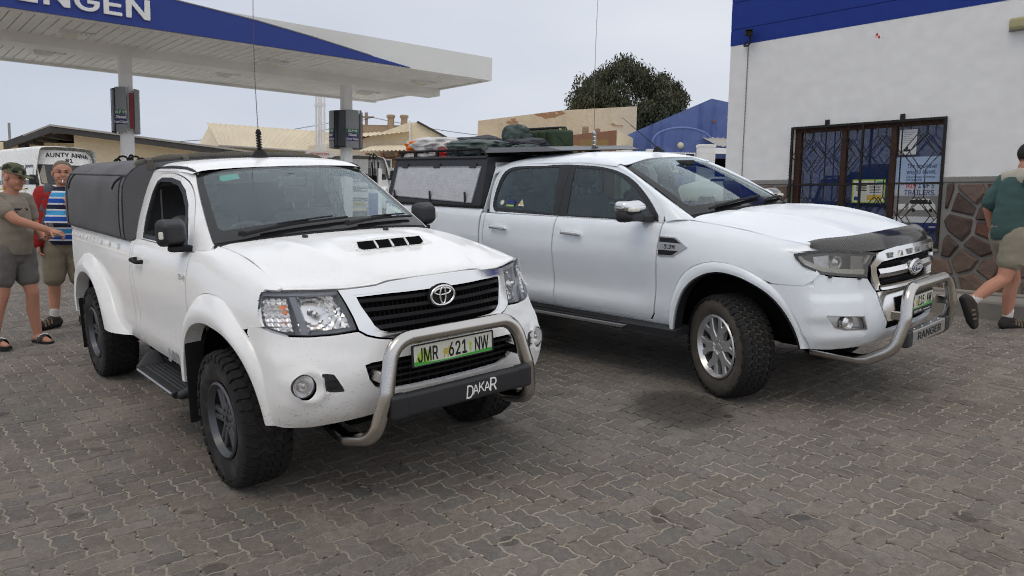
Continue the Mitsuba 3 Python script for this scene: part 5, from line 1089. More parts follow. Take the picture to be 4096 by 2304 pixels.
# ---------------------------------------------------------------- the further pickup: double cab, cool white, aluminium canopy
G = carM(2.2085, 6.3065, math.radians(-47))
pr_ = thing('pickup_truck', 'bluish white double cab pickup with silver wheels, chrome grille and black and aluminium canopy', 'pickup truck', G)
RS = Side([-4.38, -4.2, -2.7, -1.6, -0.85, -0.52, -0.2, 0.1, 0.4, 0.56, 0.7], [
    [(.76, .50), (.78, .53), (.83, .62), (.84, .75), (.845, .95), (.84, 1.12), (.825, 1.25), (.80, 1.315)],
    [(.78, .50), (.83, .53), (.885, .62), (.89, .75), (.905, .95), (.90, 1.12), (.88, 1.25), (.85, 1.315)],
    [(.80, .455), (.865, .485), (.905, .59), (.893, .74), (.925, .97), (.922, 1.12), (.898, 1.24), (.862, 1.305)],
    [(.80, .445), (.865, .475), (.908, .585), (.890, .72), (.926, .96), (.923, 1.10), (.897, 1.22), (.856, 1.285)],
    [(.80, .445), (.865, .475), (.908, .585), (.892, .73), (.926, .96), (.923, 1.10), (.895, 1.215), (.850, 1.278)],
    [(.80, .445), (.865, .475), (.902, .60), (.905, .76), (.930, .97), (.922, 1.10), (.885, 1.225), (.815, 1.302)],
    [(.80, .445), (.862, .475), (.900, .62), (.920, .79), (.940, .97), (.922, 1.10), (.872, 1.208), (.778, 1.282)],
    [(.80, .445), (.86, .475), (.898, .63), (.922, .81), (.938, .97), (.918, 1.085), (.865, 1.185), (.780, 1.246)],
    [(.79, .45), (.85, .48), (.89, .64), (.912, .82), (.915, .96), (.892, 1.06), (.848, 1.145), (.788, 1.198)],
    [(.78, .45), (.83, .48), (.87, .65), (.888, .82), (.880, .95), (.858, 1.04), (.825, 1.12), (.782, 1.174)],
    [(.75, .45), (.80, .48), (.83, .66), (.84, .82), (.825, .94), (.80, 1.02), (.78, 1.10), (.76, 1.148)]])
AFO = [(-.475, .455), (-.455, .62), (-.39, .80), (-.27, .94), (-.10, 1.012), (.11, 1.010), (.31, .94), (.47, .82), (.60, .63), (.655, .475)]
AFI = [(-.392, .455), (-.378, .60), (-.32, .765), (-.22, .875), (-.06, .945), (.10, .945), (.27, .895), (.42, .80), (.545, .63), (.600, .475)]
ARO = [(x - 3.22, z) for x, z in ((-.60, .49), (-.56, .64), (-.47, .82), (-.32, .95), (-.12, 1.012), (.10, 1.012), (.30, .95), (.45, .82), (.55, .62), (.585, .465))]
ARI = [(x - 3.22, z) for x, z in ((-.53, .49), (-.49, .62), (-.41, .78), (-.28, .89), (-.10, .945), (.09, .945), (.26, .89), (.40, .77), (.48, .60), (.515, .465))]
afo, aro = sm(AFO, 30), sm(ARO, 30)
BL = 1.272
hg = lambda x: (x, 9.0)
wing = [(.335, .925), (.40, .905), (.60, .905), (.655, .94), (.69, .99), (.66, 1.02), (.60, 1.06), (.548, 1.105), (.552, 1.128), (.63, 1.138)] + [hg(.635), hg(.5), hg(.4), hg(.25), hg(.1), hg(-.05), hg(-.2), hg(-.36), (-.45, 9.0), (-.56, 9.0), (-.556, BL), (-.552, 1.18), (-.562, 1.0), (-.585, .72), (-.60, .56), (-.635, .505), (-.635, .458)] + [p for p in afo if p[0] < .33]
both(pr_, 'wing', RS.panel(wing), 'cool_white_paint')
fd = [(-.559, BL), (-.556, 1.18), (-.566, 1.0), (-.589, .72), (-.606, .56), (-.65, .503), (-1.675, .503), (-1.69, .60), (-1.688, .85), (-1.684, 1.02), (-1.670, BL)]
rd = [(-1.675, BL), (-1.689, 1.02), (-1.693, .85), (-1.695, .60), (-1.68, .503), (-2.42, .503), (-2.50, .56), (-2.575, .72), (-2.605, .90), (-2.612, 1.05), (-2.595, BL)]
fdk = both(pr_, 'door', RS.panel(fd), 'cool_white_paint'); rdk = both(pr_, 'rear_door', RS.panel(rd), 'cool_white_paint')
both(pr_, 'sill', RS.panel([(-.638, .452), (-.638, .498), (-2.43, .498), (-2.505, .555), (-2.58, .72), (-2.61, .90), (-2.617, 1.05), (-2.60, BL), (-2.655, BL), (-2.665, 1.0), (-2.668, .462)], gap=.001), 'cool_white_paint')
bs = [(-2.672, 1.305), (-2.678, 1.0), (-2.68, .462)] + [p for p in aro[::-1] if p[1] > .475] + [(-3.82, .49), (-4.37, .505), (-4.37, 1.31)]
both(pr_, 'load_bed_side', RS.panel(bs, .05), 'cool_white_paint')
part(pr_, 'tailgate', cat(box(-4.40, -4.36, -.78, .78, .52, 1.31, .01), box(-4.47, -4.36, -.80, .80, .45, .60, .02)), 'cool_white_paint', 30)
part(pr_, 'bed_floor', box(-4.36, -2.68, -.80, .80, .62, .66), 'mat_black', False)
yf = lambda x: 0.949 - 0.078 * np.clip((x - .25) / .36, 0, 1) ** 1.4
both(pr_, 'front_arch', oriented(flare_strip(RS, AFO, AFI, yf, off=.0005, bulge=.004)), 'cool_white_paint', 45); both(pr_, 'rear_arch', oriented(flare_strip(RS, ARO, ARI, .950, off=.0005, bulge=.004)), 'cool_white_paint', 45)
both(pr_, 'arch_liner', oriented(flare_strip(RS, [(x * .985, z - .006) for x, z in AFI], [(x * .97, z - .012) for x, z in AFI], lambda x: yf(x) - .014, off=-.02, bulge=0)), 'black_trim', 45)
for x in (0.03, -3.22): both(pr_, 'wheel_housing', moved(lathe([(0.59, -0.18), (0.59, 0.32)], 30, .22, PI - .22), tr(x, .66, .385) @ rot(90, (1, 0, 0))), 'dark_void', 30)
# cab frames
def cab2Y(z): return PchipInterpolator([1.25, 1.32, 1.42, 1.52, 1.61, 1.69, 1.74, 1.80], [.866, .842, .802, .762, .722, .682, .655, .62])(z)
def cab2(x, z):
    return np.stack([x, cab2Y(z) - .05 * np.clip((-2.35 - x) / .4, 0, 1) ** 2, z], -1)
top_l = [(-.558, 1.33), (-.63, 1.42), (-.70, 1.47), (-.80, 1.535), (-.95, 1.615), (-1.12, 1.682), (-1.35, 1.722), (-1.73, 1.737), (-2.15, 1.728), (-2.45, 1.705), (-2.60, 1.66), (-2.652, 1.56), (-2.645, 1.42), (-2.60, BL)]
tl = sm(top_l[:13], 60) + [top_l[13]]
outl = Polygon([(-.555, BL)] + tl)
split = sbox(-1.675, 1.0, -0.2, 1.9)
gF = Polygon(sm([(-.67, 1.293), (-.69, 1.335), (-.80, 1.44), (-.96, 1.552), (-1.13, 1.63), (-1.32, 1.67), (-1.62, 1.688)], 24) + [(-1.575, 1.292)])
gR = Polygon([(-1.735, 1.30), (-1.815, 1.690)] + sm([(-1.9, 1.692), (-2.2, 1.685), (-2.42, 1.665), (-2.49, 1.62), (-2.535, 1.48), (-2.535, 1.37), (-2.50, 1.322)], 16))
bF = Polygon([(-.60, 1.279)] + sm([(-.615, 1.325), (-.74, 1.445), (-.93, 1.580), (-1.12, 1.655), (-1.32, 1.693), (-1.6755, 1.712)], 24) + [(-1.6735, 1.279)])
bR = Polygon([(-1.6765, 1.279), (-1.6785, 1.714)] + sm([(-1.9, 1.713), (-2.25, 1.704), (-2.47, 1.682), (-2.55, 1.62), (-2.58, 1.48), (-2.575, 1.36), (-2.53, 1.297), (-2.45, 1.287)], 20))
both(pr_, 'door_frame', skin(cab2, outl.intersection(split).buffer(-.002).difference(bF.buffer(.0015)), .03, .012, flip=True), 'cool_white_paint')
both(pr_, 'rear_door_frame', skin(cab2, outl.difference(split).buffer(-.002).difference(bR.buffer(.0015)), .03, .012, flip=True), 'cool_white_paint')
both(pr_, 'window_trim', skin(cab2, bF.difference(gF), .025, .01, .0015, flip=True), 'black_trim', 30); both(pr_, 'window_trim', skin(cab2, bR.difference(gR), .025, .01, .0015, flip=True), 'black_trim', 30)
both(pr_, 'window', skin(cab2, gF, .06, 0, -.004, flip=True), 'tinted_glass', 40); both(pr_, 'rear_window', skin(cab2, gR, .06, 0, -.004, flip=True), 'privacy_glass', 40)
# pillar from the windscreen edge to the door frames, and the roof
ws_edge = lambda t: np.array([-.385 - .785 * t, .748 - .165 * t, 1.328 + .377 * t])
def pil(t, s):
    """t up the windscreen edge, s from that edge out to the door frame."""
    a = np.stack([-.385 - .785 * t, .748 - .165 * t, 1.328 + .377 * t], -1)
    fr_ = np.array(tl); d = np.r_[0, np.cumsum(np.linalg.norm(np.diff(fr_, axis=0), axis=1))]; k = np.interp(-1.18, fr_[::-1, 0], d[::-1])
    x = np.interp(t * k, d, fr_[:, 0]) + np.clip(-t, 0, 1) * .3; z = np.interp(t * k, d, fr_[:, 1]) - np.clip(-t, 0, 1) * .55; b = np.stack([x, cab2Y(z), z], -1)
    w = s[..., None]; m = a * (1 - w) + b * w; bul = .028 * np.sin(PI * s); m[..., 1] += bul * .6; m[..., 2] += bul * .55; m[..., 0] += bul * .25; return m
pp = oriented(skin(pil, sbox(-.09, 0, 1.0, 1.0), .05, .008, flip=True), (0, 1, .5)); both(pr_, 'pillar', pp, 'cool_white_paint', 40)
RR = Loft([-1.15, -1.3, -1.6, -2.0, -2.4, -2.70], [
    [(.690, 1.700), (.655, 1.722), (.585, 1.712), (.35, 1.752), (.2, 1.760), (0, 1.763)],
    [(.680, 1.712), (.655, 1.738), (.585, 1.762), (.35, 1.786), (.2, 1.794), (0, 1.797)],
    [(.668, 1.733), (.640, 1.757), (.575, 1.785), (.35, 1.810), (.2, 1.818), (0, 1.821)],
    [(.668, 1.732), (.640, 1.757), (.575, 1.785), (.35, 1.812), (.2, 1.820), (0, 1.823)],
    [(.670, 1.710), (.640, 1.735), (.575, 1.765), (.35, 1.792), (.2, 1.800), (0, 1.803)],
    [(.69, 1.62), (.66, 1.66), (.59, 1.70), (.35, 1.74), (.2, 1.75), (0, 1.754)]])
roof2 = mirS(lambda s, x: (lambda q: np.stack([x + 0 * s - (x + 1.15) * 0 + .045 * (1 - np.clip(s / .585, 0, 1) ** 2) * np.clip((x + 1.4) / .25, 0, 1), q[..., 0], q[..., 1]], -1))(RR(x, 5 - s / .13)))
part(pr_, 'roof', oriented(skin(roof2, sbox(-.65, -2.70, .65, -1.15), .04, .006, flip=True), (0, 0, 1)), 'cool_white_paint', 40)
part(pr_, 'cab_back', moved(extrude(Polygon([(-.84, .55), (.84, .55), (.84, 1.28), (.66, 1.70), (-.66, 1.70), (-.84, 1.28)]), .012), tr(-2.69) @ YZ), 'cool_white_paint', False)
WB = Loft([0, .5, 1], [[(-.20, 0, 1.378), (-.21, .2, 1.375), (-.24, .4, 1.364), (-.295, .58, 1.349), (-.385, .748, 1.328)],
                        [(-.635, 0, 1.592), (-.642, .2, 1.588), (-.665, .38, 1.578), (-.71, .525, 1.560), (-.778, .665, 1.532)],
                        [(-1.105, 0, 1.764), (-1.108, .2, 1.761), (-1.118, .35, 1.751), (-1.138, .47, 1.734), (-1.170, .583, 1.705)]])
wsB = mirS(lambda s, t: WB(t / .86, s / .18)); innB = rrect(-.662, .662, .10, .83, .06)
part(pr_, 'windscreen', oriented(skin(wsB, innB, .05, 0), (1, 0, 0)), 'screen_glass', 40); part(pr_, 'windscreen_border', oriented(skin(wsB, sbox(-.72, .004, .72, .856).difference(innB), .03, .004), (1, 0, 1)), 'gloss_black', 40)
part(pr_, 'cowl', cat(oriented(skin(wsB, sbox(-.735, -.06, .735, .012), .03, 0, -.004), (1, 0, 1)), box(-.40, -.20, -.72, .72, 1.26, 1.30)), 'mat_black', 40)
def onB(y, t, o=.018): return wsB(np.array([y / .75 * .72]), np.array([t]))[0] + np.array([o, 0, o * 1.2])
for y0, y1 in ((-.60, .05), (.02, .62)):
    k = part(pr_, 'wiper', tube(smooth_path([onB(y0, .015), onB(y0 + (y1 - y0) * .3, .04), onB(y0 + (y1 - y0) * .6, .06)], 12), .010, 6), 'mat_black', 40); part(k, 'blade', tube([onB(y0 + (y1 - y0) * t, .035 + .05 * t, .012) for t in np.linspace(.15, 1, 12)], .009, 6, flat=1.6), 'mat_black', 40)
part(pr_, 'mirror_stem', cat(moved(rbox(.03, .24, .07, .014), tr(-.93, 0, 1.64)), box(-1.02, -.90, -.07, .07, 1.69, 1.735, .01)), 'black_trim', 30)
# bonnet
HB2 = Loft([0, .28, .56, .80, .96, 1.0], [
    [(-.21, 0, 1.368), (-.22, .2, 1.366), (-.25, .4, 1.356), (-.29, .55, 1.344), (-.33, .66, 1.331), (-.36, .73, 1.314), (-.365, .768, 1.297)],
    [(.16, 0, 1.352), (.155, .2, 1.351), (.145, .4, 1.347), (.13, .52, 1.330), (.11, .62, 1.303), (.10, .72, 1.272), (.095, .772, 1.248)],
    [(.50, 0, 1.307), (.49, .2, 1.306), (.475, .4, 1.301), (.45, .52, 1.283), (.41, .63, 1.252), (.37, .73, 1.220), (.355, .780, 1.202)],
    [(.80, 0, 1.238), (.79, .2, 1.237), (.765, .38, 1.230), (.73, .50, 1.215), (.67, .62, 1.199), (.585, .735, 1.185), (.56, .780, 1.176)],
    [(.918, 0, 1.192), (.908, .2, 1.190), (.878, .38, 1.182), (.838, .50, 1.172), (.765, .62, 1.163), (.66, .74, 1.160), (.618, .782, 1.157)],
    [(.938, 0, 1.165), (.928, .2, 1.163), (.898, .38, 1.156), (.856, .50, 1.148), (.782, .62, 1.140), (.675, .74, 1.138), (.63, .785, 1.137)]])
hoodB = mirS(lambda s, t: HB2(t / 1.3, s / .125))
def hoodBr(s, t):
    p = hoodB(s, t); y = np.abs(p[..., 1]); p[..., 2] += .012 * np.exp(-((y - .46) / .045) ** 2) * np.clip((.72 - p[..., 0]) / .3, 0, 1) * np.clip((p[..., 0] + .3) / .3, 0, 1) - .006 * np.exp(-((y - .36) / .05) ** 2); return p
part(pr_, 'bonnet', oriented(skin(hoodBr, sbox(-.7475, .004, .7475, 1.3), .03, .025, flip=True), (0, 0, 1)), 'cool_white_paint', 32)
def guard_tex(p, n, uv):
    q = dr.abs(uv.x); m = (1 - mikit.smoothstep(0.40, 0.46, q) * 0) * mikit.smoothstep(0.36, 0.40, q); a, b = uv.x * 95, uv.y * 950
    d = dr.sin(uv.x * 560) * dr.sin(uv.y * 900); return mikit.mix(mi.Color3f(0.016, 0.0145, 0.0135), mi.Color3f(0.15, 0.145, 0.135), m * mikit.smoothstep(0.0, 0.25, d))
plain('smoked_guard', proc(guard_tex), 0.10, 0, 0.5, clearcoat=1.0)
def guard():
    lo = smooth_path([(.968, 0, 1.140), (.955, .2, 1.138), (.925, .38, 1.130), (.872, .52, 1.125), (.79, .65, 1.126), (.70, .745, 1.135), (.60, .803, 1.158)], 40); hi = smooth_path([(.865, 0, 1.246), (.855, .2, 1.245), (.825, .38, 1.238), (.785, .50, 1.230), (.715, .63, 1.222), (.64, .725, 1.214), (.568, .795, 1.190)], 40)
    lo, hi = (np.vstack([p[::-1] * [1, -1, 1], p[1:]]) for p in (lo, hi)); rows = []
    for t in np.linspace(0, 1, 7): q = lo * (1 - t) + hi * t; q[:, 0] += .018 * math.sin(PI * t); q[:, 2] += .016 * math.sin(PI * t); rows.append(q)
    V = np.stack(rows, 1); a, b = V.shape[:2]; i, j = np.meshgrid(np.arange(a - 1), np.arange(b - 1), indexing='ij'); k = i * b + j
    uv = np.stack([np.broadcast_to(lo[:, 1:2], (a, b)), np.broadcast_to(np.linspace(0, .1, b), (a, b))], -1).reshape(-1, 2)
    f = np.vstack([np.stack([k, k + b, k + b + 1], -1).reshape(-1, 3), np.stack([k, k + b + 1, k + 1], -1).reshape(-1, 3)]); return oriented(trimesh.Trimesh(V.reshape(-1, 3), f, process=False), (1, 0, 1)), uv
gm, guv = guard(); part(pr_, 'bonnet_guard', gm, 'smoked_guard', True, 'smoked bonnet guard with dotted ends', uv=guv)
# nose
RZ = [.44, .50, .58, .66, .74, .82, .88, .95, 1.03, 1.12, 1.18]
RX = [[.84, .838, .82, .78, .73, .685, .64, .60, .47, .33], [.93, .925, .91, .87, .805, .745, .69, .645, .50, .34], [.985, .98, .965, .915, .845, .780, .715, .660, .505, .34], [1.0, .995, .975, .925, .853, .785, .718, .655, .50, .34],
      [1.0, .99, .968, .915, .843, .77, .703, .632, .49, .33], [.988, .98, .953, .898, .826, .748, .677, .602, .47, .32], [.972, .962, .938, .886, .812, .732, .656, .577, .455, .31], [.966, .96, .940, .885, .797, .713, .636, .552, .44, .30],
      [.965, .96, .943, .893, .790, .70, .615, .525, .42, .28], [.952, .946, .930, .888, .783, .678, .580, .478, .38, .26], [.93, .924, .898, .845, .755, .655, .562, .455, .36, .24]]
def yk2(z): return np.array(NYS) + np.array([0, 0, 0, 0, 0, 0, 0, .004, .018, .030]) - np.array([0, 0, 0, 0, 0, .004, .012, .03, .06, .08]) * np.clip((z - .95) / .22, 0, 1) - np.array([0, 0, 0, 0, 0, .01, .02, .03, .035, .04]) * np.clip((.56 - z) / .12, 0, 1)
HN2 = Loft(RZ, [[(x, y) for x, y in zip(r, yk2(z))] for z, r in zip(RZ, RX)])
SV = np.cumsum(np.r_[0, np.hypot(np.diff(RX[5]), np.diff(NYS))]); SVI = PchipInterpolator(SV, np.arange(10)); VY = PchipInterpolator(NYS[:9], SV[:9])
def nose2(u, z):
    z = np.asarray(z, float); u = np.asarray(u, float); q = HN2(z, SVI(np.clip(np.abs(u), 0, SV[-1]))); return np.stack([q[..., 0], q[..., 1] * np.sign(u + 1e-9), z + 0 * u], -1)
def vy(pts): return [(float(VY(y)) if y < .9 else SV[8], z) for y, z in pts]
def ux2(x, z):
    u = np.linspace(SV[4], SV[9], 200); return float(u[np.argmin(np.abs(nose2(u, np.full(200, z))[:, 0] - x))])
def npn(poly, step=.03, lip=.014, off=0.0, gap=.002): return oriented(skin(nose2, poly.buffer(-gap, join_style=2) if gap else poly, step, lip, off), (1, .4, 0))
def two_(g): return shapely.union_all([g, affinity.scale(g, -1, 1, origin=(0, 0))])
hl2 = Polygon(vy([(.505, 1.118), (.60, 1.130), (.70, 1.142), (.79, 1.142), (.84, 1.130)]) + [(ux2(.515, 1.115), 1.115), (ux2(.53, 1.085), 1.085), (ux2(.585, 1.035), 1.035)] + vy([(.825, 1.0), (.80, .984), (.70, .966), (.60, .956), (.548, .951), (.555, 1.03)])).buffer(-.006).buffer(.006, 4)
frm = sym(Polygon(vy([(0, 1.142), (.2, 1.140), (.40, 1.128), (.482, 1.116), (.548, 1.035), (.535, .98), (.482, .858), (.40, .852), (0, .852)])))
grl = sym(Polygon(vy([(0, 1.060), (.30, 1.060), (.455, 1.052), (.500, 1.020), (.488, .98), (.440, .876), (.38, .870), (0, .870)])))
fog2 = Polygon(vy([(.830, .718), (.60, .700), (.565, .600), (.72, .612), (.775, .630)])).buffer(-.006).buffer(.006, 3)
chin = sym(Polygon(vy([(0, .850), (.40, .850), (.475, .848), (.465, .78), (.435, .690), (.40, .640), (0, .640)])))
ew = [(ux2(.665, .905), .905), (ux2(.345, .905), .905), (ux2(.42, .86), .86), (ux2(.50, .785), .785), (ux2(.575, .68), .68), (ux2(.62, .58), .58), (ux2(.655, .48), .48)]
bm2 = sym(Polygon([(0, .640)] + vy([(.40, .640), (.435, .690), (.465, .78), (.478, .852), (.546, .946), (.60, .951), (.70, .961), (.80, .979), (.84, .995)]) + ew + vy([(.75, .466), (.50, .458), (.30, .458)]) + [(0, .458)])).difference(two_(fog2)).difference(sym(Polygon(vy([(0, .66), (.40, .65), (.40, .575), (.30, .56), (0, .56)]))))
def bump2(u, z):
    p = nose2(u, z); a = np.abs(u); d = np.clip((.835 - z) / .018, 0, 1) * np.clip((z - .655) / .05, 0, 1) * np.clip((a - SV[3] - .02) / .05, 0, 1) * np.clip((SV[7] + .03 - .5 * (z - .7) - a) / .03, 0, 1)
    p[..., 0] += .016 * d; p[..., 1] += .010 * d * np.sign(u)
    e = np.clip((.60 - z) / .03, 0, 1) * np.clip((z - .50) / .03, 0, 1) * np.clip((a - SV[3]) / .06, 0, 1) * np.clip((SV[6] + .05 - a) / .06, 0, 1); p[..., 0] += .012 * e; return p
bk2 = part(pr_, 'bumper', oriented(skin(bump2, bm2.buffer(-.002, join_style=2), .022, .03), (1, .4, 0)), 'cool_white_paint', 38)
ins2 = lambda d: (lambda u, z: nose2(u, z) - np.stack([d + 0 * u, 0 * u, 0 * u], -1))
part(bk2, 'lower_grille_back', oriented(skin(ins2(.05), sym(Polygon(vy([(0, .67), (.42, .66), (.42, .56), (0, .55)]))), .05, 0), (1, 0, 0)), 'dark_void', 40)
gk2 = part(pr_, 'grille', npn(frm.difference(grl), .025, .03, .012, .0015), 'chrome', 50, 'chrome grille frame')
part(gk2, 'back', oriented(skin(ins2(.07), grl.buffer(.03), .05, 0), (1, 0, 0)), 'dark_void', 40)
part(gk2, 'mesh', cat(*[tube(nose2(np.full(6, u), np.linspace(.865, 1.065, 6)) - [.05, 0, 0], .004, 4) for u in np.arange(-.52, .53, .03)], *[tube(nose2(np.linspace(-.5, .5, 20), np.full(20, z)) - [.05, 0, 0], .004, 4) for z in (.90, .93, 1.02)]), 'mat_black', False, kind='stuff')
def slatB(z0, z1, y1, d0, d1):
    ys = np.linspace(-y1, y1, 30); u = np.sign(ys) * np.array([float(VY(abs(y))) for y in ys]); r = [nose2(u, np.full(30, z0)) - [.05, 0, 0], nose2(u, np.full(30, z0)) + [d0, 0, 0], nose2(u, np.full(30, (z0 + z1) / 2)) + [d1, 0, 0], nose2(u, np.full(30, z1)) + [d0 - .008, 0, 0], nose2(u, np.full(30, z1)) - [.05, 0, 0]]
    V = np.stack(r, 1); a, b = V.shape[:2]; i, j = np.meshgrid(np.arange(a - 1), np.arange(b - 1), indexing='ij'); k = i * b + j; f = np.vstack([np.stack([k, k + b, k + b + 1], -1).reshape(-1, 3), np.stack([k, k + b + 1, k + 1], -1).reshape(-1, 3)]); return oriented(trimesh.Trimesh(V.reshape(-1, 3), f, process=False), (1, 0, 0))
part(gk2, 'slat', slatB(.945, 1.005, .475, .012, .022), 'chrome', 30); part(gk2, 'slat', slatB(.862, .892, .46, .03, .018), 'chrome', 30)
FR2 = FR.copy()
for i, c in enumerate('RANGER'):
    y = -.36 + .144 * i; p = nose2(np.array([np.sign(y) * float(VY(abs(y)))]), np.array([1.09]))[0]; part(gk2, 'letter', moved(text(c, .036, .010, .062, True), tr(p[0] + .012, y, 1.073) @ FR), 'brushed_alloy', False)
part(gk2, 'emblem_mount', moved(bevel_plate(disc(.115, 40, .060), -.06, .028, .012), tr(.975, 0, .975) @ FR), 'chrome', 40)
part(gk2, 'emblem', moved(bevel_plate(disc(.088, 40, .037), .02, .032, .003), tr(.975, 0, .975) @ FR), 'badge_blue', 30, 'blue oval emblem with script')
plain('badge_blue', (0.03, 0.05, 0.13), 0.15, 0.3, 0.5)
part(gk2, 'emblem_script', moved(cat(moved(text('Ford', .034, .002, .105, False, .22), tr(0, -.012, .0325)), moved(extrude(ring(.083, .034, .004, 40), .002), tr(0, 0, .0325))), tr(.975, 0, .975) @ FR), 'white_letters', False)
part(pr_, 'chin_panel', npn(chin, .03, .02, .006), 'chrome', 40, 'chrome panel under the grille')
for s, f in ((-1, mirror), (1, lambda m: m)):
    k = part(pr_, 'headlight', f(npn(hl2, .03, .03, .004, .002)), 'hazy_lens', 40, 'greyish hazy headlight')
    part(k, 'housing', f(oriented(skin(nose2, hl2.buffer(-.002), .04, -.07, -.075), (1, .4, 0))), 'dark_alloy', 35)
    part(k, 'brow', f(npn(hl2.difference(hl2.buffer(-.016)).intersection(sbox(SV[4], 1.0, 3, 1.3).union(sbox(0, 1.10, 3, 1.3))), .03, .02, .006, 0)), 'smoked_guard', 35)
    part(k, 'strip', f(npn(hl2.buffer(-.02).difference(affinity.translate(hl2.buffer(-.02), -.004, .030)), .02, .02, -.006, 0)), 'plate_white', 35)
    cu, cz = float(VY(.70)), 1.055; c = nose2(np.array([cu]), np.array([cz]))[0]; M = np.eye(4); z_ = np.array([1, s * .35, 0.05]); z_ /= np.linalg.norm(z_); x_ = np.cross((0, 0, 1), z_); x_ /= np.linalg.norm(x_); M[:3, 0], M[:3, 1], M[:3, 2], M[:3, 3] = x_, np.cross(z_, x_), z_, (c[0] - .03, s * c[1], c[2])
    part(k, 'projector', moved(lathe([(0, .012), (.02, .008), (.034, -.006), (.040, .0), (.047, .0), (.047, -.04)], 28), M), 'chrome', 40)
    part(k, 'reflector', f(npn(Polygon(vy([(.52, 1.09), (.64, 1.10), (.64, 1.0), (.58, .975), (.56, .975)])), .03, .02, -.035, 0)), 'brushed_alloy', 35); part(k, 'side_reflector', f(npn(Polygon(vy([(.75, 1.11), (.82, 1.10), (.82, 1.03), (.75, 1.005)])), .03, .02, -.03, 0)), 'reflector', 35)
    part(k, 'clips', f(cat(*[moved(rbox(.02, .03, .02, .005), tr(*(nose2(np.array([float(VY(y))]), np.array([z]))[0] + [.004, .003, 0]))) for y, z in ((.60, .953), (.76, .970))])), 'black_trim', 30)
    k = part(pr_, 'fog_lamp', f(npn(fog2.buffer(.001).difference(fog2.buffer(-.008)), .02, .02, .003, 0)), 'brushed_alloy', 35, 'silver fog lamp surround')
    part(k, 'recess', f(npn(fog2, .03, 0, -.035, 0)), 'alloy', 35); c = nose2(np.array([float(VY(.69))]), np.array([.655]))[0]; M[:3, 3] = (c[0] - .022, s * c[1], c[2])
    part(k, 'lamp', moved(lathe([(0, .006), (.03, .002), (.040, -.004), (.043, .016), (.050, .012), (.050, -.02)], 28), M), 'reflector', 40)
fil2 = sbox(SV[5], .86, SV[8] + .02, 1.13).difference(hl2.buffer(.001))
both(pr_, 'inner_wing', npn(fil2, .03, .0, -.012, 0), 'cool_white_paint')
# bull bar and plate
bp = [(.50, .50, .375), (.88, .50, .37), (1.06, .475, .47), (1.105, .425, .68), (1.085, .365, .875), (1.085, -.365, .875), (1.105, -.425, .68), (1.06, -.475, .47), (.88, -.50, .37), (.50, -.50, .375)]
b2 = part(pr_, 'bull_bar', tube(bent(bp, .13, 9), .038, 18), 'steel', 60, 'polished steel bull bar')
part(b2, 'cross_bar', moved(bevel_plate(sbox(-.30, -.048, .30, .048), -.05, .008, .006), tr(1.105, 0, .525) @ FR), 'brushed_alloy', 30, 'silver bar reading RANGER')
both(b2, 'end_block', hull(np.vstack([rbox(.06, .09, .11, .012).vertices + [1.085, .345, .525], rbox(.04, .06, .09, .01).vertices + [1.07, .40, .525]])), 'black_trim', 30)
part(b2, 'bolts', cat(*[moved(lathe([(0, .006), (.008, .004), (.009, 0)], 8), tr(1.105 - .02, y, .576)) for y in (-.22, -.08, .08, .22)]), 'chrome', 30)
part(b2, 'lettering', moved(text('RANGER', .050, .0015, .43), tr(1.1135, 0, .500) @ FR), 'black_print', False)
both(b2, 'bracket', box(1.0, 1.09, .385, .42, .66, .72, .006), 'steel', False)
number_plate(pr_, tr(1.035, -.005, .735) @ FR, 'JNK 215 NW', .50, .110)
k = part(pr_, 'plate_holder', moved(bevel_plate(rrect(-.265, .265, -.095, .062, .01), -.02, -.008, .003), tr(1.035, -.005, .735) @ FR), 'black_trim', 30)
for s, x, w, h in (("012 250 3232", -.17, .11, .011), ("BRITS FORD", 0, .13, .016), ('www.britsauto.biz', .165, .13, .011)): part(k, 'lettering', moved(text(s, h, .001, w, False), tr(1.0275, x - .005, .735 - .082) @ FR), 'white_letters', False)
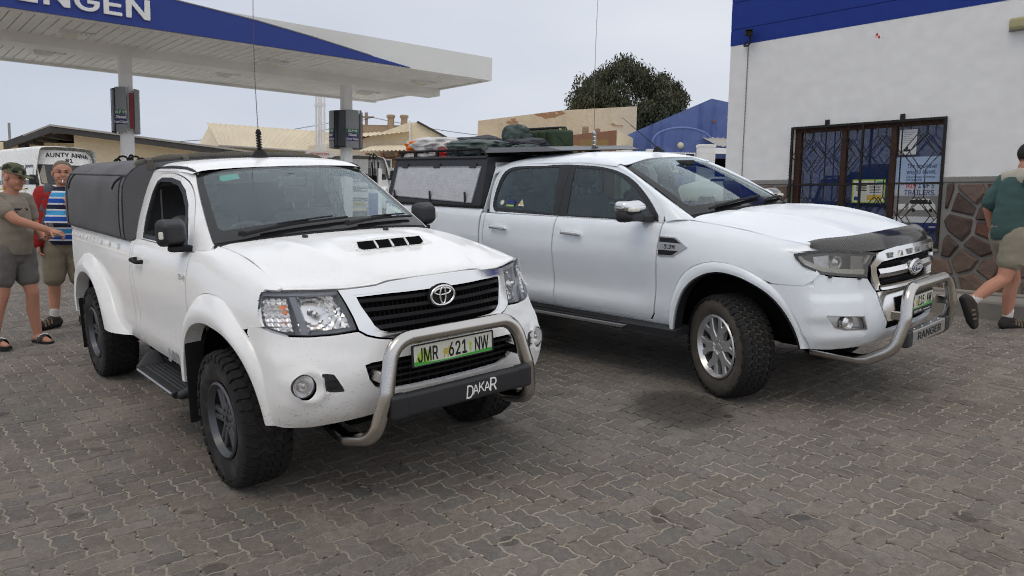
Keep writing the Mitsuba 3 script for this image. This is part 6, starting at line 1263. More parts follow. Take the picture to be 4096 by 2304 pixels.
# mirrors, handles, vent
for s, f in ((-1, mirror), (1, lambda m: m)):
    k = part(pr_, 'wing_mirror', f(moved(hull(np.vstack([rbox(.12, .22, .10, .04, 16).vertices, rbox(.08, .18, .07, .03, 16).vertices + [.05, -.01, -.01]])), tr(-.745, 1.045, 1.335))), 'black_trim', 45, 'chrome capped wing mirror')
    part(k, 'cap', f(moved(hull(np.vstack([rbox(.13, .232, .085, .038, 18).vertices, rbox(.09, .19, .06, .028, 18).vertices + [.055, -.01, -.010]])), tr(-.742, 1.045, 1.405))), 'chrome', 50)
    part(k, 'arm', f(hull(np.vstack([rbox(.12, .04, .06, .015).vertices + [-.70, .86, 1.30], rbox(.09, .05, .05, .015).vertices + [-.73, .97, 1.31]]))), 'black_trim', 40); part(k, 'repeater', f(moved(rbox(.05, .10, .03, .012), tr(-.655, 1.09, 1.382))), 'plate_white', 40)
    for dk_, x in ((fdk, -1.45), (rdk, -2.37)):
        d_ = dk_[0 if s < 0 else 1]; y = float(RS.y(x, 1.15)[0]); part(d_, 'handle', f(hull(np.vstack([rbox(.03, .03, .035, .012).vertices + [x - .10, y + .03, 1.150], rbox(.03, .03, .035, .012).vertices + [x + .10, y + .03, 1.142]]))), 'chrome', 45)
        part(d_, 'handle_cup', f(RS.panel([(x + .055 * math.cos(t), 1.15 + .062 * math.sin(t)) for t in np.arange(20) * PI / 10], gap=0, off=.0012, lip=.004)), 'cool_white_paint', 35)
    vt = RS.panel([(-.545, 1.175), (-.40, 1.172), (-.285, 1.105), (-.40, 1.03), (-.545, 1.022)], .02, gap=0, off=.008, lip=.01)
    kv = part(pr_, 'side_vent', f(vt), 'brushed_alloy', 30, 'silver side vent reading 3.2')
    for pp_ in ([(-.542, 1.165), (-.41, 1.163), (-.345, 1.128), (-.542, 1.132)], [(-.542, 1.072), (-.36, 1.074), (-.41, 1.040), (-.542, 1.034)]): part(kv, 'grid', f(RS.panel(pp_, .02, gap=0, off=.0095, lip=.002)), 'mat_black', 30)
    yv = float(RS.y(-.45, 1.10)[0]); BM[:3, :3] = np.array([[1, 0, 0], [0, 0, -1], [0, 1, 0]]); BM[:3, 3] = (-.46, -yv - .009, 1.085)
    if s < 0: part(kv, 'lettering', moved(text('3.2', .032, .002, .07), BM), 'black_print', False); part(kv, 'lettering', moved(cat(moved(text('5', .018, .002), tr(.055, .006)), moved(extrude(rrect(-.013, .013, -.002, .032, .004).difference(rrect(-.010, .010, .001, .029, .003)), .002), tr(.055, 0))), BM), 'black_print', False)
    k = part(pr_, 'side_step', f(cat(hull([(-.34, .98, .42), (-.34, .98, .47), (-.34, .80, .49), (-.34, .80, .42), (-2.50, .98, .40), (-2.50, .98, .45), (-2.50, .80, .48), (-2.50, .80, .40)]))), 'black_trim', 30, 'black side step with silver edge')
    part(k, 'edge', f(hull([(-.85, .985, .425), (-.80, .985, .455), (-2.4, .985, .415), (-2.4, .985, .438), (-.85, 1.0, .428), (-.84, 1.0, .45), (-2.4, 1.0, .417), (-2.4, 1.0, .435)])), 'brushed_alloy', 30)
    part(k, 'tread', f(cat(*[box(-2.3, -.9, y - .008, y + .008, .466 + .03 * (.95 - y), .474 + .06 * (.95 - y), .002) for y in (.86, .89, .92, .95)])), 'mat_black', False)
# stickers on the rear door glass
def on_rear(poly, off, m): part(pr_, 'sticker', mirror(skin(cab2, poly, .02, 0, off, flip=True)), m, 30)
on_rear(affinity.translate(disc(.028, 16, .022), -2.43, 1.37), .002, 'plate_white'); on_rear(affinity.translate(disc(.055, 20, .032), -2.31, 1.372), .002, 'blue_print'); on_rear(sbox(-2.36, 1.338, -2.26, 1.352), .004, 'plate_lime'); on_rear(Polygon([(-2.21, 1.345), (-2.125, 1.345), (-2.168, 1.405)]), .002, 'plate_white'); on_rear(affinity.translate(disc(.014), -2.168, 1.368), .004, 'number_yellow')
# wheels, underside, inside
for x in (0, -3.22):
    for s in (-1, 1): wheel(pr_, .386, .265, .236, 1, axle(x, s * .785, .384, -24 if x == 0 else 0, s < 0), ('dusty_rubber', 'alloy', 'alloy', 'tread_rubber', 'dark_alloy'))
part(pr_, 'chassis', cat(box(-4.2, .7, -.42, .42, .38, .55), box(-.9, .5, -.66, .66, .48, .70), box(-2.7, -.6, -.80, .80, .44, .56), box(-3.25, -3.19, -.7, .7, .32, .44), box(.30, .72, -.6, .6, .42, .50), box(-.45, .62, -.70, .70, .6, 1.08)), 'dark_void', False)
part(pr_, 'dashboard', cat(hull([(-.30, -.76, 1.10), (-.30, .76, 1.10), (-.40, -.74, 1.30), (-.40, .74, 1.30), (-.88, -.76, 1.25), (-.88, .76, 1.25), (-.90, -.76, 1.0), (-.90, .76, 1.0)]), moved(rbox(.2, .36, .1, .04), tr(-.80, -.38, 1.29))), 'cabin_grey', 40)
steering(pr_, -1.0, -.38, 1.22)
for x, y in ((-1.60, -.40), (-1.60, .40), (-2.42, -.40), (-2.42, .40)): seat(pr_, x, y, .84)
part(pr_, 'cabin_trim', cat(box(-2.68, -2.66, -.80, .80, .6, 1.30), box(-2.6, -.5, -.80, .80, .56, .60), *[box(-2.5, -.7, s * .79 - .012, s * .79 + .012, .58, 1.262) for s in (-1, 1)], *[box(-1.70, -1.60, s * .70 - .012, s * .70 + .012, 1.28, 1.54) for s in (-1, 1)]), 'cabin_grey', False)
part(pr_, 'headlining', box(-2.6, -1.25, -.58, .58, 1.715, 1.725), 'cabin_light', False)
antenna(pr_, -2.0, 0, 1.822, 2.0, (.04, .12), .13, 'black_trim')
k = part(pr_, 'aerial', moved(hull(np.vstack([rbox(.10, .05, .012, .005).vertices, rbox(.03, .02, .03, .008).vertices + [-.02, 0, .03]])), tr(-1.24, 0, 1.815)), 'mat_black', 40); part(k, 'rod', tube([(-1.25, 0, 1.84), (-1.46, -.0, 1.99), (-1.66, 0, 2.13)], [.005, .0035, .002], 6), 'mat_black', 40)
# hard canopy over the load bed
def ci(x, z): return np.stack([x, .872 - (z - 1.31) * .245, z], -1)
cn = part(pr_, 'canopy', cat(hull([(x, y, z) for x0, x1, w, z in ((-4.30, -2.70, .868, 1.325), (-4.24, -2.70, .752, 1.795)) for x, y in ((x0, -w), (x0, w), (x1, -w), (x1, w))])), 'canopy_black', 20, 'black steel canopy with aluminium side hatches')
plain('canopy_black', (0.030, 0.032, 0.037), 0.42, 0, 0.4)
def chequer(p, n, uv):
    a = mikit.noise(p.x * 20, p.y * 20, p.z * 20); g = dr.sin((uv.x + uv.y) * 420) * dr.sin((uv.x - uv.y) * 420); return mi.Color3f(0.62, 0.625, 0.64) * (0.80 + 0.16 * a + 0.24 * mikit.smoothstep(0.0, 0.4, g))
plain('chequer_plate', proc(chequer), 0.45, 0.35, 0.5)
for s, f in ((-1, mirror), (1, lambda m: m)):
    hp = Polygon([(-4.20, 1.395), (-2.83, 1.352), (-2.765, 1.705), (-4.165, 1.705)]); m = skin(ci, hp, .08, .012, .006, flip=True); uv = np.array(m.vertices)[:, [0, 2]]
    e = part(cn, 'side_hatch', f(m), 'chequer_plate', True, uv=uv)
    part(e, 'frame', f(skin(ci, hp.difference(hp.buffer(-.010)), .05, .012, .010, flip=True)), 'brushed_alloy', 30)
    for x in (-4.03, -3.47, -2.89): part(e, 'hinge', f(skin(ci, sbox(x - .05, 1.690, x + .05, 1.735), .03, .012, .016, flip=True)), 'canopy_black', 30)
    for x in (-4.14, -3.50, -2.93): part(e, 'latch', f(moved(rbox(.026, .014, .105, .006), tr(x, .868, 1.41))), 'canopy_black', 30)
    part(cn, 'base_rail', f(box(-4.30, -2.69, .84, .882, 1.312, 1.338, .006)), 'mat_black', False); part(cn, 'edge_trim', f(tube([(-4.24, .755, 1.792), (-2.71, .755, 1.792)], .016, 8)), 'canopy_black', 40)
uvf = None
ff = box(-2.698, -2.690, -.66, .66, 1.36, 1.74); part(cn, 'front_panel', ff, 'chequer_plate', False, uv=np.array(ff.vertices)[:, [1, 2]])
rk = part(cn, 'roof_rack', cat(*[tube(bent([(-4.20, y, 1.86), (-2.82, y, 1.875), (-2.72, y, 1.80)], .02, 4), .014, 4, flat=.6) for y in (-.735, .735)], tube([(-4.2, -.735, 1.86), (-4.2, .735, 1.86)], .014, 6)), 'mat_black', 30)
for y in (-.735, .735):
    for x in (-4.15, -3.9, -3.52, -3.2, -2.85): part(rk, 'upright', box(x - .02, x + .02, y - .008, y + .008, 1.79, 1.866), 'mat_black', False)
sl_ = hull([(-2.90, -.63, 1.885), (-2.90, .63, 1.885), (-2.06, -.60, 1.880), (-2.06, .60, 1.880), (-1.90, -.56, 1.842), (-1.90, .56, 1.842), (-1.94, -.56, 1.835), (-1.94, .56, 1.835), (-2.86, -.70, 1.835), (-2.86, .70, 1.835), (-2.0, -.64, 1.836), (-2.0, .64, 1.836)])
part(cn, 'cab_shelf', sl_, 'shelf_grey', 20, 'grey shelf reaching forward over the cab')
plain('shelf_grey', (0.075, 0.080, 0.086), 0.35, 0.2, 0.5)
# ---------------------------------------------------------------- luggage on that roof
def lump(name, label, cat_, c, size, m, seed=0, amp=.25, group=None, fold=.03, yaw=0):
    """A soft bag: a flattened, creased ball that sags onto what carries it."""
    b = trimesh.creation.icosphere(4); v = np.array(b.vertices); a = np.sign(v) * np.abs(v) ** np.array([.65, .65, .6])
    n = meshkit.fbm(a * 1.6 + seed * 7.3, 3, seed) - .5; n2 = meshkit.fbm(a * [4, 4, 7] + seed * 3.1, 3, seed + 3) - .5; ridge = 1 - np.abs(2 * meshkit.noise(a * 3.3 + seed, seed + 5) - 1)
    a = a * (1 + amp * n + .16 * n2)[:, None] + v * (fold * 1.6 * ridge)[:, None]; a[:, 2] = np.maximum(a[:, 2], -.72); a = a * np.asarray(size) / 2; a = a @ rot(yaw, (0, 0, 1))[:3, :3].T
    M = G @ tr(c[0], c[1], c[2] + size[2] * .36); k = thing(name, label, cat_, M, group); part(k, None, trimesh.Trimesh(a, b.faces, process=False), m, 40); return k
speck('navy_nylon', (0.016, 0.018, 0.026), 0.55, 0.3, 9); speck('green_tarp', (0.038, 0.060, 0.052), 0.40, 0.3, 7); speck('orange_fabric', (0.85, 0.20, 0.02), 0.6, 0.15, 9); speck('clear_bag', (0.50, 0.49, 0.48), 0.35, 0.2, 9); speck('jerrycan_green', (0.040, 0.065, 0.035), 0.45, 0.2, 7)
lump('bag', 'clear plastic bag at the rear end of the canopy roof rack', 'bag', (-3.98, -.38, 1.79), (.62, .55, .25), 'clear_bag', 3, .45, None, .10)
lump('bag', 'orange bag lying on top of the clear plastic bag', 'bag', (-3.95, -.52, 1.88), (.46, .20, .12), 'orange_fabric', 5, .6, None, .12, 24)
lump('bag', 'small orange bag at the rear corner of the roof rack', 'bag', (-4.12, -.60, 1.79), (.14, .14, .14), 'orange_fabric', 6, .6)
lump('bag', 'red bag behind the roof rack rail', 'bag', (-3.55, -.60, 1.79), (.20, .14, .11), 'red_print', 8, .5)
lump('bag', 'dark navy bag in the middle of the roof load', 'bag', (-3.72, -.02, 1.79), (.62, .62, .26), 'navy_nylon', 11, .35, None, .05)
lump('bag', 'dark navy bag beside the front shelf of the canopy', 'bag', (-2.92, -.05, 1.80), (.50, .42, .20), 'navy_nylon', 12, .3, None, .05)
lump('tarpaulin', 'crumpled green tarpaulin bundle behind the roof rack rail', 'tarpaulin', (-3.18, -.48, 1.79), (.66, .42, .20), 'green_tarp', 14, .4, None, .09)
lump('tarpaulin', 'green tarpaulin peak standing up behind the bags on the canopy roof', 'tarpaulin', (-3.22, .14, 1.79), (.28, .26, .36), 'green_tarp', 17, .5, None, .1)
lump('tarpaulin', 'small green tarpaulin fold at the front end of the roof load', 'tarpaulin', (-2.74, -.20, 1.80), (.26, .28, .12), 'green_tarp', 19, .5, None, .1)
jc = None
for i, w_ in enumerate(('rearmost', 'second', 'middle', 'fourth', 'foremost')):
    M = G @ tr(-3.46 + .122 * i, .55, 1.80); k = thing('jerrycan', f'{w_} of the five green jerrycans in a row on the canopy roof', 'jerrycan', M, 'green jerrycans on the canopy roof')
    if i == 0:
        jb = moved(rbox(.112, .34, .27, .035), tr(0, 0, .135)); jr = cat(*[moved(tube([(s * .057, -.10, .05), (s * .057, .10, .20)], .006, 6), tr()) for s in (-1, 1)], *[tube([(s * .057, .10, .05), (s * .057, -.10, .20)], .006, 6) for s in (-1, 1)], *[tube(bent([(x, -.10, .26), (x, -.09, .295), (x, .06, .295), (x, .07, .26)], .02, 4), .009, 8) for x in (-.03, 0, .03)])
        jc = part(k, 'can', jb, 'jerrycan_green', 40), part(k, 'handles', jr, 'jerrycan_green', 40)
    else: again(k, 'can', jc[0]); again(k, 'handles', jc[1])
part(rk, 'jerrycan_bar', tube([(-3.55, .40, 2.085), (-2.86, .40, 2.085)], .012, 6), 'mat_black', 30)
# ---------------------------------------------------------------- minibuses
def minibus(x, y, yaw, H_, label, words, detail):
    V = standM(x, y, yaw); k = thing('minibus', label, 'minibus', V, 'white minibuses by the pumps')
    w = .93; ht = H_
    def sect(x, z0, z1, wb, wt, n=40):
        out = []; zm = z0 + (z1 - z0) * .52
        for zz, yy in ((z0, wb * .94), (z0 + .06, wb), (zm, wb * 1.0), (zm + (z1 - zm) * .5, wb * .5 + wt * .5), (z1 - .14, wt), (z1 - .05, wt * .95), (z1, wt * .80), (z1 + .035, 0)): out.append((yy, zz))
        return [(x, a, b) for a, b in out] 
    st = [(-4.25, .38, ht - .05, w, .78), (-4.15, .36, ht - .02, w, .80), (-3.2, .36, ht, w, .82), (-.9, .36, ht, w, .82), (-.1, .36, ht - .03, w, .81), (.14, .36, ht - .10, w, .79)]
    L = Loft([s[0] for s in st], [[(b, c) for _, b, c in sect(*s)] for s in st])
    side = Side([s[0] for s in st], [[(b, c) for _, b, c in sect(*s)] for s in st])
    wl = lambda cx: [(cx + .40 * math.cos(t), .36 + .42 * math.sin(t)) for t in np.linspace(0, PI, 16)]
    lo = [(-4.24, .40)] + wl(-2.75)[::-1] + wl(.05)[::-1][:8]
    top_z = lambda x: float(L(x, 7)[1])
    def shell(u, x):
        q = L(x, 7 - np.abs(u) / .2); p = np.stack([x + 0 * u, q[..., 0] * np.sign(u + 1e-9), q[..., 1]], -1); return p
    xe = .10
    part(k, 'body', cat(oriented(skin(shell, sbox(-1.4, -4.25, 1.4, -.02), .12, .0), (0, 0, 1)), moved(extrude(Polygon([(-.9, .40), (.9, .40), (.82, ht - .1), (-.82, ht - .1)]), .02), tr(-4.27) @ YZ)), 'van_paint', 40)
    # front: brow, screen, bonnet, bumper as bands across
    def band(rows):
        V_ = np.array(rows); return V_
    FZ = [(.30, .78, .90), (.42, .86, .93), (.62, .88, .935), (.80, .86, .93), (.95, .80, .925), (1.08, .66, .91), (1.16, .52, .90), (ht - .62, .12, .84), (ht - .30, -.03, .81), (ht - .10, -.10, .74)]
    yk_ = np.array([0, .25, .5, .72, .88, 1.0])
    cu = np.array([0, .012, .05, .13, .26, .46])
    LF = Loft([f[0] for f in FZ], [[(f[1] - c * (1.0 if f[0] < 1.1 else .75), a * f[2]) for a, c in zip(yk_, cu)] for f in FZ])
    fr = mirS(lambda u, z: (lambda q: np.stack([q[..., 0], q[..., 1], z + 0 * u], -1))(LF(z, u / .2)))
    part(k, 'front', oriented(skin(fr, sbox(-1.0, .30, 1.0, ht - .12), .06, .0), (1, 0, 0)), 'van_paint', 35)
    part(k, 'windscreen', oriented(skin(fr, rrect(-.90, .90, 1.19, ht - .60, .05), .08, 0, .012), (1, 0, 0)), 'van_glass', 40)
    part(k, 'windscreen_seal', oriented(skin(fr, rrect(-.93, .93, 1.16, ht - .57, .06).difference(rrect(-.90, .90, 1.19, ht - .60, .05)), .06, .006, .014), (1, 0, 0)), 'black_trim', 40)
    for s in (-1, 1):
        g = affinity.scale(Polygon([(.50, .72), (.54, .92), (.90, .96), (.93, .80), (.70, .70)]).buffer(-.02).buffer(.02), s, 1, origin=(0, 0))
        h = part(k, 'headlight', oriented(skin(fr, g, .05, .01, .01), (1, 0, 0)), 'reflector', 30); part(h, 'lens', oriented(skin(fr, g.buffer(-.005), .05, 0, .022), (1, 0, 0)), 'lens', 40)
    part(k, 'grille', oriented(skin(fr, sbox(-.46, .78, .46, .92), .06, .01, .008), (1, 0, 0)), 'black_trim', 30); part(k, 'grille_bar', oriented(skin(fr, sbox(-.48, .885, .48, .925).union(sbox(-.40, .82, .40, .84)), .06, .012, .016), (1, 0, 0)), 'chrome', 30)
    part(k, 'air_intake', oriented(skin(fr, sbox(-.5, .50, .5, .60), .06, .01, .006), (1, 0, 0)), 'black_trim', 30); part(k, 'intake_bar', oriented(skin(fr, sbox(-.5, .54, .5, .56), .06, .01, .012), (1, 0, 0)), 'van_paint', 30)
    c = fr(np.array([0.]), np.array([.41]))[0]; part(k, 'number_plate', moved(extrude(rrect(-.24, .24, -.055, .055, .01), .008), tr(c[0] + .01, 0, .41) @ FR), 'number_yellow', False)
    if detail: part(k, 'plate_characters', moved(text('N 2929 L', .055, .002, .36), tr(c[0] + .0185, 0, .385) @ FR), 'black_print', False)
    c = fr(np.array([0.]), np.array([.96]))[0]; part(k, 'emblem', ovals(tr(c[0] + .012, 0, .975) @ FR, .075), 'chrome', 30)
    for wd, z, h_, w_, arc in words:
        t = text(wd, h_, .003, w_, True); v = np.array(t.vertices); u = v[:, 0] / 1.0; zz = z + v[:, 1] - arc * v[:, 0] ** 2
        P = fr(u, zz); P[:, 0] += .014 + v[:, 2]; part(k, 'lettering', trimesh.Trimesh(P, t.faces, process=False), 'black_print', False)
    wz0, wz1 = 1.16, ht - .58
    for s, f in ((-1, mirror), (1, lambda m: m)):
        for x0, x1 in ((-4.05, -3.15), (-3.08, -2.1), (-2.03, -1.08)): part(k, 'side_window', f(side.panel([(x0, wz0), (x1, wz0), (x1, wz1), (x0, wz1)], .12, gap=0, off=.006, lip=.006)), 'van_glass', 30)
        part(k, 'door_window', f(side.panel([(-.92, wz0), (-.12, wz0), (-.30, wz1), (-.92, wz1)], .12, gap=0, off=.006, lip=.006)), 'van_glass', 30)
        part(k, 'stripe', f(side.panel([(-4.2, 1.00), (-.98, 1.00), (-.98, 1.045), (-4.2, 1.045)], .12, gap=0, off=.004, lip=.004)), 'number_yellow', 30)
        for xl in (-.97, -2.05): part(k, 'door_gap', f(side.panel([(xl, .42), (xl + .014, .42), (xl + .014, wz1 + .05), (xl, wz1 + .05)], .1, gap=0, off=.003, lip=.003)), 'dark_void', 30)
        part(k, 'handle', f(moved(rbox(.14, .03, .04, .012), tr(-.80, .945, 1.04))), 'black_trim', 30)
        m = part(k, 'wing_mirror', f(moved(rbox(.13, .20, .30, .05), tr(.12, 1.06, 1.30))), 'black_trim', 45); part(m, 'arm', f(moved(rbox(.06, .16, .05, .02), tr(.10, .93, 1.18))), 'black_trim', 40)
        for cx in (.05, -2.75):
            part(k, 'wheel', f(moved(lathe([(.20, -.10), (.30, -.10), (.335, -.06), (.335, .06), (.30, .10), (.20, .10)], 32), tr(cx, .83, .335) @ rot(-90, (1, 0, 0)))), 'rubber', 40); part(k, 'hub', f(moved(lathe([(0, .075), (.10, .08), (.19, .07), (.205, .10)], 28), tr(cx, .83, .335) @ rot(-90, (1, 0, 0)))), 'alloy', 40)
            part(k, 'arch', f(side.panel([(cx + .385 * math.cos(t), .36 + .385 * math.sin(t)) for t in np.linspace(0, PI, 18)], .08, gap=0, off=.004, lip=.002)), 'dark_void', 30)
    return k
plain('van_glass', (0.018, 0.022, 0.024), 0.05, 0, 0.6)
minibus(-13.75, 24.4, math.radians(-41), 2.34, 'white high roof minibus lettered AUNTY ANNA behind the man in the red jacket', (('AUNTY ANNA', 2.03, .125, 1.26, .09), ('#1', 1.865, .115, .21, 0)), False)
minibus(-4.75, 24.1, math.radians(-82), 1.90, 'white minibus lettered SKOLLA seen through the windscreen of the nearer pickup', (('SKOLLA BOYS', 1.065, .085, .78, 0),), True)

# ---------------------------------------------------------------- buildings at the back
def prism(poly, y0, y1): return moved(extrude(Polygon(poly), y1 - y0), tr(0, y1, 0) @ XZ)
def gable_house(name, label, wall_poly, y0, y1, m): k = thing(name, label, 'building'); part(k, 'wall', prism(wall_poly, y0, y1), m, False); return k
# long cream hall with dark barge boards
k = thing('hall', 'low cream hall with a dark brown barge board at the left edge', 'building')
part(k, 'wall', prism([(-18.9, 0.5), (-8.6, 0.5), (-8.6, 3.45), (-18.9, 4.62)], 34, 44), 'cream_wall', False); part(k, 'side_wall', box(-24.5, -18.9, 35.2, 44, .5, 4.1), 'cream_wall', False)
def board(p, q, t, d, m, kk, nm):
    p, q = np.array(p, float), np.array(q, float); L = np.linalg.norm(q - p); part(kk, nm, moved(box(0, L, -d / 2, d / 2, -t, 0), frame(p, q - p, (0, 0, 1))), m, False)
board((-19.35, 33.2, 4.70), (-8.2, 33.2, 3.42), .30, .10, 'dark_fascia', k, 'barge_board'); board((-19.35, 33.2, 4.70), (-23.6, 35.8, 3.92), .30, .10, 'dark_fascia', k, 'barge_board')
rf = hull([(-19.4, 33.1, 4.72), (-8.1, 33.1, 3.44), (-8.1, 44, 3.44), (-19.4, 44, 4.72), (-19.4, 33.1, 4.64), (-8.1, 33.1, 3.36), (-8.1, 44, 3.36), (-19.4, 44, 4.64)]); part(k, 'roof', rf, 'tin_grey', False)
rf = hull([(-19.4, 33.15, 4.715), (-23.65, 35.8, 3.93), (-23.65, 44, 3.93), (-19.4, 44, 4.715), (-19.4, 33.15, 4.65), (-23.65, 35.8, 3.86), (-23.65, 44, 3.86), (-19.4, 44, 4.65)]); part(k, 'roof', rf, 'tin_grey', False)
for i in range(6):
    t = (i + .6) / 6.4; part(k, 'rafter_end', box(-19.6 - 4.0 * t, -19.3 - 4.0 * t, 33.5 + 2.4 * t, 35.3, 4.28 - .75 * t, 4.46 - .75 * t), 'dark_fascia', False)
k = thing('hall', 'far dark roofed cream building at the left edge of the picture', 'building')
part(k, 'wall', box(-34, -24.8, 41, 48, .5, 4.1), 'cream_wall', False); rf = hull([(-24.2, 40, 4.55), (-34, 40, 4.2), (-34, 49, 4.2), (-24.2, 49, 4.55), (-24.2, 40, 4.3), (-34, 40, 3.95), (-34, 49, 3.95), (-24.2, 49, 4.3)]); part(k, 'roof', rf, 'dark_fascia', False)
k = thing('pole', 'thin grey pole rising behind the left hall', 'pole'); part(k, None, tube([(-24.2, 38, 1), (-24.2, 38, 5.2)], .06, 8), 'sign_grey', True)
# corrugated sheets
def corrugated(a, b, c, d, pitch=.19, amp=.022):
    """A ribbed sheet over the quad a (low left), b (low right), c (high right), d (high left); the ribs run uphill."""
    a, b, c, d = (np.array(q, float) for q in (a, b, c, d)); n = int(np.linalg.norm(b - a) / pitch * 4); s = np.linspace(0, 1, n); N = np.cross(b - a, d - a); N /= np.linalg.norm(N)
    lo = a + (b - a) * s[:, None] + N * amp * np.sin(np.arange(n) * PI / 2)[:, None]; hi = d + (c - d) * s[:, None] + N * amp * np.sin(np.arange(n) * PI / 2)[:, None]
    V = np.vstack([lo, hi]); i = np.arange(n - 1); return oriented(trimesh.Trimesh(V, np.vstack([np.stack([i, i + 1, i + 1 + n], -1), np.stack([i, i + 1 + n, i + n], -1)]), process=False), (0, 0, 1))
k = thing('shed', 'tan shed with a cream corrugated roof behind the left post', 'building')
part(k, 'wall', hull([(-16.2, 40, .6), (-13.55, 38.3, .6), (-16.2, 46, .6), (-13.55, 46, .6), (-16.2, 40, 4.0), (-13.55, 38.3, 4.3), (-15.4, 40.0, 5.42), (-15.4, 46, 5.42), (-16.2, 46, 4), (-13.55, 46, 4.3)]), 'pale_cream_wall', False)
part(k, 'front_wall', box(-13.6, -6.5, 38.6, 39, .6, 4.25), 'pale_cream_wall', False)
part(k, 'roof', corrugated((-14.15, 37.9, 4.33), (-9.9, 37.9, 4.13), (-8.9, 40.6, 5.25), (-15.6, 40.2, 5.60)), 'tin_cream', False)
part(k, 'roof', corrugated((-9.95, 37.85, 4.12), (-5.5, 37.2, 4.9), (-5.5, 40.6, 5.6), (-8.95, 40.6, 5.25)), 'tin_cream', False); part(k, 'eave', tube([(-14.15, 37.88, 4.30), (-9.9, 37.88, 4.10), (-5.5, 37.2, 4.86)], .05, 6), 'tin_grey', 40)
# house with chimneys and a lean-to
k = thing('house', 'cream house with two brown chimneys behind the right canopy post', 'building')
part(k, 'wall', prism([(-8.6, .8), (-2.2, .8), (-2.2, 4.15), (-4.05, 5.06), (-4.45, 5.02), (-6.4, 4.3), (-8.6, 4.0)], 33, 41), 'pale_cream_wall', False)
part(k, 'parapet', cat(box(-6.9, -4.45, 34, 34.35, 4.4, 4.95), box(-6.9, -4.45, 34.05, 34.3, 4.95, 5.02)), 'tan_wall', False)
part(k, 'roof', corrugated((-7.2, 32.5, 4.25), (-4.4, 32.5, 4.62), (-4.4, 34.0, 4.82), (-7.2, 34.0, 4.62)), 'tin_cream', False); board((-4.02, 32.9, 5.10), (-2.1, 32.9, 4.12), .09, .12, 'dark_fascia', k, 'barge_board')
for x in (-5.30, -4.73):
    c = part(k, 'chimney', moved(lathe([(0, 0), (.15, 0), (.14, .55), (.135, .6)], 12), tr(x, 33.95, 4.72)), 'tan_wall', 40); part(c, 'cap', moved(lathe([(.02, .6), (.18, .60), (.19, .68), (.16, .72), (0, .72)], 12), tr(x, 33.95, 4.72)), 'tan_wall', 40)
part(k, 'drainpipe', tube([(-4.36, 32.92, 5.1), (-4.36, 32.92, 3.0)], .04, 6), 'post_white', 40)
for x in (-8.3, -6.95): part(k, 'window', cat(box(x, x + .55, 32.93, 33.02, 2.3, 3.35)), 'far_glass', False)
k = thing('outbuilding', 'brown lean-to with white framed windows and a corrugated edge', 'building')
part(k, 'wall', box(-5.65, -1.0, 30.2, 33, 1, 3.45), 'brown_wall', False); part(k, 'roof', corrugated((-5.85, 29.7, 3.60), (-1.0, 29.7, 3.78), (-1.0, 32.9, 4.25), (-5.85, 32.9, 4.05), .15, .03), 'tin_cream', False)
part(k, 'wall_panel', box(-5.2, -4.5, 30.17, 30.2, 1.0, 3.3), 'ochre_wall', False)
for i in range(5): part(k, 'rafter_end', box(-5.6 + i * .55, -5.5 + i * .55, 29.75, 30.2, 3.42 + .02 * i, 3.55 + .02 * i), 'brown_wall', False)
def house_window(k, x0, x1, z0, z1, y, nx=2, frame_m='post_white', t=.05):
    e = part(k, 'window', cat(box(x0, x1, y - .04, y, z0, z0 + t), box(x0, x1, y - .04, y, z1 - t, z1), *[box(x0 + (x1 - x0 - t) * i / nx, x0 + (x1 - x0 - t) * i / nx + t, y - .038, y, z0 + t, z1 - t) for i in range(nx + 1)]), frame_m, False)
    for i in range(nx): part(e, 'pane', box(x0 + (x1 - x0 - t) * i / nx + t, x0 + (x1 - x0 - t) * (i + 1) / nx, y - .015, y - .008, z0 + t, z1 - t), 'far_glass', False)
house_window(k, -5.36, -4.66, 2.72, 3.36, 30.16, 2); house_window(k, -4.2, -3.5, 2.85, 3.42, 30.19, 2)
k = thing('yard_wall', 'low white yard wall with a round lamp', 'wall'); part(k, 'wall', cat(box(-4.5, -3.78, 24.9, 25.1, .8, 2.78), box(-3.75, -1.2, 24.9, 25.1, .8, 2.55), box(-4.52, -4.2, 24.8, 24.9, .8, 2.76)), 'yard_wall', False)
l = part(k, 'lamp', moved(lathe([(0, .07), (.05, .065), (.09, .04), (.105, 0)], 20), tr(-4.12, 24.88, 2.56) @ rot(90, (1, 0, 0))), 'lamp_glass', 40); part(l, 'rim', moved(lathe([(.10, .02), (.115, .02), (.12, -.02)], 20), tr(-4.12, 24.88, 2.56) @ rot(90, (1, 0, 0))), 'post_white', 40)
k = thing('warehouse', 'tall tan wall with peeling paint left of the tree', 'building'); part(k, 'wall', prism([(-1.68, .8), (5.5, .8), (5.5, 6.25), (2.2, 6.02), (-1.68, 5.48)], 36, 46), 'peeling_wall', False)
k = thing('store', 'low brown and ochre flat roofed store left of the blue building', 'building')
part(k, 'wall', hull([(.2, 30, 1), (3.84, 30, 1), (.2, 34, 1), (3.84, 34, 1), (.2, 30, 4.12), (3.84, 30, 4.58), (.2, 34, 4.12), (3.84, 34, 4.58)]), 'brown_wall', False); part(k, 'end_wall', hull([(3.85, 30, 1), (4.7, 31.5, 1), (4.7, 36, 1), (3.85, 36, 1), (3.85, 30, 4.60), (4.7, 31.5, 4.42), (4.7, 36, 4.42), (3.85, 36, 4.6)]), 'cream_wall', False)
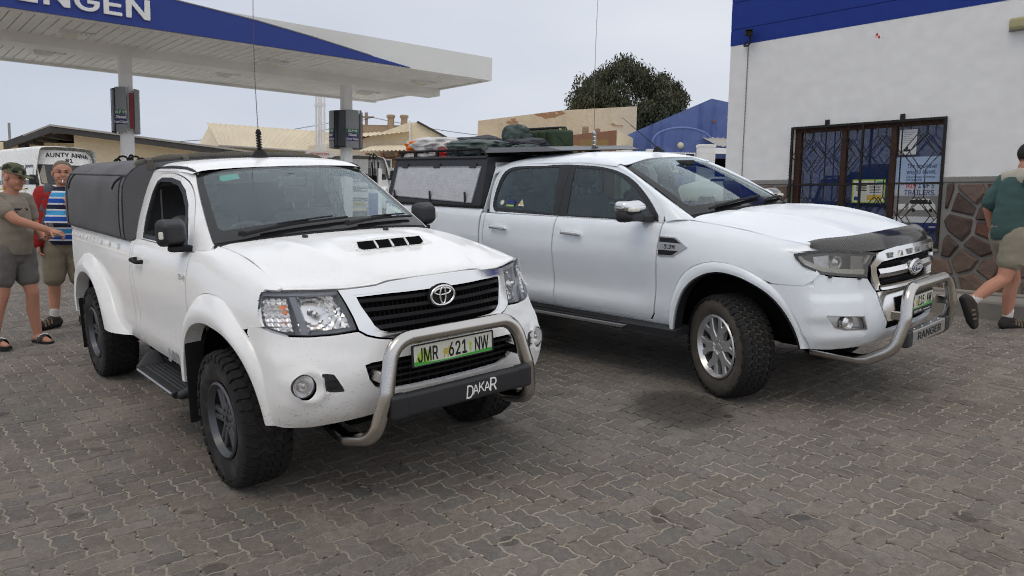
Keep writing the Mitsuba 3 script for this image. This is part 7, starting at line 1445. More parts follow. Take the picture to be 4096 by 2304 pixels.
part(k, 'panel', cat(box(1.62, 2.4, 29.96, 29.998, 3.3, 3.86), box(2.45, 3.55, 29.96, 29.998, 3.3, 4.22)), 'ochre_wall', False); part(k, 'canopy', box(1.5, 2.42, 29.7, 29.99, 3.9, 3.95), 'tin_cream', False); part(k, 'vent', moved(rbox(.25, .25, .4, .05), tr(2.75, 31, 4.6)), 'tan_wall', 40); part(k, 'vent', moved(rbox(.2, .2, .3, .04), tr(3.25, 31.2, 4.6)), 'tan_wall', 40)
# blue gabled building with a rounded porch
k = thing('blue_building', 'blue gabled building with an arched porch gable and a round lamp', 'building')
part(k, 'wall', prism([(4.45, 1), (11.5, 1), (11.5, 5.0), (8.6, 5.95), (7.87, 6.09), (4.45, 4.56)], 32, 40), 'pale_blue_wall', False)
th = np.linspace(0, PI, 25); part(k, 'porch_gable', prism([(5.42, 1), (7.68, 1), (7.68, 4.28)] + [(6.55 - 1.13 * -math.cos(t), 4.28 + .52 * math.sin(t)) for t in th[1:-1]] + [(5.42, 4.28)], 31, 31.4), 'pale_blue_wall', False); part(k, 'porch_edge', tube([(6.55 + 1.15 * math.cos(t), 31.0, 4.28 + .54 * math.sin(t)) for t in th], .035, 6), 'porch_blue', 40)
plain('porch_blue', (0.16, 0.22, 0.46), 0.7)
house_window(k, 5.90, 7.08, 3.1, 3.86, 30.99, 3); l = part(k, 'lamp', moved(lathe([(0, .09), (.06, .08), (.11, .05), (.13, 0)], 20), tr(6.48, 30.98, 4.13) @ rot(90, (1, 0, 0))), 'lamp_glass', 40)
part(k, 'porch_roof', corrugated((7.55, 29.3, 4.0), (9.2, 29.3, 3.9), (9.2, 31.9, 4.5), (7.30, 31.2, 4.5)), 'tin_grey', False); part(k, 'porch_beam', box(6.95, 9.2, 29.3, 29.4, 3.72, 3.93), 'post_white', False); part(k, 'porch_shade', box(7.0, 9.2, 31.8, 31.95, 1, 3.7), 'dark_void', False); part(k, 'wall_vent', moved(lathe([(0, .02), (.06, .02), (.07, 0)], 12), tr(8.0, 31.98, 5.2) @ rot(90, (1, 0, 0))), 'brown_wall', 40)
for x0, x1, z, y in ((4.08, 4.42, 3.88, 30), (5.03, 5.45, 3.90, 30)):
    part(k, 'post', cat(*[box(x0, x1, y, y + .35, 1 + .2 * i, 1.195 + .2 * i, .006) for i in range(int((z - 1) / .2))], box(x0 - .01, x1 + .01, y - .01, y + .36, z - .12, z)), 'post_white', False)
x0, x1 = 6.54, 7.10; part(k, 'post', cat(*[box(x0, x1, 28, 28.5, 1 + .24 * i, 1.234 + .24 * i, .006) for i in range(12)], box(x0 - .02, x1 + .02, 27.98, 28.52, 3.86, 3.95)), 'post_white', False)
k = thing('parked_car', 'white car roof just visible under the porch beside the shop', 'car', tr(7.9, 28.6, 1.7)); part(k, 'body', moved(hull(np.vstack([rbox(3.6, 1.7, .6, .2).vertices, rbox(2.0, 1.4, .3, .12).vertices + [.1, 0, .42]])), tr(0, 0, .55)), 'van_paint', 45); part(k, 'windows', moved(hull(np.vstack([rbox(2.5, 1.52, .05, .02).vertices + [.1, 0, .80], rbox(2.05, 1.44, .05, .02).vertices + [.1, 0, 1.02]])), tr()), 'van_glass', 30)
for a in (-1.1, 1.1):
    for b in (-.75, .75): part(k, 'wheel', moved(lathe([(0, .09), (.28, .09), (.31, .05), (.31, -.05), (.28, -.09), (0, -.09)], 20), tr(a, b, .31) @ rot(90, (1, 0, 0))), 'rubber', 40)
# vent pipes, sign, pumps, wires
k = thing('vent_pipes', 'cluster of four tall white vent pipes', 'pipes')
for x in (-6.75, -6.66, -6.58, -6.47):
    p = part(k, 'pipe', tube([(x, 27, 1.2), (x, 27, 5.9)], .035, 8), 'post_white', 40); part(p, 'collar', moved(lathe([(.036, -.06), (.05, -.06), (.05, .06), (.036, .06)], 10), tr(x, 27, 4.95)), 'post_white', 40)
k = thing('no_smoking_sign', 'white sign reading NO SMOKING NO OPEN FLAMES beside the vent pipes', 'sign'); part(k, 'board', box(-6.85, -5.92, 25.98, 26.0, 2.72, 3.33), 'white_letters', False)
for s, z, w in (('NO SMOKING', 3.20, .62), ('NO OPEN FLAMES', 3.05, .84), ('NO CELL PHONES', 2.89, .80)): part(k, 'print', moved(text(s, .075, .003, w), tr(-6.385, 25.978, z) @ XZ), 'red_print', False)
part(k, 'post', cat(box(-6.8, -6.75, 26.0, 26.05, 1.2, 3.3), box(-6.02, -5.97, 26.0, 26.05, 1.2, 3.3)), 'post_white', False)
for x, y, z, lab in ((-8.34, 17.4, .66, 'fuel pump with black looped hoses behind the load cover'), (-3.70, 21.0, 1.02, 'fuel pump with black looped hoses between the two pickups')):
    k = thing('fuel_pump', lab, 'fuel pump', tr(x, y, z) @ sc(1.0 if x < -5 else .32, 1, 1), 'fuel pumps under the canopy'); part(k, 'cabinet', moved(rbox(.95, .5, 1.55, .04), tr(0, 0, .775)), 'fascia_white', 30); part(k, 'display', box(-.36, .36, -.262, -.25, 1.0, 1.35), 'gloss_black', False); part(k, 'blue_panel', box(-.40, .40, -.26, -.25, .3, .9), 'fascia_blue', False); part(k, 'mast', cat(box(-.34, -.26, -.03, .03, 1.5, 1.72), box(.26, .34, -.03, .03, 1.5, 1.72)), 'black_trim', False)
    for i, (a, b, h) in enumerate(((-.34, -.22, 1.84), (-.26, -.06, 1.90), (-.02, .05, 1.93), (.02, .20, 1.90), (.16, .33, 1.86))):
        part(k, 'hose', tube(smooth_path([(a, -.28, 1.05), (a - .03, -.30, 1.5), (a + .02, -.24, h - .03), ((a + b) / 2, -.18, h), (b, -.22, h - .06), (b + .03, -.28, 1.5), (b, -.30, 1.1)], 24), .021, 8), 'mat_black', 50)
k = thing('power_pole', 'distant wooden power pole with wires above the house roofs', 'pole'); part(k, 'pole', cat(tube([(-8.41, 45, 1), (-8.41, 45, 6.8)], .09, 8), tube([(-8.85, 45, 6.55), (-7.97, 45, 6.55)], .05, 6)), 'bark', 40)
def wire(p, q, sag): s = np.linspace(0, 1, 14); return tube(np.array(p) + (np.array(q) - p) * s[:, None] - np.array([0, 0, 1.]) * (4 * sag * s * (1 - s))[:, None], .014, 4)
part(k, 'wire', wire((-8.41, 45, 6.6), (2.5, 44, 5.3), .25), 'mat_black', False); part(k, 'wire', wire((-8.85, 45, 6.55), (-22, 38, 4.3), .5), 'mat_black', False); part(k, 'wire', wire((-8.0, 45, 6.55), (-24, 41, 4.2), .8), 'mat_black', False)
# ---------------------------------------------------------------- the tree
def big_tree():
    rs = np.random.RandomState(21); k = thing('tree', 'large dark drooping tree behind the rooftops', 'tree'); base = np.array([5.6, 42, 1.2]); limbs = []; tips = []
    def grow(p, d, r, L, lev):
        q = [p]; n = 6
        for i in range(n): d = d + rs.normal(0, .12, 3) + np.array([0, 0, .04 if lev < 2 else -.05]); d /= np.linalg.norm(d); q.append(q[-1] + d * L / n)
        limbs.append(tube(q, np.linspace(r, r * .55, n + 1), 7))
        if lev < 3:
            for j in range((4, 4, 3)[lev]):
                t = rs.randint(3, n + 1); a = rs.uniform(0, 2 * PI); nd = d * .55 + np.array([math.cos(a), math.sin(a) * .8, rs.uniform(-.05, .6)]) * .8; grow(q[t], nd / np.linalg.norm(nd), r * .5, L * .66, lev + 1)
        else: tips.append(q[-1])
    grow(base, np.array([0, 0, 1.]), .36, 2.6, 0)
    part(k, 'trunk', cat(*limbs), 'bark', 40)
    cl = []
    c0 = np.array([5.85, 42, 7.0])
    for i in range(430):
        v = rs.normal(0, 1, 3); v /= np.linalg.norm(v); rr = rs.uniform(.35, 1.0) ** .5
        p = c0 + v * rr * np.array([3.1, 2.6, 2.25]); 
        lump_ = meshkit.noise(np.array([p * .75]), 4)[0]
        if lump_ < .40: continue
        if p[0] < 3.9 and p[2] > 8.3: continue
        p[2] += .5 * (meshkit.noise(np.array([[p[0] * .9, 0, 3.]]), 9)[0] - .5) * (p[2] > 7); cl.append(p)
    cl += [t for t in tips if np.linalg.norm((t - c0) / [3.3, 3, 2.4]) < 1.1]
    V, F, U, at = [], [], [], 0
    for p in cl:
        n = rs.randint(220, 360); R_ = rs.uniform(.30, .66)
        o = rs.normal(0, 1, (n, 3)); o /= np.linalg.norm(o, axis=1, keepdims=True); o *= R_ * rs.uniform(.2, 1, (n, 1)) ** .5 * [1, 1, .85]; o[:, 2] -= rs.exponential(.26, n)
        c = p + o; d = rs.normal(0, .45, (n, 3)) + [0, 0, -1.0]; d /= np.linalg.norm(d, axis=1, keepdims=True); s = np.cross(d, rs.normal(0, 1, (n, 3))); s /= np.linalg.norm(s, axis=1, keepdims=True); L = rs.uniform(.11, .22, (n, 1)); w = L * .19
        q = np.stack([c, c + d * L * .5 + s * w, c + d * L, c + d * L * .5 - s * w], 1); V.append(q.reshape(-1, 3)); i = np.arange(n)[:, None] * 4 + at; F.append(np.vstack([i + [0, 1, 2], i + [0, 2, 3]])); at += 4 * n
        U.append(np.repeat(np.stack([np.full(n, rs.rand()) * .6 + rs.rand(n) * .4, rs.rand(n)], -1), 4, 0))
    part(k, 'crown', trimesh.Trimesh(np.vstack(V), np.vstack(F), process=False), 'leaf', False, uv=np.vstack(U))
big_tree()
# ---------------------------------------------------------------- people
MF = manifold3d.Manifold
def bones(chain, res=.03, it=6, seg=14):
    """Tapered bones (p, r, q, s) joined into one skin and smoothed."""
    ms = []
    for p, r, q, s in chain: ms.append(MF.batch_hull([MF.sphere(r, seg).translate(tuple(p)), MF.sphere(s, seg).translate(tuple(q))]))
    m = tm(MF.batch_boolean(ms, manifold3d.OpType.Add).refine_to_length(res)); m = trimesh.Trimesh(m.vertices, m.faces)
    if it: trimesh.smoothing.filter_taubin(m, .5, .53, it)
    return m
def ell(c, r, ang=0, ax=(0, 1, 0), n=3):
    b = trimesh.creation.icosphere(n); return MFm(moved(b, tr(*c) @ rot(ang, ax) @ sc(*r)))
def MFm(m): return MF(manifold3d.Mesh(np.asarray(m.vertices, np.float32), np.asarray(m.faces, np.uint32)))
def blob(ms, res=.012, it=8):
    m = tm(MF.batch_boolean(ms, manifold3d.OpType.Add).refine_to_length(res)); m = trimesh.Trimesh(m.vertices, m.faces); trimesh.smoothing.filter_taubin(m, .5, .53, it); return m
def hand(o, d, palm_n, curl, point=False, side=1):
    """Bones of a hand from wrist o along d, the palm facing palm_n; curl 0..1 for the fingers."""
    d = np.array(d, float); d /= np.linalg.norm(d); n = np.array(palm_n, float); n -= d * (n @ d); n /= np.linalg.norm(n); w = np.cross(d, n) * side; o = np.array(o, float); out = []
    for k in range(4): out.append((o + w * (.012 - .008 * k), .019, o + d * .085 + w * (.030 - .020 * k), .0135))
    out.append((o + d * .03 + w * .02, .016, o + d * .075 + w * .02, .014))
    for k, L in enumerate((.072, .080, .075, .058)):
        b = o + d * .085 + w * (.030 - .020 * k); c = 0.08 if (point and k == 0) else curl; a = d
        for j, l in enumerate((.45, .31, .24)):
            th = c * (1.0, 1.5, 1.2)[j]; a = a * math.cos(th) + n * math.sin(th); a /= np.linalg.norm(a); e = b + a * L * l; out.append((b, .0100 - .001 * j, e, .0092 - .001 * j)); b = e
    b = o + d * .025 + w * .025; a = d * .55 + w * .65 + n * .45
    for l, r in ((.036, .0125), (.030, .0105)): a /= np.linalg.norm(a); e = b + a * l; out.append((b, r, e, r * .92)); b = e; a = a + d * .5 + n * .2 * curl
    return out
def person(label, x, y, yaw, J, skin_m, wear, head_yaw=0, head_pitch=0, sc_=1.0, fat=0.0, hands=((0.45, False), (0.45, False)), dz=0, shod=True):
    """J: joints in metres, facing +x, left = +y. wear: builder of the clothes."""
    W = standM(x, y, yaw) @ tr(0, 0, dz) @ sc(sc_); k = thing('person', label, 'person', W); V = {n: np.array(p, float) for n, p in J.items()}
    ch = [(V['pelvis'], .135, V['spine'], .125 + fat), (V['spine'], .125 + fat, V['chest'], .135 + fat * .5), (V['chest'], .10, V['neck'] + [0, 0, -.03], .075), (V['neck'] + [0, 0, -.06], .066, V['head'] + [-.005, 0, -.03], .060)]
    for s in ('r', 'l'):
        ch += [(V['chest'] + [0, 0, .05], .08, V['sh' + s], .068), (V['sh' + s], .066 + fat * .1, V['el' + s], .047), (V['el' + s], .046, V['wr' + s], .030), (V['pelvis'] + [0, 0, -.02], .12, V['hip' + s], .115), (V['hip' + s], .098 + fat * .2, V['kn' + s], .062), (V['kn' + s], .060, V['kn' + s] * .62 + V['an' + s] * .38 + np.array([-.022, 0, 0]), .060), (V['kn' + s] * .62 + V['an' + s] * .38 + np.array([-.022, 0, 0]), .060, V['an' + s], .040), *([(V['an' + s], .036, V['an' + s] * .6 + V['to' + s] * .4, .022)] if shod else [(V['an' + s] + [-.015, 0, -.03], .040, V['to' + s] + [-.05, 0, .012], .036), (V['to' + s] + [-.05, 0, .012], .036, V['to' + s], .026)])]
        sd = 1 if s == 'r' else -1; cu, pt = hands[0 if s == 'r' else 1]; d = V.get('hd' + s, V['wr' + s] - V['el' + s]); nrm = V.get('pn' + s, np.array([0, -sd, 0.]) * -1)
        ch += hand(V['wr' + s], d, nrm, cu, pt, sd * (-1))
    body = bones(ch, .022, 6)
    part(k, 'body', body, skin_m, True)
    # head: skull, jaw, nose, ears, brow
    HM = tr(*V['head']) @ rot(head_yaw, (0, 0, 1)) @ rot(head_pitch, (0, 1, 0)); f = fat * .25
    hd = blob([ell((0, 0, .035), (.100, .077 + f, .095)), ell((.022, 0, -.035), (.078, .066 + f * 1.3, .085)), ell((.058, 0, -.085), (.040, .042 + f, .034)), ell((.062, 0, -.02), (.040, .050, .062)), ell((.108, 0, -.018), (.017, .014, .020)), ell((.100, 0, .006), (.012, .010, .028), 12), ell((.090, 0, .036), (.018, .048, .014)), ell((-.012, .079 + f, -.008), (.022, .012, .034), 10), ell((-.012, -.079 - f, -.008), (.022, .012, .034), 10), ell((-.02, 0, -.09), (.058, .056 + f, .07)), ell((.088, 0, -.056), (.017, .028, .008)), ell((.086, 0, -.070), (.016, .024, .008)), ell((.072, .038, -.03), (.028, .022, .026)), ell((.072, -.038, -.03), (.028, .022, .026))], .009, 5)
    h = part(k, 'head', moved(hd, HM), skin_m, True)
    for s in (-1, 1):
        part(h, 'eye', moved(moved(trimesh.creation.icosphere(2), tr(.0880, s * .031, .014) @ sc(.012, .015, .0075)), HM), 'eye_dark', True); part(h, 'eyebrow', moved(moved(trimesh.creation.icosphere(2), tr(.1005, s * .031, .039) @ sc(.009, .021, .0045)), HM), 'hair_grey', True)
    part(h, 'mouth', moved(moved(trimesh.creation.icosphere(2), tr(.1015, 0, -.0625) @ sc(.006, .024, .0035)), HM), 'lip', True)
    wear(k, V, HM, f); return k
plain('skin_a', (0.47, 0.225, 0.150), 0.55, 0, 0.35); plain('skin_b', (0.50, 0.245, 0.165), 0.55, 0, 0.35); plain('skin_leg', (0.36, 0.17, 0.11), 0.55, 0, 0.35); plain('eye_dark', (0.03, 0.022, 0.02), 0.3); plain('lip', (0.28, 0.10, 0.08), 0.5); plain('hair_grey', (0.075, 0.062, 0.054), 0.8); plain('hair_short', (0.15, 0.125, 0.108), 0.85); plain('hair_dark', (0.022, 0.018, 0.016), 0.8)
def knit(key, c, amp=.2, s=14): speck(key, c, .85, amp, s, 160)
knit('khaki_tee', (0.235, 0.205, 0.165)); knit('grey_shorts', (0.135, 0.125, 0.115)); knit('sand_shorts', (0.24, 0.205, 0.15)); knit('red_fleece', (0.32, 0.022, 0.022)); knit('grey_fleece', (0.095, 0.100, 0.115)); knit('teal_cotton', (0.052, 0.098, 0.092)); knit('beige_cotton', (0.40, 0.375, 0.31)); knit('pale_shirt', (0.42, 0.48, 0.56)); knit('white_sock', (0.62, 0.60, 0.57)); knit('navy_cloth', (0.02, 0.022, 0.04)); knit('shoe_dark', (0.045, 0.040, 0.036)); knit('shoe_tan', (0.20, 0.15, 0.10)); knit('stone_short', (0.26, 0.235, 0.18))
def camo(p, n, uv):
    a, b, c = mikit.noise(p.x * 26, p.y * 26, p.z * 26), mikit.noise(p.x * 21 + 9, p.y * 21, p.z * 21), mikit.noise(p.x * 30, p.y * 30 + 5, p.z * 30)
    col = mikit.mix(mi.Color3f(0.085, 0.095, 0.055), mi.Color3f(0.035, 0.05, 0.028), mikit.smoothstep(0.48, 0.52, a)); col = mikit.mix(col, mi.Color3f(0.19, 0.155, 0.095), mikit.smoothstep(0.60, 0.63, b)); return mikit.mix(col, mi.Color3f(0.014, 0.014, 0.012), mikit.smoothstep(0.66, 0.69, c))
plain('camouflage', proc(camo), 0.85)
def polo(p, n, uv):
    """Broad stripes across the knitted shirt, by height (uv.y in metres)."""
    z = uv.y / 0.190; t = z - dr.floor(z)
    c = mikit.mix(mi.Color3f(0.015, 0.085, 0.42), mi.Color3f(0.05, 0.32, 0.62), mikit.smoothstep(0.335, 0.345, t)); c = mikit.mix(c, mi.Color3f(0.012, 0.016, 0.045), mikit.smoothstep(0.665, 0.675, t))
    e = dr.minimum(dr.abs(t - 0.34), dr.minimum(dr.abs(t - 0.67), dr.minimum(t, 1 - t))); return mikit.mix(c, mi.Color3f(0.62, 0.64, 0.68), 1 - mikit.smoothstep(0.042, 0.052, e))
plain('striped_polo', proc(polo), 0.85)
def cloth(k, name, chain, m, res=.02, it=5, wr=.010, seed=1, zcut=None, uvz=False, label=None):
    """A garment: bones a little thicker than the body, creased, cut level at the hem."""
    b = bones(chain, res, it, 16); v = np.array(b.vertices); n = b.vertex_normals
    d = (meshkit.fbm(v * [9, 9, 6] + seed, 3, seed) - .5) * wr * 2 + (1 - np.abs(2 * meshkit.noise(v * [7, 7, 15] + seed * 2.2, seed) - 1) - .5) * wr
    v = v + n * d[:, None]
    b = trimesh.Trimesh(v, b.faces, process=False)
    if zcut is not None:
        b = b.slice_plane((0, 0, zcut), (0, 0, 1)) if np.isscalar(zcut) else b
    if zcut is not None and not np.isscalar(zcut):
        for o, nn in zcut: b = b.slice_plane(o, nn)
    uv = np.array(b.vertices)[:, [0, 2]] if uvz else None
    return part(k, name, b, m, True, label, uv=uv)
def torso(V, g, fat, sl=.6, rs=.075):
    c = [(V['pelvis'] + [0, 0, .02], .150 + g + fat * .6, V['spine'], .140 + g + fat), (V['spine'], .140 + g + fat, V['chest'], .148 + g + fat * .5), (V['chest'], .135 + g, V['neck'] + [0, 0, -.075], .075 + g), (V['spine'] + [fat * .9, 0, -.02], .12 + fat, V['pelvis'] + [fat * .5, 0, .03], .13 + fat * .6)]
    for s in ('r', 'l'): c += [(V['chest'] + [0, 0, .06], .09 + g, V['sh' + s], rs + g), (V['pelvis'] + [0, 0, .02], .145 + g, V['chest'] * .5 + V['sh' + s] * .5 + [0, 0, -.08], .10 + g)]
    return c
def sleeves(V, g, f, rs=.074, re=.066, which='rl'): return [(V['sh' + s], rs + g, V['sh' + s] + (V['el' + s] - V['sh' + s]) * f, re + g) for s in which]
def shorts(V, g, f, fat=0): 
    c = [(V['pelvis'] + [0, 0, .05], .150 + g + fat * .6, V['pelvis'] + [0, 0, -.05], .145 + g)]
    for s in 'rl': c += [(V['pelvis'] + [0, 0, -.02], .135 + g, V['hip' + s], .125 + g), (V['hip' + s], .125 + g, V['hip' + s] + (V['kn' + s] - V['hip' + s]) * f, .098 + g)]
    return c
def cut_legs(V, f): 
    return None
def shoe(k, V, s, m='shoe_dark', sock=True):
    a, t = V['an' + s], V['to' + s]; d = t - a; d[2] = 0; L = np.linalg.norm(d); d /= L; up_ = V.get('fu' + s, np.array([0, 0, 1.])); back = a - d * .055
    fwd = (t - a) / np.linalg.norm(t - a); lift = abs(fwd[2]) > .55; d = fwd if lift else d; up_ = up_ / np.linalg.norm(up_)
    b = bones([(a, .052, a - d * .045 + up_ * -.045, .043), (a - d * .02 - up_ * .04, .046, t - d * .05, .046), (a, .050, t - d * .08 + up_ * .012, .042), (t - d * .05, .046, t + d * .015, .036)], .012, 5)
    e = part(k, 'shoe', b, m, True)
    sl = bones([(a - d * .045 - up_ * .072, .030, t - d * .03 - up_ * .028, .036), (t - d * .03 - up_ * .028, .036, t + d * .022 - up_ * .010, .028)], .015, 2); part(e, 'sole', sl, 'mat_black', True)
    part(e, 'panels', cat(*[tube([t * w + a * (1 - w) + np.cross(up_, d) * y + up_ * z for y, z in ((-.047, -.03), (-.040, .0), (-.02, .028), (.02, .028), (.040, .0), (.047, -.03))], .009, 6) for w in (.35, .55, .75)]), 'shoe_tan', True)
    if sock: kn = V['kn' + s]; dd = (kn - a) / np.linalg.norm(kn - a); part(k, 'sock', bones([(a, .046, a + dd * .085, .047)], .02, 2), 'white_sock', True)
def sandal(k, V, s):
    a, t = V['an' + s], V['to' + s]; d = t - a; d[2] = 0; d /= np.linalg.norm(d); w = np.cross((0, 0, 1), d); z0 = min(a[2] - .07, t[2] - .028)
    b = a - d * .06; e = part(k, 'sandal', hull([p + w * y + [0, 0, z] for p, h in ((b, .030), (b + d * .03, .040), (t - d * .04, .052), (t + d * .01, .046), (t + d * .045, .025)) for y in (-h, h) for z in (z0 - p[2], z0 - p[2] + .026)]), 'mat_black', 20)
    q = t - d * .075; part(e, 'strap', tube([q + w * y + [0, 0, z - q[2] + z0 + .02] for y, z in ((-.055, 0), (-.052, .035), (-.03, .062), (.0, .070), (.03, .062), (.052, .035), (.055, 0))], .036, 8, flat=.18, upv=d), 'strap_black', 40); part(e, 'emblem', tube([q + w * y + d * dx + [0, 0, z - q[2] + z0 + .026] for y, z, dx in ((-.045, .045, -.02), (-.02, .068, .0), (.01, .072, -.01), (.03, .064, .02))], .006, 6), 'white_letters', True)
plain('strap_black', (0.02, 0.02, 0.022), 0.5)
def hair(k, HM, m, f, top=1.0, brim=.0):
    a = trimesh.creation.icosphere(4); v = np.array(a.vertices); v = v * [.104, .081 + f, .100] + [-.004, 0, .036]; b = trimesh.Trimesh(v, a.faces, process=False)
    b = b.slice_plane((.062, 0, .088), (-.72, 0, .70)).slice_plane((0, 0, -.03), (0, 0, 1)); v = np.array(b.vertices); v += (meshkit.noise(v * 260)[:, None] - .5) * .005; part(k, 'hair', moved(trimesh.Trimesh(v, b.faces, process=False), HM), m, True)
def cap(k, HM, f, m='camouflage'):
    a = trimesh.creation.icosphere(4); v = np.array(a.vertices) * [.112, .090 + f, .088] + [-.004, 0, .058]; b = trimesh.Trimesh(v, a.faces, process=False).slice_plane((0, 0, .045), (.10, 0, 1))
    e = part(k, 'cap', moved(b, HM), m, True, 'camouflage peaked cap'); th = np.linspace(-1.15, 1.15, 15); o = np.stack([.085 + .105 * np.cos(th) * 1.0, .083 * np.sin(th) / math.sin(1.15), .050 - .022 * np.cos(th)], -1); i = np.stack([.095 * np.cos(th), .080 * np.sin(th) / math.sin(1.15), 0 * th + .052], -1)
    V = np.vstack([o, i, o - [0, 0, .006], i - [0, 0, .006]]); n = 15; q = np.arange(n - 1); F = np.vstack([np.stack([q, q + 1, q + 1 + n], -1), np.stack([q, q + 1 + n, q + n], -1), np.stack([q + 2 * n, q + 1 + 3 * n, q + 1 + 2 * n], -1), np.stack([q + 2 * n, q + 3 * n, q + 1 + 3 * n], -1), np.stack([q, q + 2 * n, q + 1 + 2 * n], -1), np.stack([q, q + 1 + 2 * n, q + 1], -1)])
    part(e, 'peak', moved(trimesh.Trimesh(V, F, process=False), HM), m, 40)
STAND = dict(pelvis=(0, 0, .95), spine=(.0, 0, 1.14), chest=(-.01, 0, 1.34), neck=(-.005, 0, 1.50), head=(.025, 0, 1.655), shr=(-.01, -.185, 1.425), shl=(-.01, .185, 1.425), elr=(-.03, -.25, 1.13), ell=(-.03, .25, 1.13), wrr=(.05, -.27, .88), wrl=(.05, .27, .88), hipr=(0, -.095, .91), hipl=(0, .095, .91), knr=(.02, -.11, .50), knl=(.02, .11, .50), anr=(-.02, -.12, .095), anl=(-.02, .12, .095), tor=(.15, -.15, .035), tol=(.15, .15, .035))
# the man on the left, pointing
JA = {**STAND, 'elr': (.21, -.13, 1.24), 'wrr': (.45, .03, 1.14), 'hdr': (.95, .30, -.22), 'pnr': (0, .25, -1), 'ell': (.02, .25, 1.15), 'wrl': (.24, .16, 1.06), 'hdl': (1, -.25, .02), 'pnl': (-.2, -.4, 1), 'head': (.055, 0, 1.645), 'neck': (.01, 0, 1.495), 'knr': (.0, -.13, .50), 'anr': (-.02, -.22, .095), 'tor': (.15, -.24, .035), 'knl': (.12, .10, .51), 'anl': (.12, .14, .095), 'tol': (.29, .11, .035), 'spine': (.02, 0, 1.14)}
def wear_a(k, V, HM, f):
    cloth(k, 'shirt', torso(V, .004, .035) + sleeves(V, .006, .55), 'khaki_tee', seed=3, zcut=.90, label='khaki tee shirt with a dark print'); cloth(k, 'shorts', shorts(V, .006, .62, .02), 'grey_shorts', seed=5, label='grey shorts')
    for s in 'rl': sandal(k, V, s)
    cap(k, HM, f)
    t = cat(*[box(.0, .002, -.075 + .02 * (i % 2), .07 - .015 * (i % 3), -.01 - .03 * i, .008 - .03 * i) for i in range(4)]); part(k, 'print', moved(t, tr(.163, -.02, 1.34) @ rot(4, (0, 1, 0))), 'black_print', False)
pa = person('man in camouflage cap, khaki shirt and sandals pointing with his right arm', -5.08, 7.93, math.radians(-16), JA, 'skin_a', wear_a, 14, 12, 1.035, .02, ((.55, True), (.85, False)), shod=False)
def held(V, s): return (np.array(V['wr' + s]) + np.array(V['hd' + s]) / np.linalg.norm(V['hd' + s]) * .07)
WA = PLACE[pa]; hp_ = held({k_: np.array(v) for k_, v in JA.items()}, 'l')
t = thing('phone', 'mobile phone lying in the left hand of the pointing man', 'phone', WA); part(t, 'body', moved(rbox(.135, .07, .011, .005), tr(hp_[0] + .05, hp_[1] - .01, hp_[2] + .022) @ rot(-8, (0, 1, 0))), 'gloss_black', 30); part(t, 'case', moved(rbox(.14, .075, .008, .004), tr(hp_[0] + .05, hp_[1] - .01, hp_[2] + .014) @ rot(-8, (0, 1, 0))), 'sign_grey', 30)
t = thing('drinking_glass', 'glass of pale yellow drink held behind the phone', 'glass', WA); gc = tr(hp_[0] - .01, hp_[1] + .02, hp_[2] + .02); part(t, 'glass', moved(lathe([(0, 0), (.028, 0), (.036, .13), (.034, .13), (.026, .006), (0, .006)], 24), gc), 'lens', 40); part(t, 'drink', moved(lathe([(0, .007), (.0255, .007), (.0315, .085), (0, .085)], 24), gc), 'drink', 40)
plain('drink', (0.55, 0.47, 0.22), 0.3)
# the man in the red jacket
JB = {**STAND, 'elr': (.0, -.27, 1.13), 'wrr': (.06, -.25, .90), 'ell': (.12, .26, 1.15), 'wrl': (.26, .10, 1.30), 'hdl': (.2, -.5, .8), 'pnl': (-1, 0, 0), 'knr': (.02, -.12, .50), 'anr': (.0, -.13, .10), 'tor': (.10, -.27, .04), 'knl': (.02, .13, .50), 'anl': (-.02, .15, .10), 'tol': (.14, .20, .04)}
def wear_b(k, V, HM, f):
    cloth(k, 'shirt', torso(V, .006, .075), 'striped_polo', seed=7, zcut=.90, uvz=True, wr=.006, label='blue striped polo shirt'); cloth(k, 'shorts', shorts(V, .012, .88, .05), 'sand_shorts', seed=9, label='sand coloured shorts')
    part(k, 'collar', cat(tube([V['neck'] + q for q in ((.085, -.02, -.075), (.06, -.075, -.03), (0, -.095, -.005), (-.07, -.05, .01), (-.07, .05, .01), (0, .095, -.005), (.06, .075, -.03), (.085, .02, -.075))], .026, 8, flat=.5)), 'navy_cloth', True)
    J = []
    for s, sg in (('r', -1), ('l', 1)):
        J += [(V['sh' + s], .096, V['el' + s], .080), (V['el' + s], .080, V['wr' + s] * .92 + V['el' + s] * .08, .060), (V['sh' + s] + [-.02, -.02 * sg, -.02], .100, V['chest'] + [-.10, 0, .02], .10), (V['sh' + s] + [-.03, -.04 * sg, -.10], .105, V['pelvis'] + [-.08, .13 * sg, .02], .12), (V['sh' + s] + [.03, -.055 * sg, -.02], .085, V['pelvis'] + [.04, .235 * sg, .0], .075), (V['pelvis'] + [-.06, .12 * sg, .0], .12, V['pelvis'] + [.05, .245 * sg, .0], .07)]
    J += [(V['chest'] + [-.10, 0, .05], .10, V['pelvis'] + [-.10, 0, .02], .14)]
    cloth(k, 'jacket', J, 'red_fleece', seed=11, zcut=.86, wr=.008, label='open red and grey fleece jacket')
    for s, sg in (('r', -1), ('l', 1)): part(k, 'jacket_panel', bones([(V['sh' + s] + [.03, -.05 * sg, .045], .068, V['sh' + s] + [.06, -.005 * sg, -.16], .058), (V['sh' + s] + [.085, -.045 * sg, -.12], .040, V['pelvis'] + [.10, .215 * sg, .02], .034)], .02, 4), 'grey_fleece', True)
    for s in 'rl': shoe(k, V, s)
    hair(k, HM, 'hair_short', f)
pb = person('man in a striped polo and open red jacket smoking beside the load cover', -5.02, 8.78, math.radians(-62), JB, 'skin_b', wear_b, 4, 4, 1.04, .055, ((.5, False), (.7, False)))
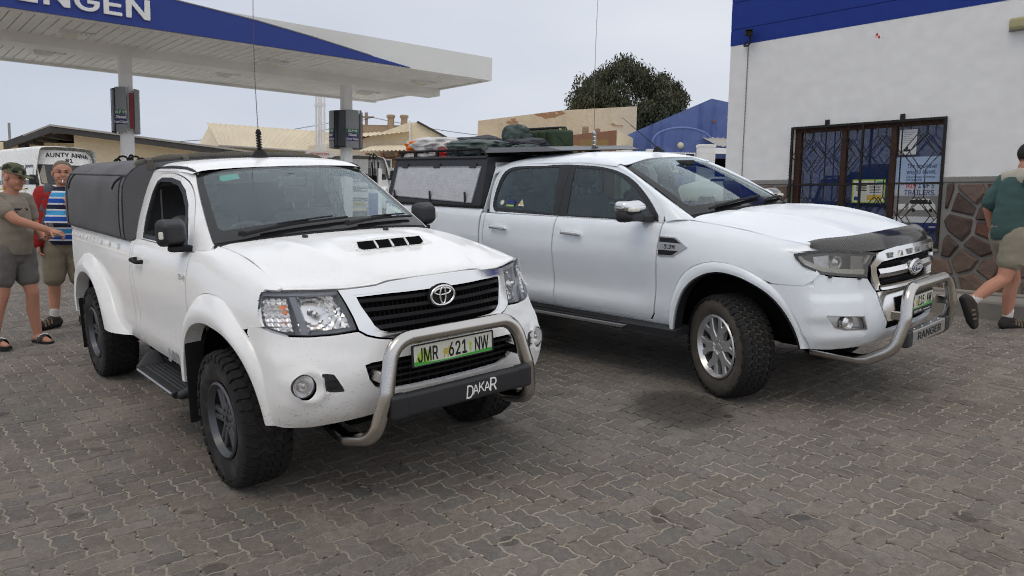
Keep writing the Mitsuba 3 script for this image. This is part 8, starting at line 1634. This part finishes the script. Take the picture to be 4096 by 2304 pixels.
t = thing('cigarette', 'white cigarette between the lips of the man in the red jacket', 'cigarette', PLACE[pb]); hb = tr(*JB['head']) @ rot(4, (0, 0, 1)) @ rot(4, (0, 1, 0)); part(t, None, moved(tube([(.104, -.004, -.064), (.165, -.010, -.088)], .0048, 8), hb), 'white_letters', True)
# the man walking away on the right
JC = {**STAND, 'pelvis': (.0, 0, .93), 'spine': (.02, 0, 1.12), 'chest': (.05, 0, 1.32), 'neck': (.07, 0, 1.475), 'head': (.11, 0, 1.625), 'shr': (.04, -.19, 1.40), 'shl': (.05, .18, 1.41), 'elr': (.10, -.25, 1.13), 'wrr': (.30, -.20, 1.00), 'hdr': (1, .1, -.1), 'pnr': (0, 1, 0), 'ell': (-.08, .24, 1.15), 'wrl': (.0, .26, .93), 'hipr': (.0, -.095, .89), 'hipl': (.0, .095, .89), 'knr': (-.12, -.11, .50), 'anr': (-.43, -.12, .285), 'tor': (-.39, -.13, .085), 'fur': (.97, 0, .22), 'knl': (.13, .10, .47), 'anl': (.10, .10, .10), 'tol': (.27, .12, .04)}
def wear_c(k, V, HM, f):
    cloth(k, 'shirt', torso(V, .012, .03) + sleeves(V, .016, .78, .080, .078), 'teal_cotton', seed=13, zcut=.86, label='green work shirt with pale yoke'); cloth(k, 'shorts', shorts(V, .010, .58, .02), 'stone_short', seed=15, label='pale khaki shorts')
    yk_ = bones([(V['chest'] + [0, 0, .08], .134, V['neck'] + [0, 0, -.065], .094)] + [(V['chest'] + [0, 0, .085], .115, V['sh' + s] + [0, -.0 * 1, .012], .088) for s in 'rl'], .02, 5).slice_plane((0, 0, 1.385), (0, 0, 1)); part(k, 'yoke', yk_, 'beige_cotton', True)
    part(k, 'pocket', moved(rbox(.02, .12, .13, .008), tr(.21, -.09, 1.25) @ rot(-25, (0, 0, 1))), 'teal_cotton', True); part(k, 'shorts_pocket', moved(rbox(.12, .02, .14, .008), tr(-.02, -.205, .70) @ rot(14, (0, 1, 0))), 'stone_short', True)
    part(k, 'collar', tube([V['neck'] + q for q in ((.08, -.03, -.05), (.03, -.075, -.02), (-.05, -.06, .0), (-.07, 0, .005), (-.05, .06, 0), (.03, .075, -.02))], .026, 8, flat=.5), 'beige_cotton', True)
    for s in 'rl': shoe(k, V, s, 'shoe_dark')
    hair(k, HM, 'hair_dark', f)
pc = person('man in a green work shirt and shorts walking past the stone wall', 4.84, 7.62, math.radians(4), JC, 'skin_a', wear_c, 0, 6, 1.04, .02, ((.5, False), (.5, False)))
def wear_d(k, V, HM, f):
    cloth(k, 'shirt', torso(V, .006, .03) + sleeves(V, .014, .7), 'pale_shirt', seed=17, zcut=.88); cloth(k, 'trousers', shorts(V, .008, .98), 'navy_cloth', seed=19)
    for s in 'rl': shoe(k, V, s)
    cap(k, HM, f)
person('man in camouflage cap and pale blue shirt behind the cab of the nearer pickup', -4.3, 18.6, math.radians(-150), STAND, 'skin_a', wear_d, 0, 0, 1.02, .03)
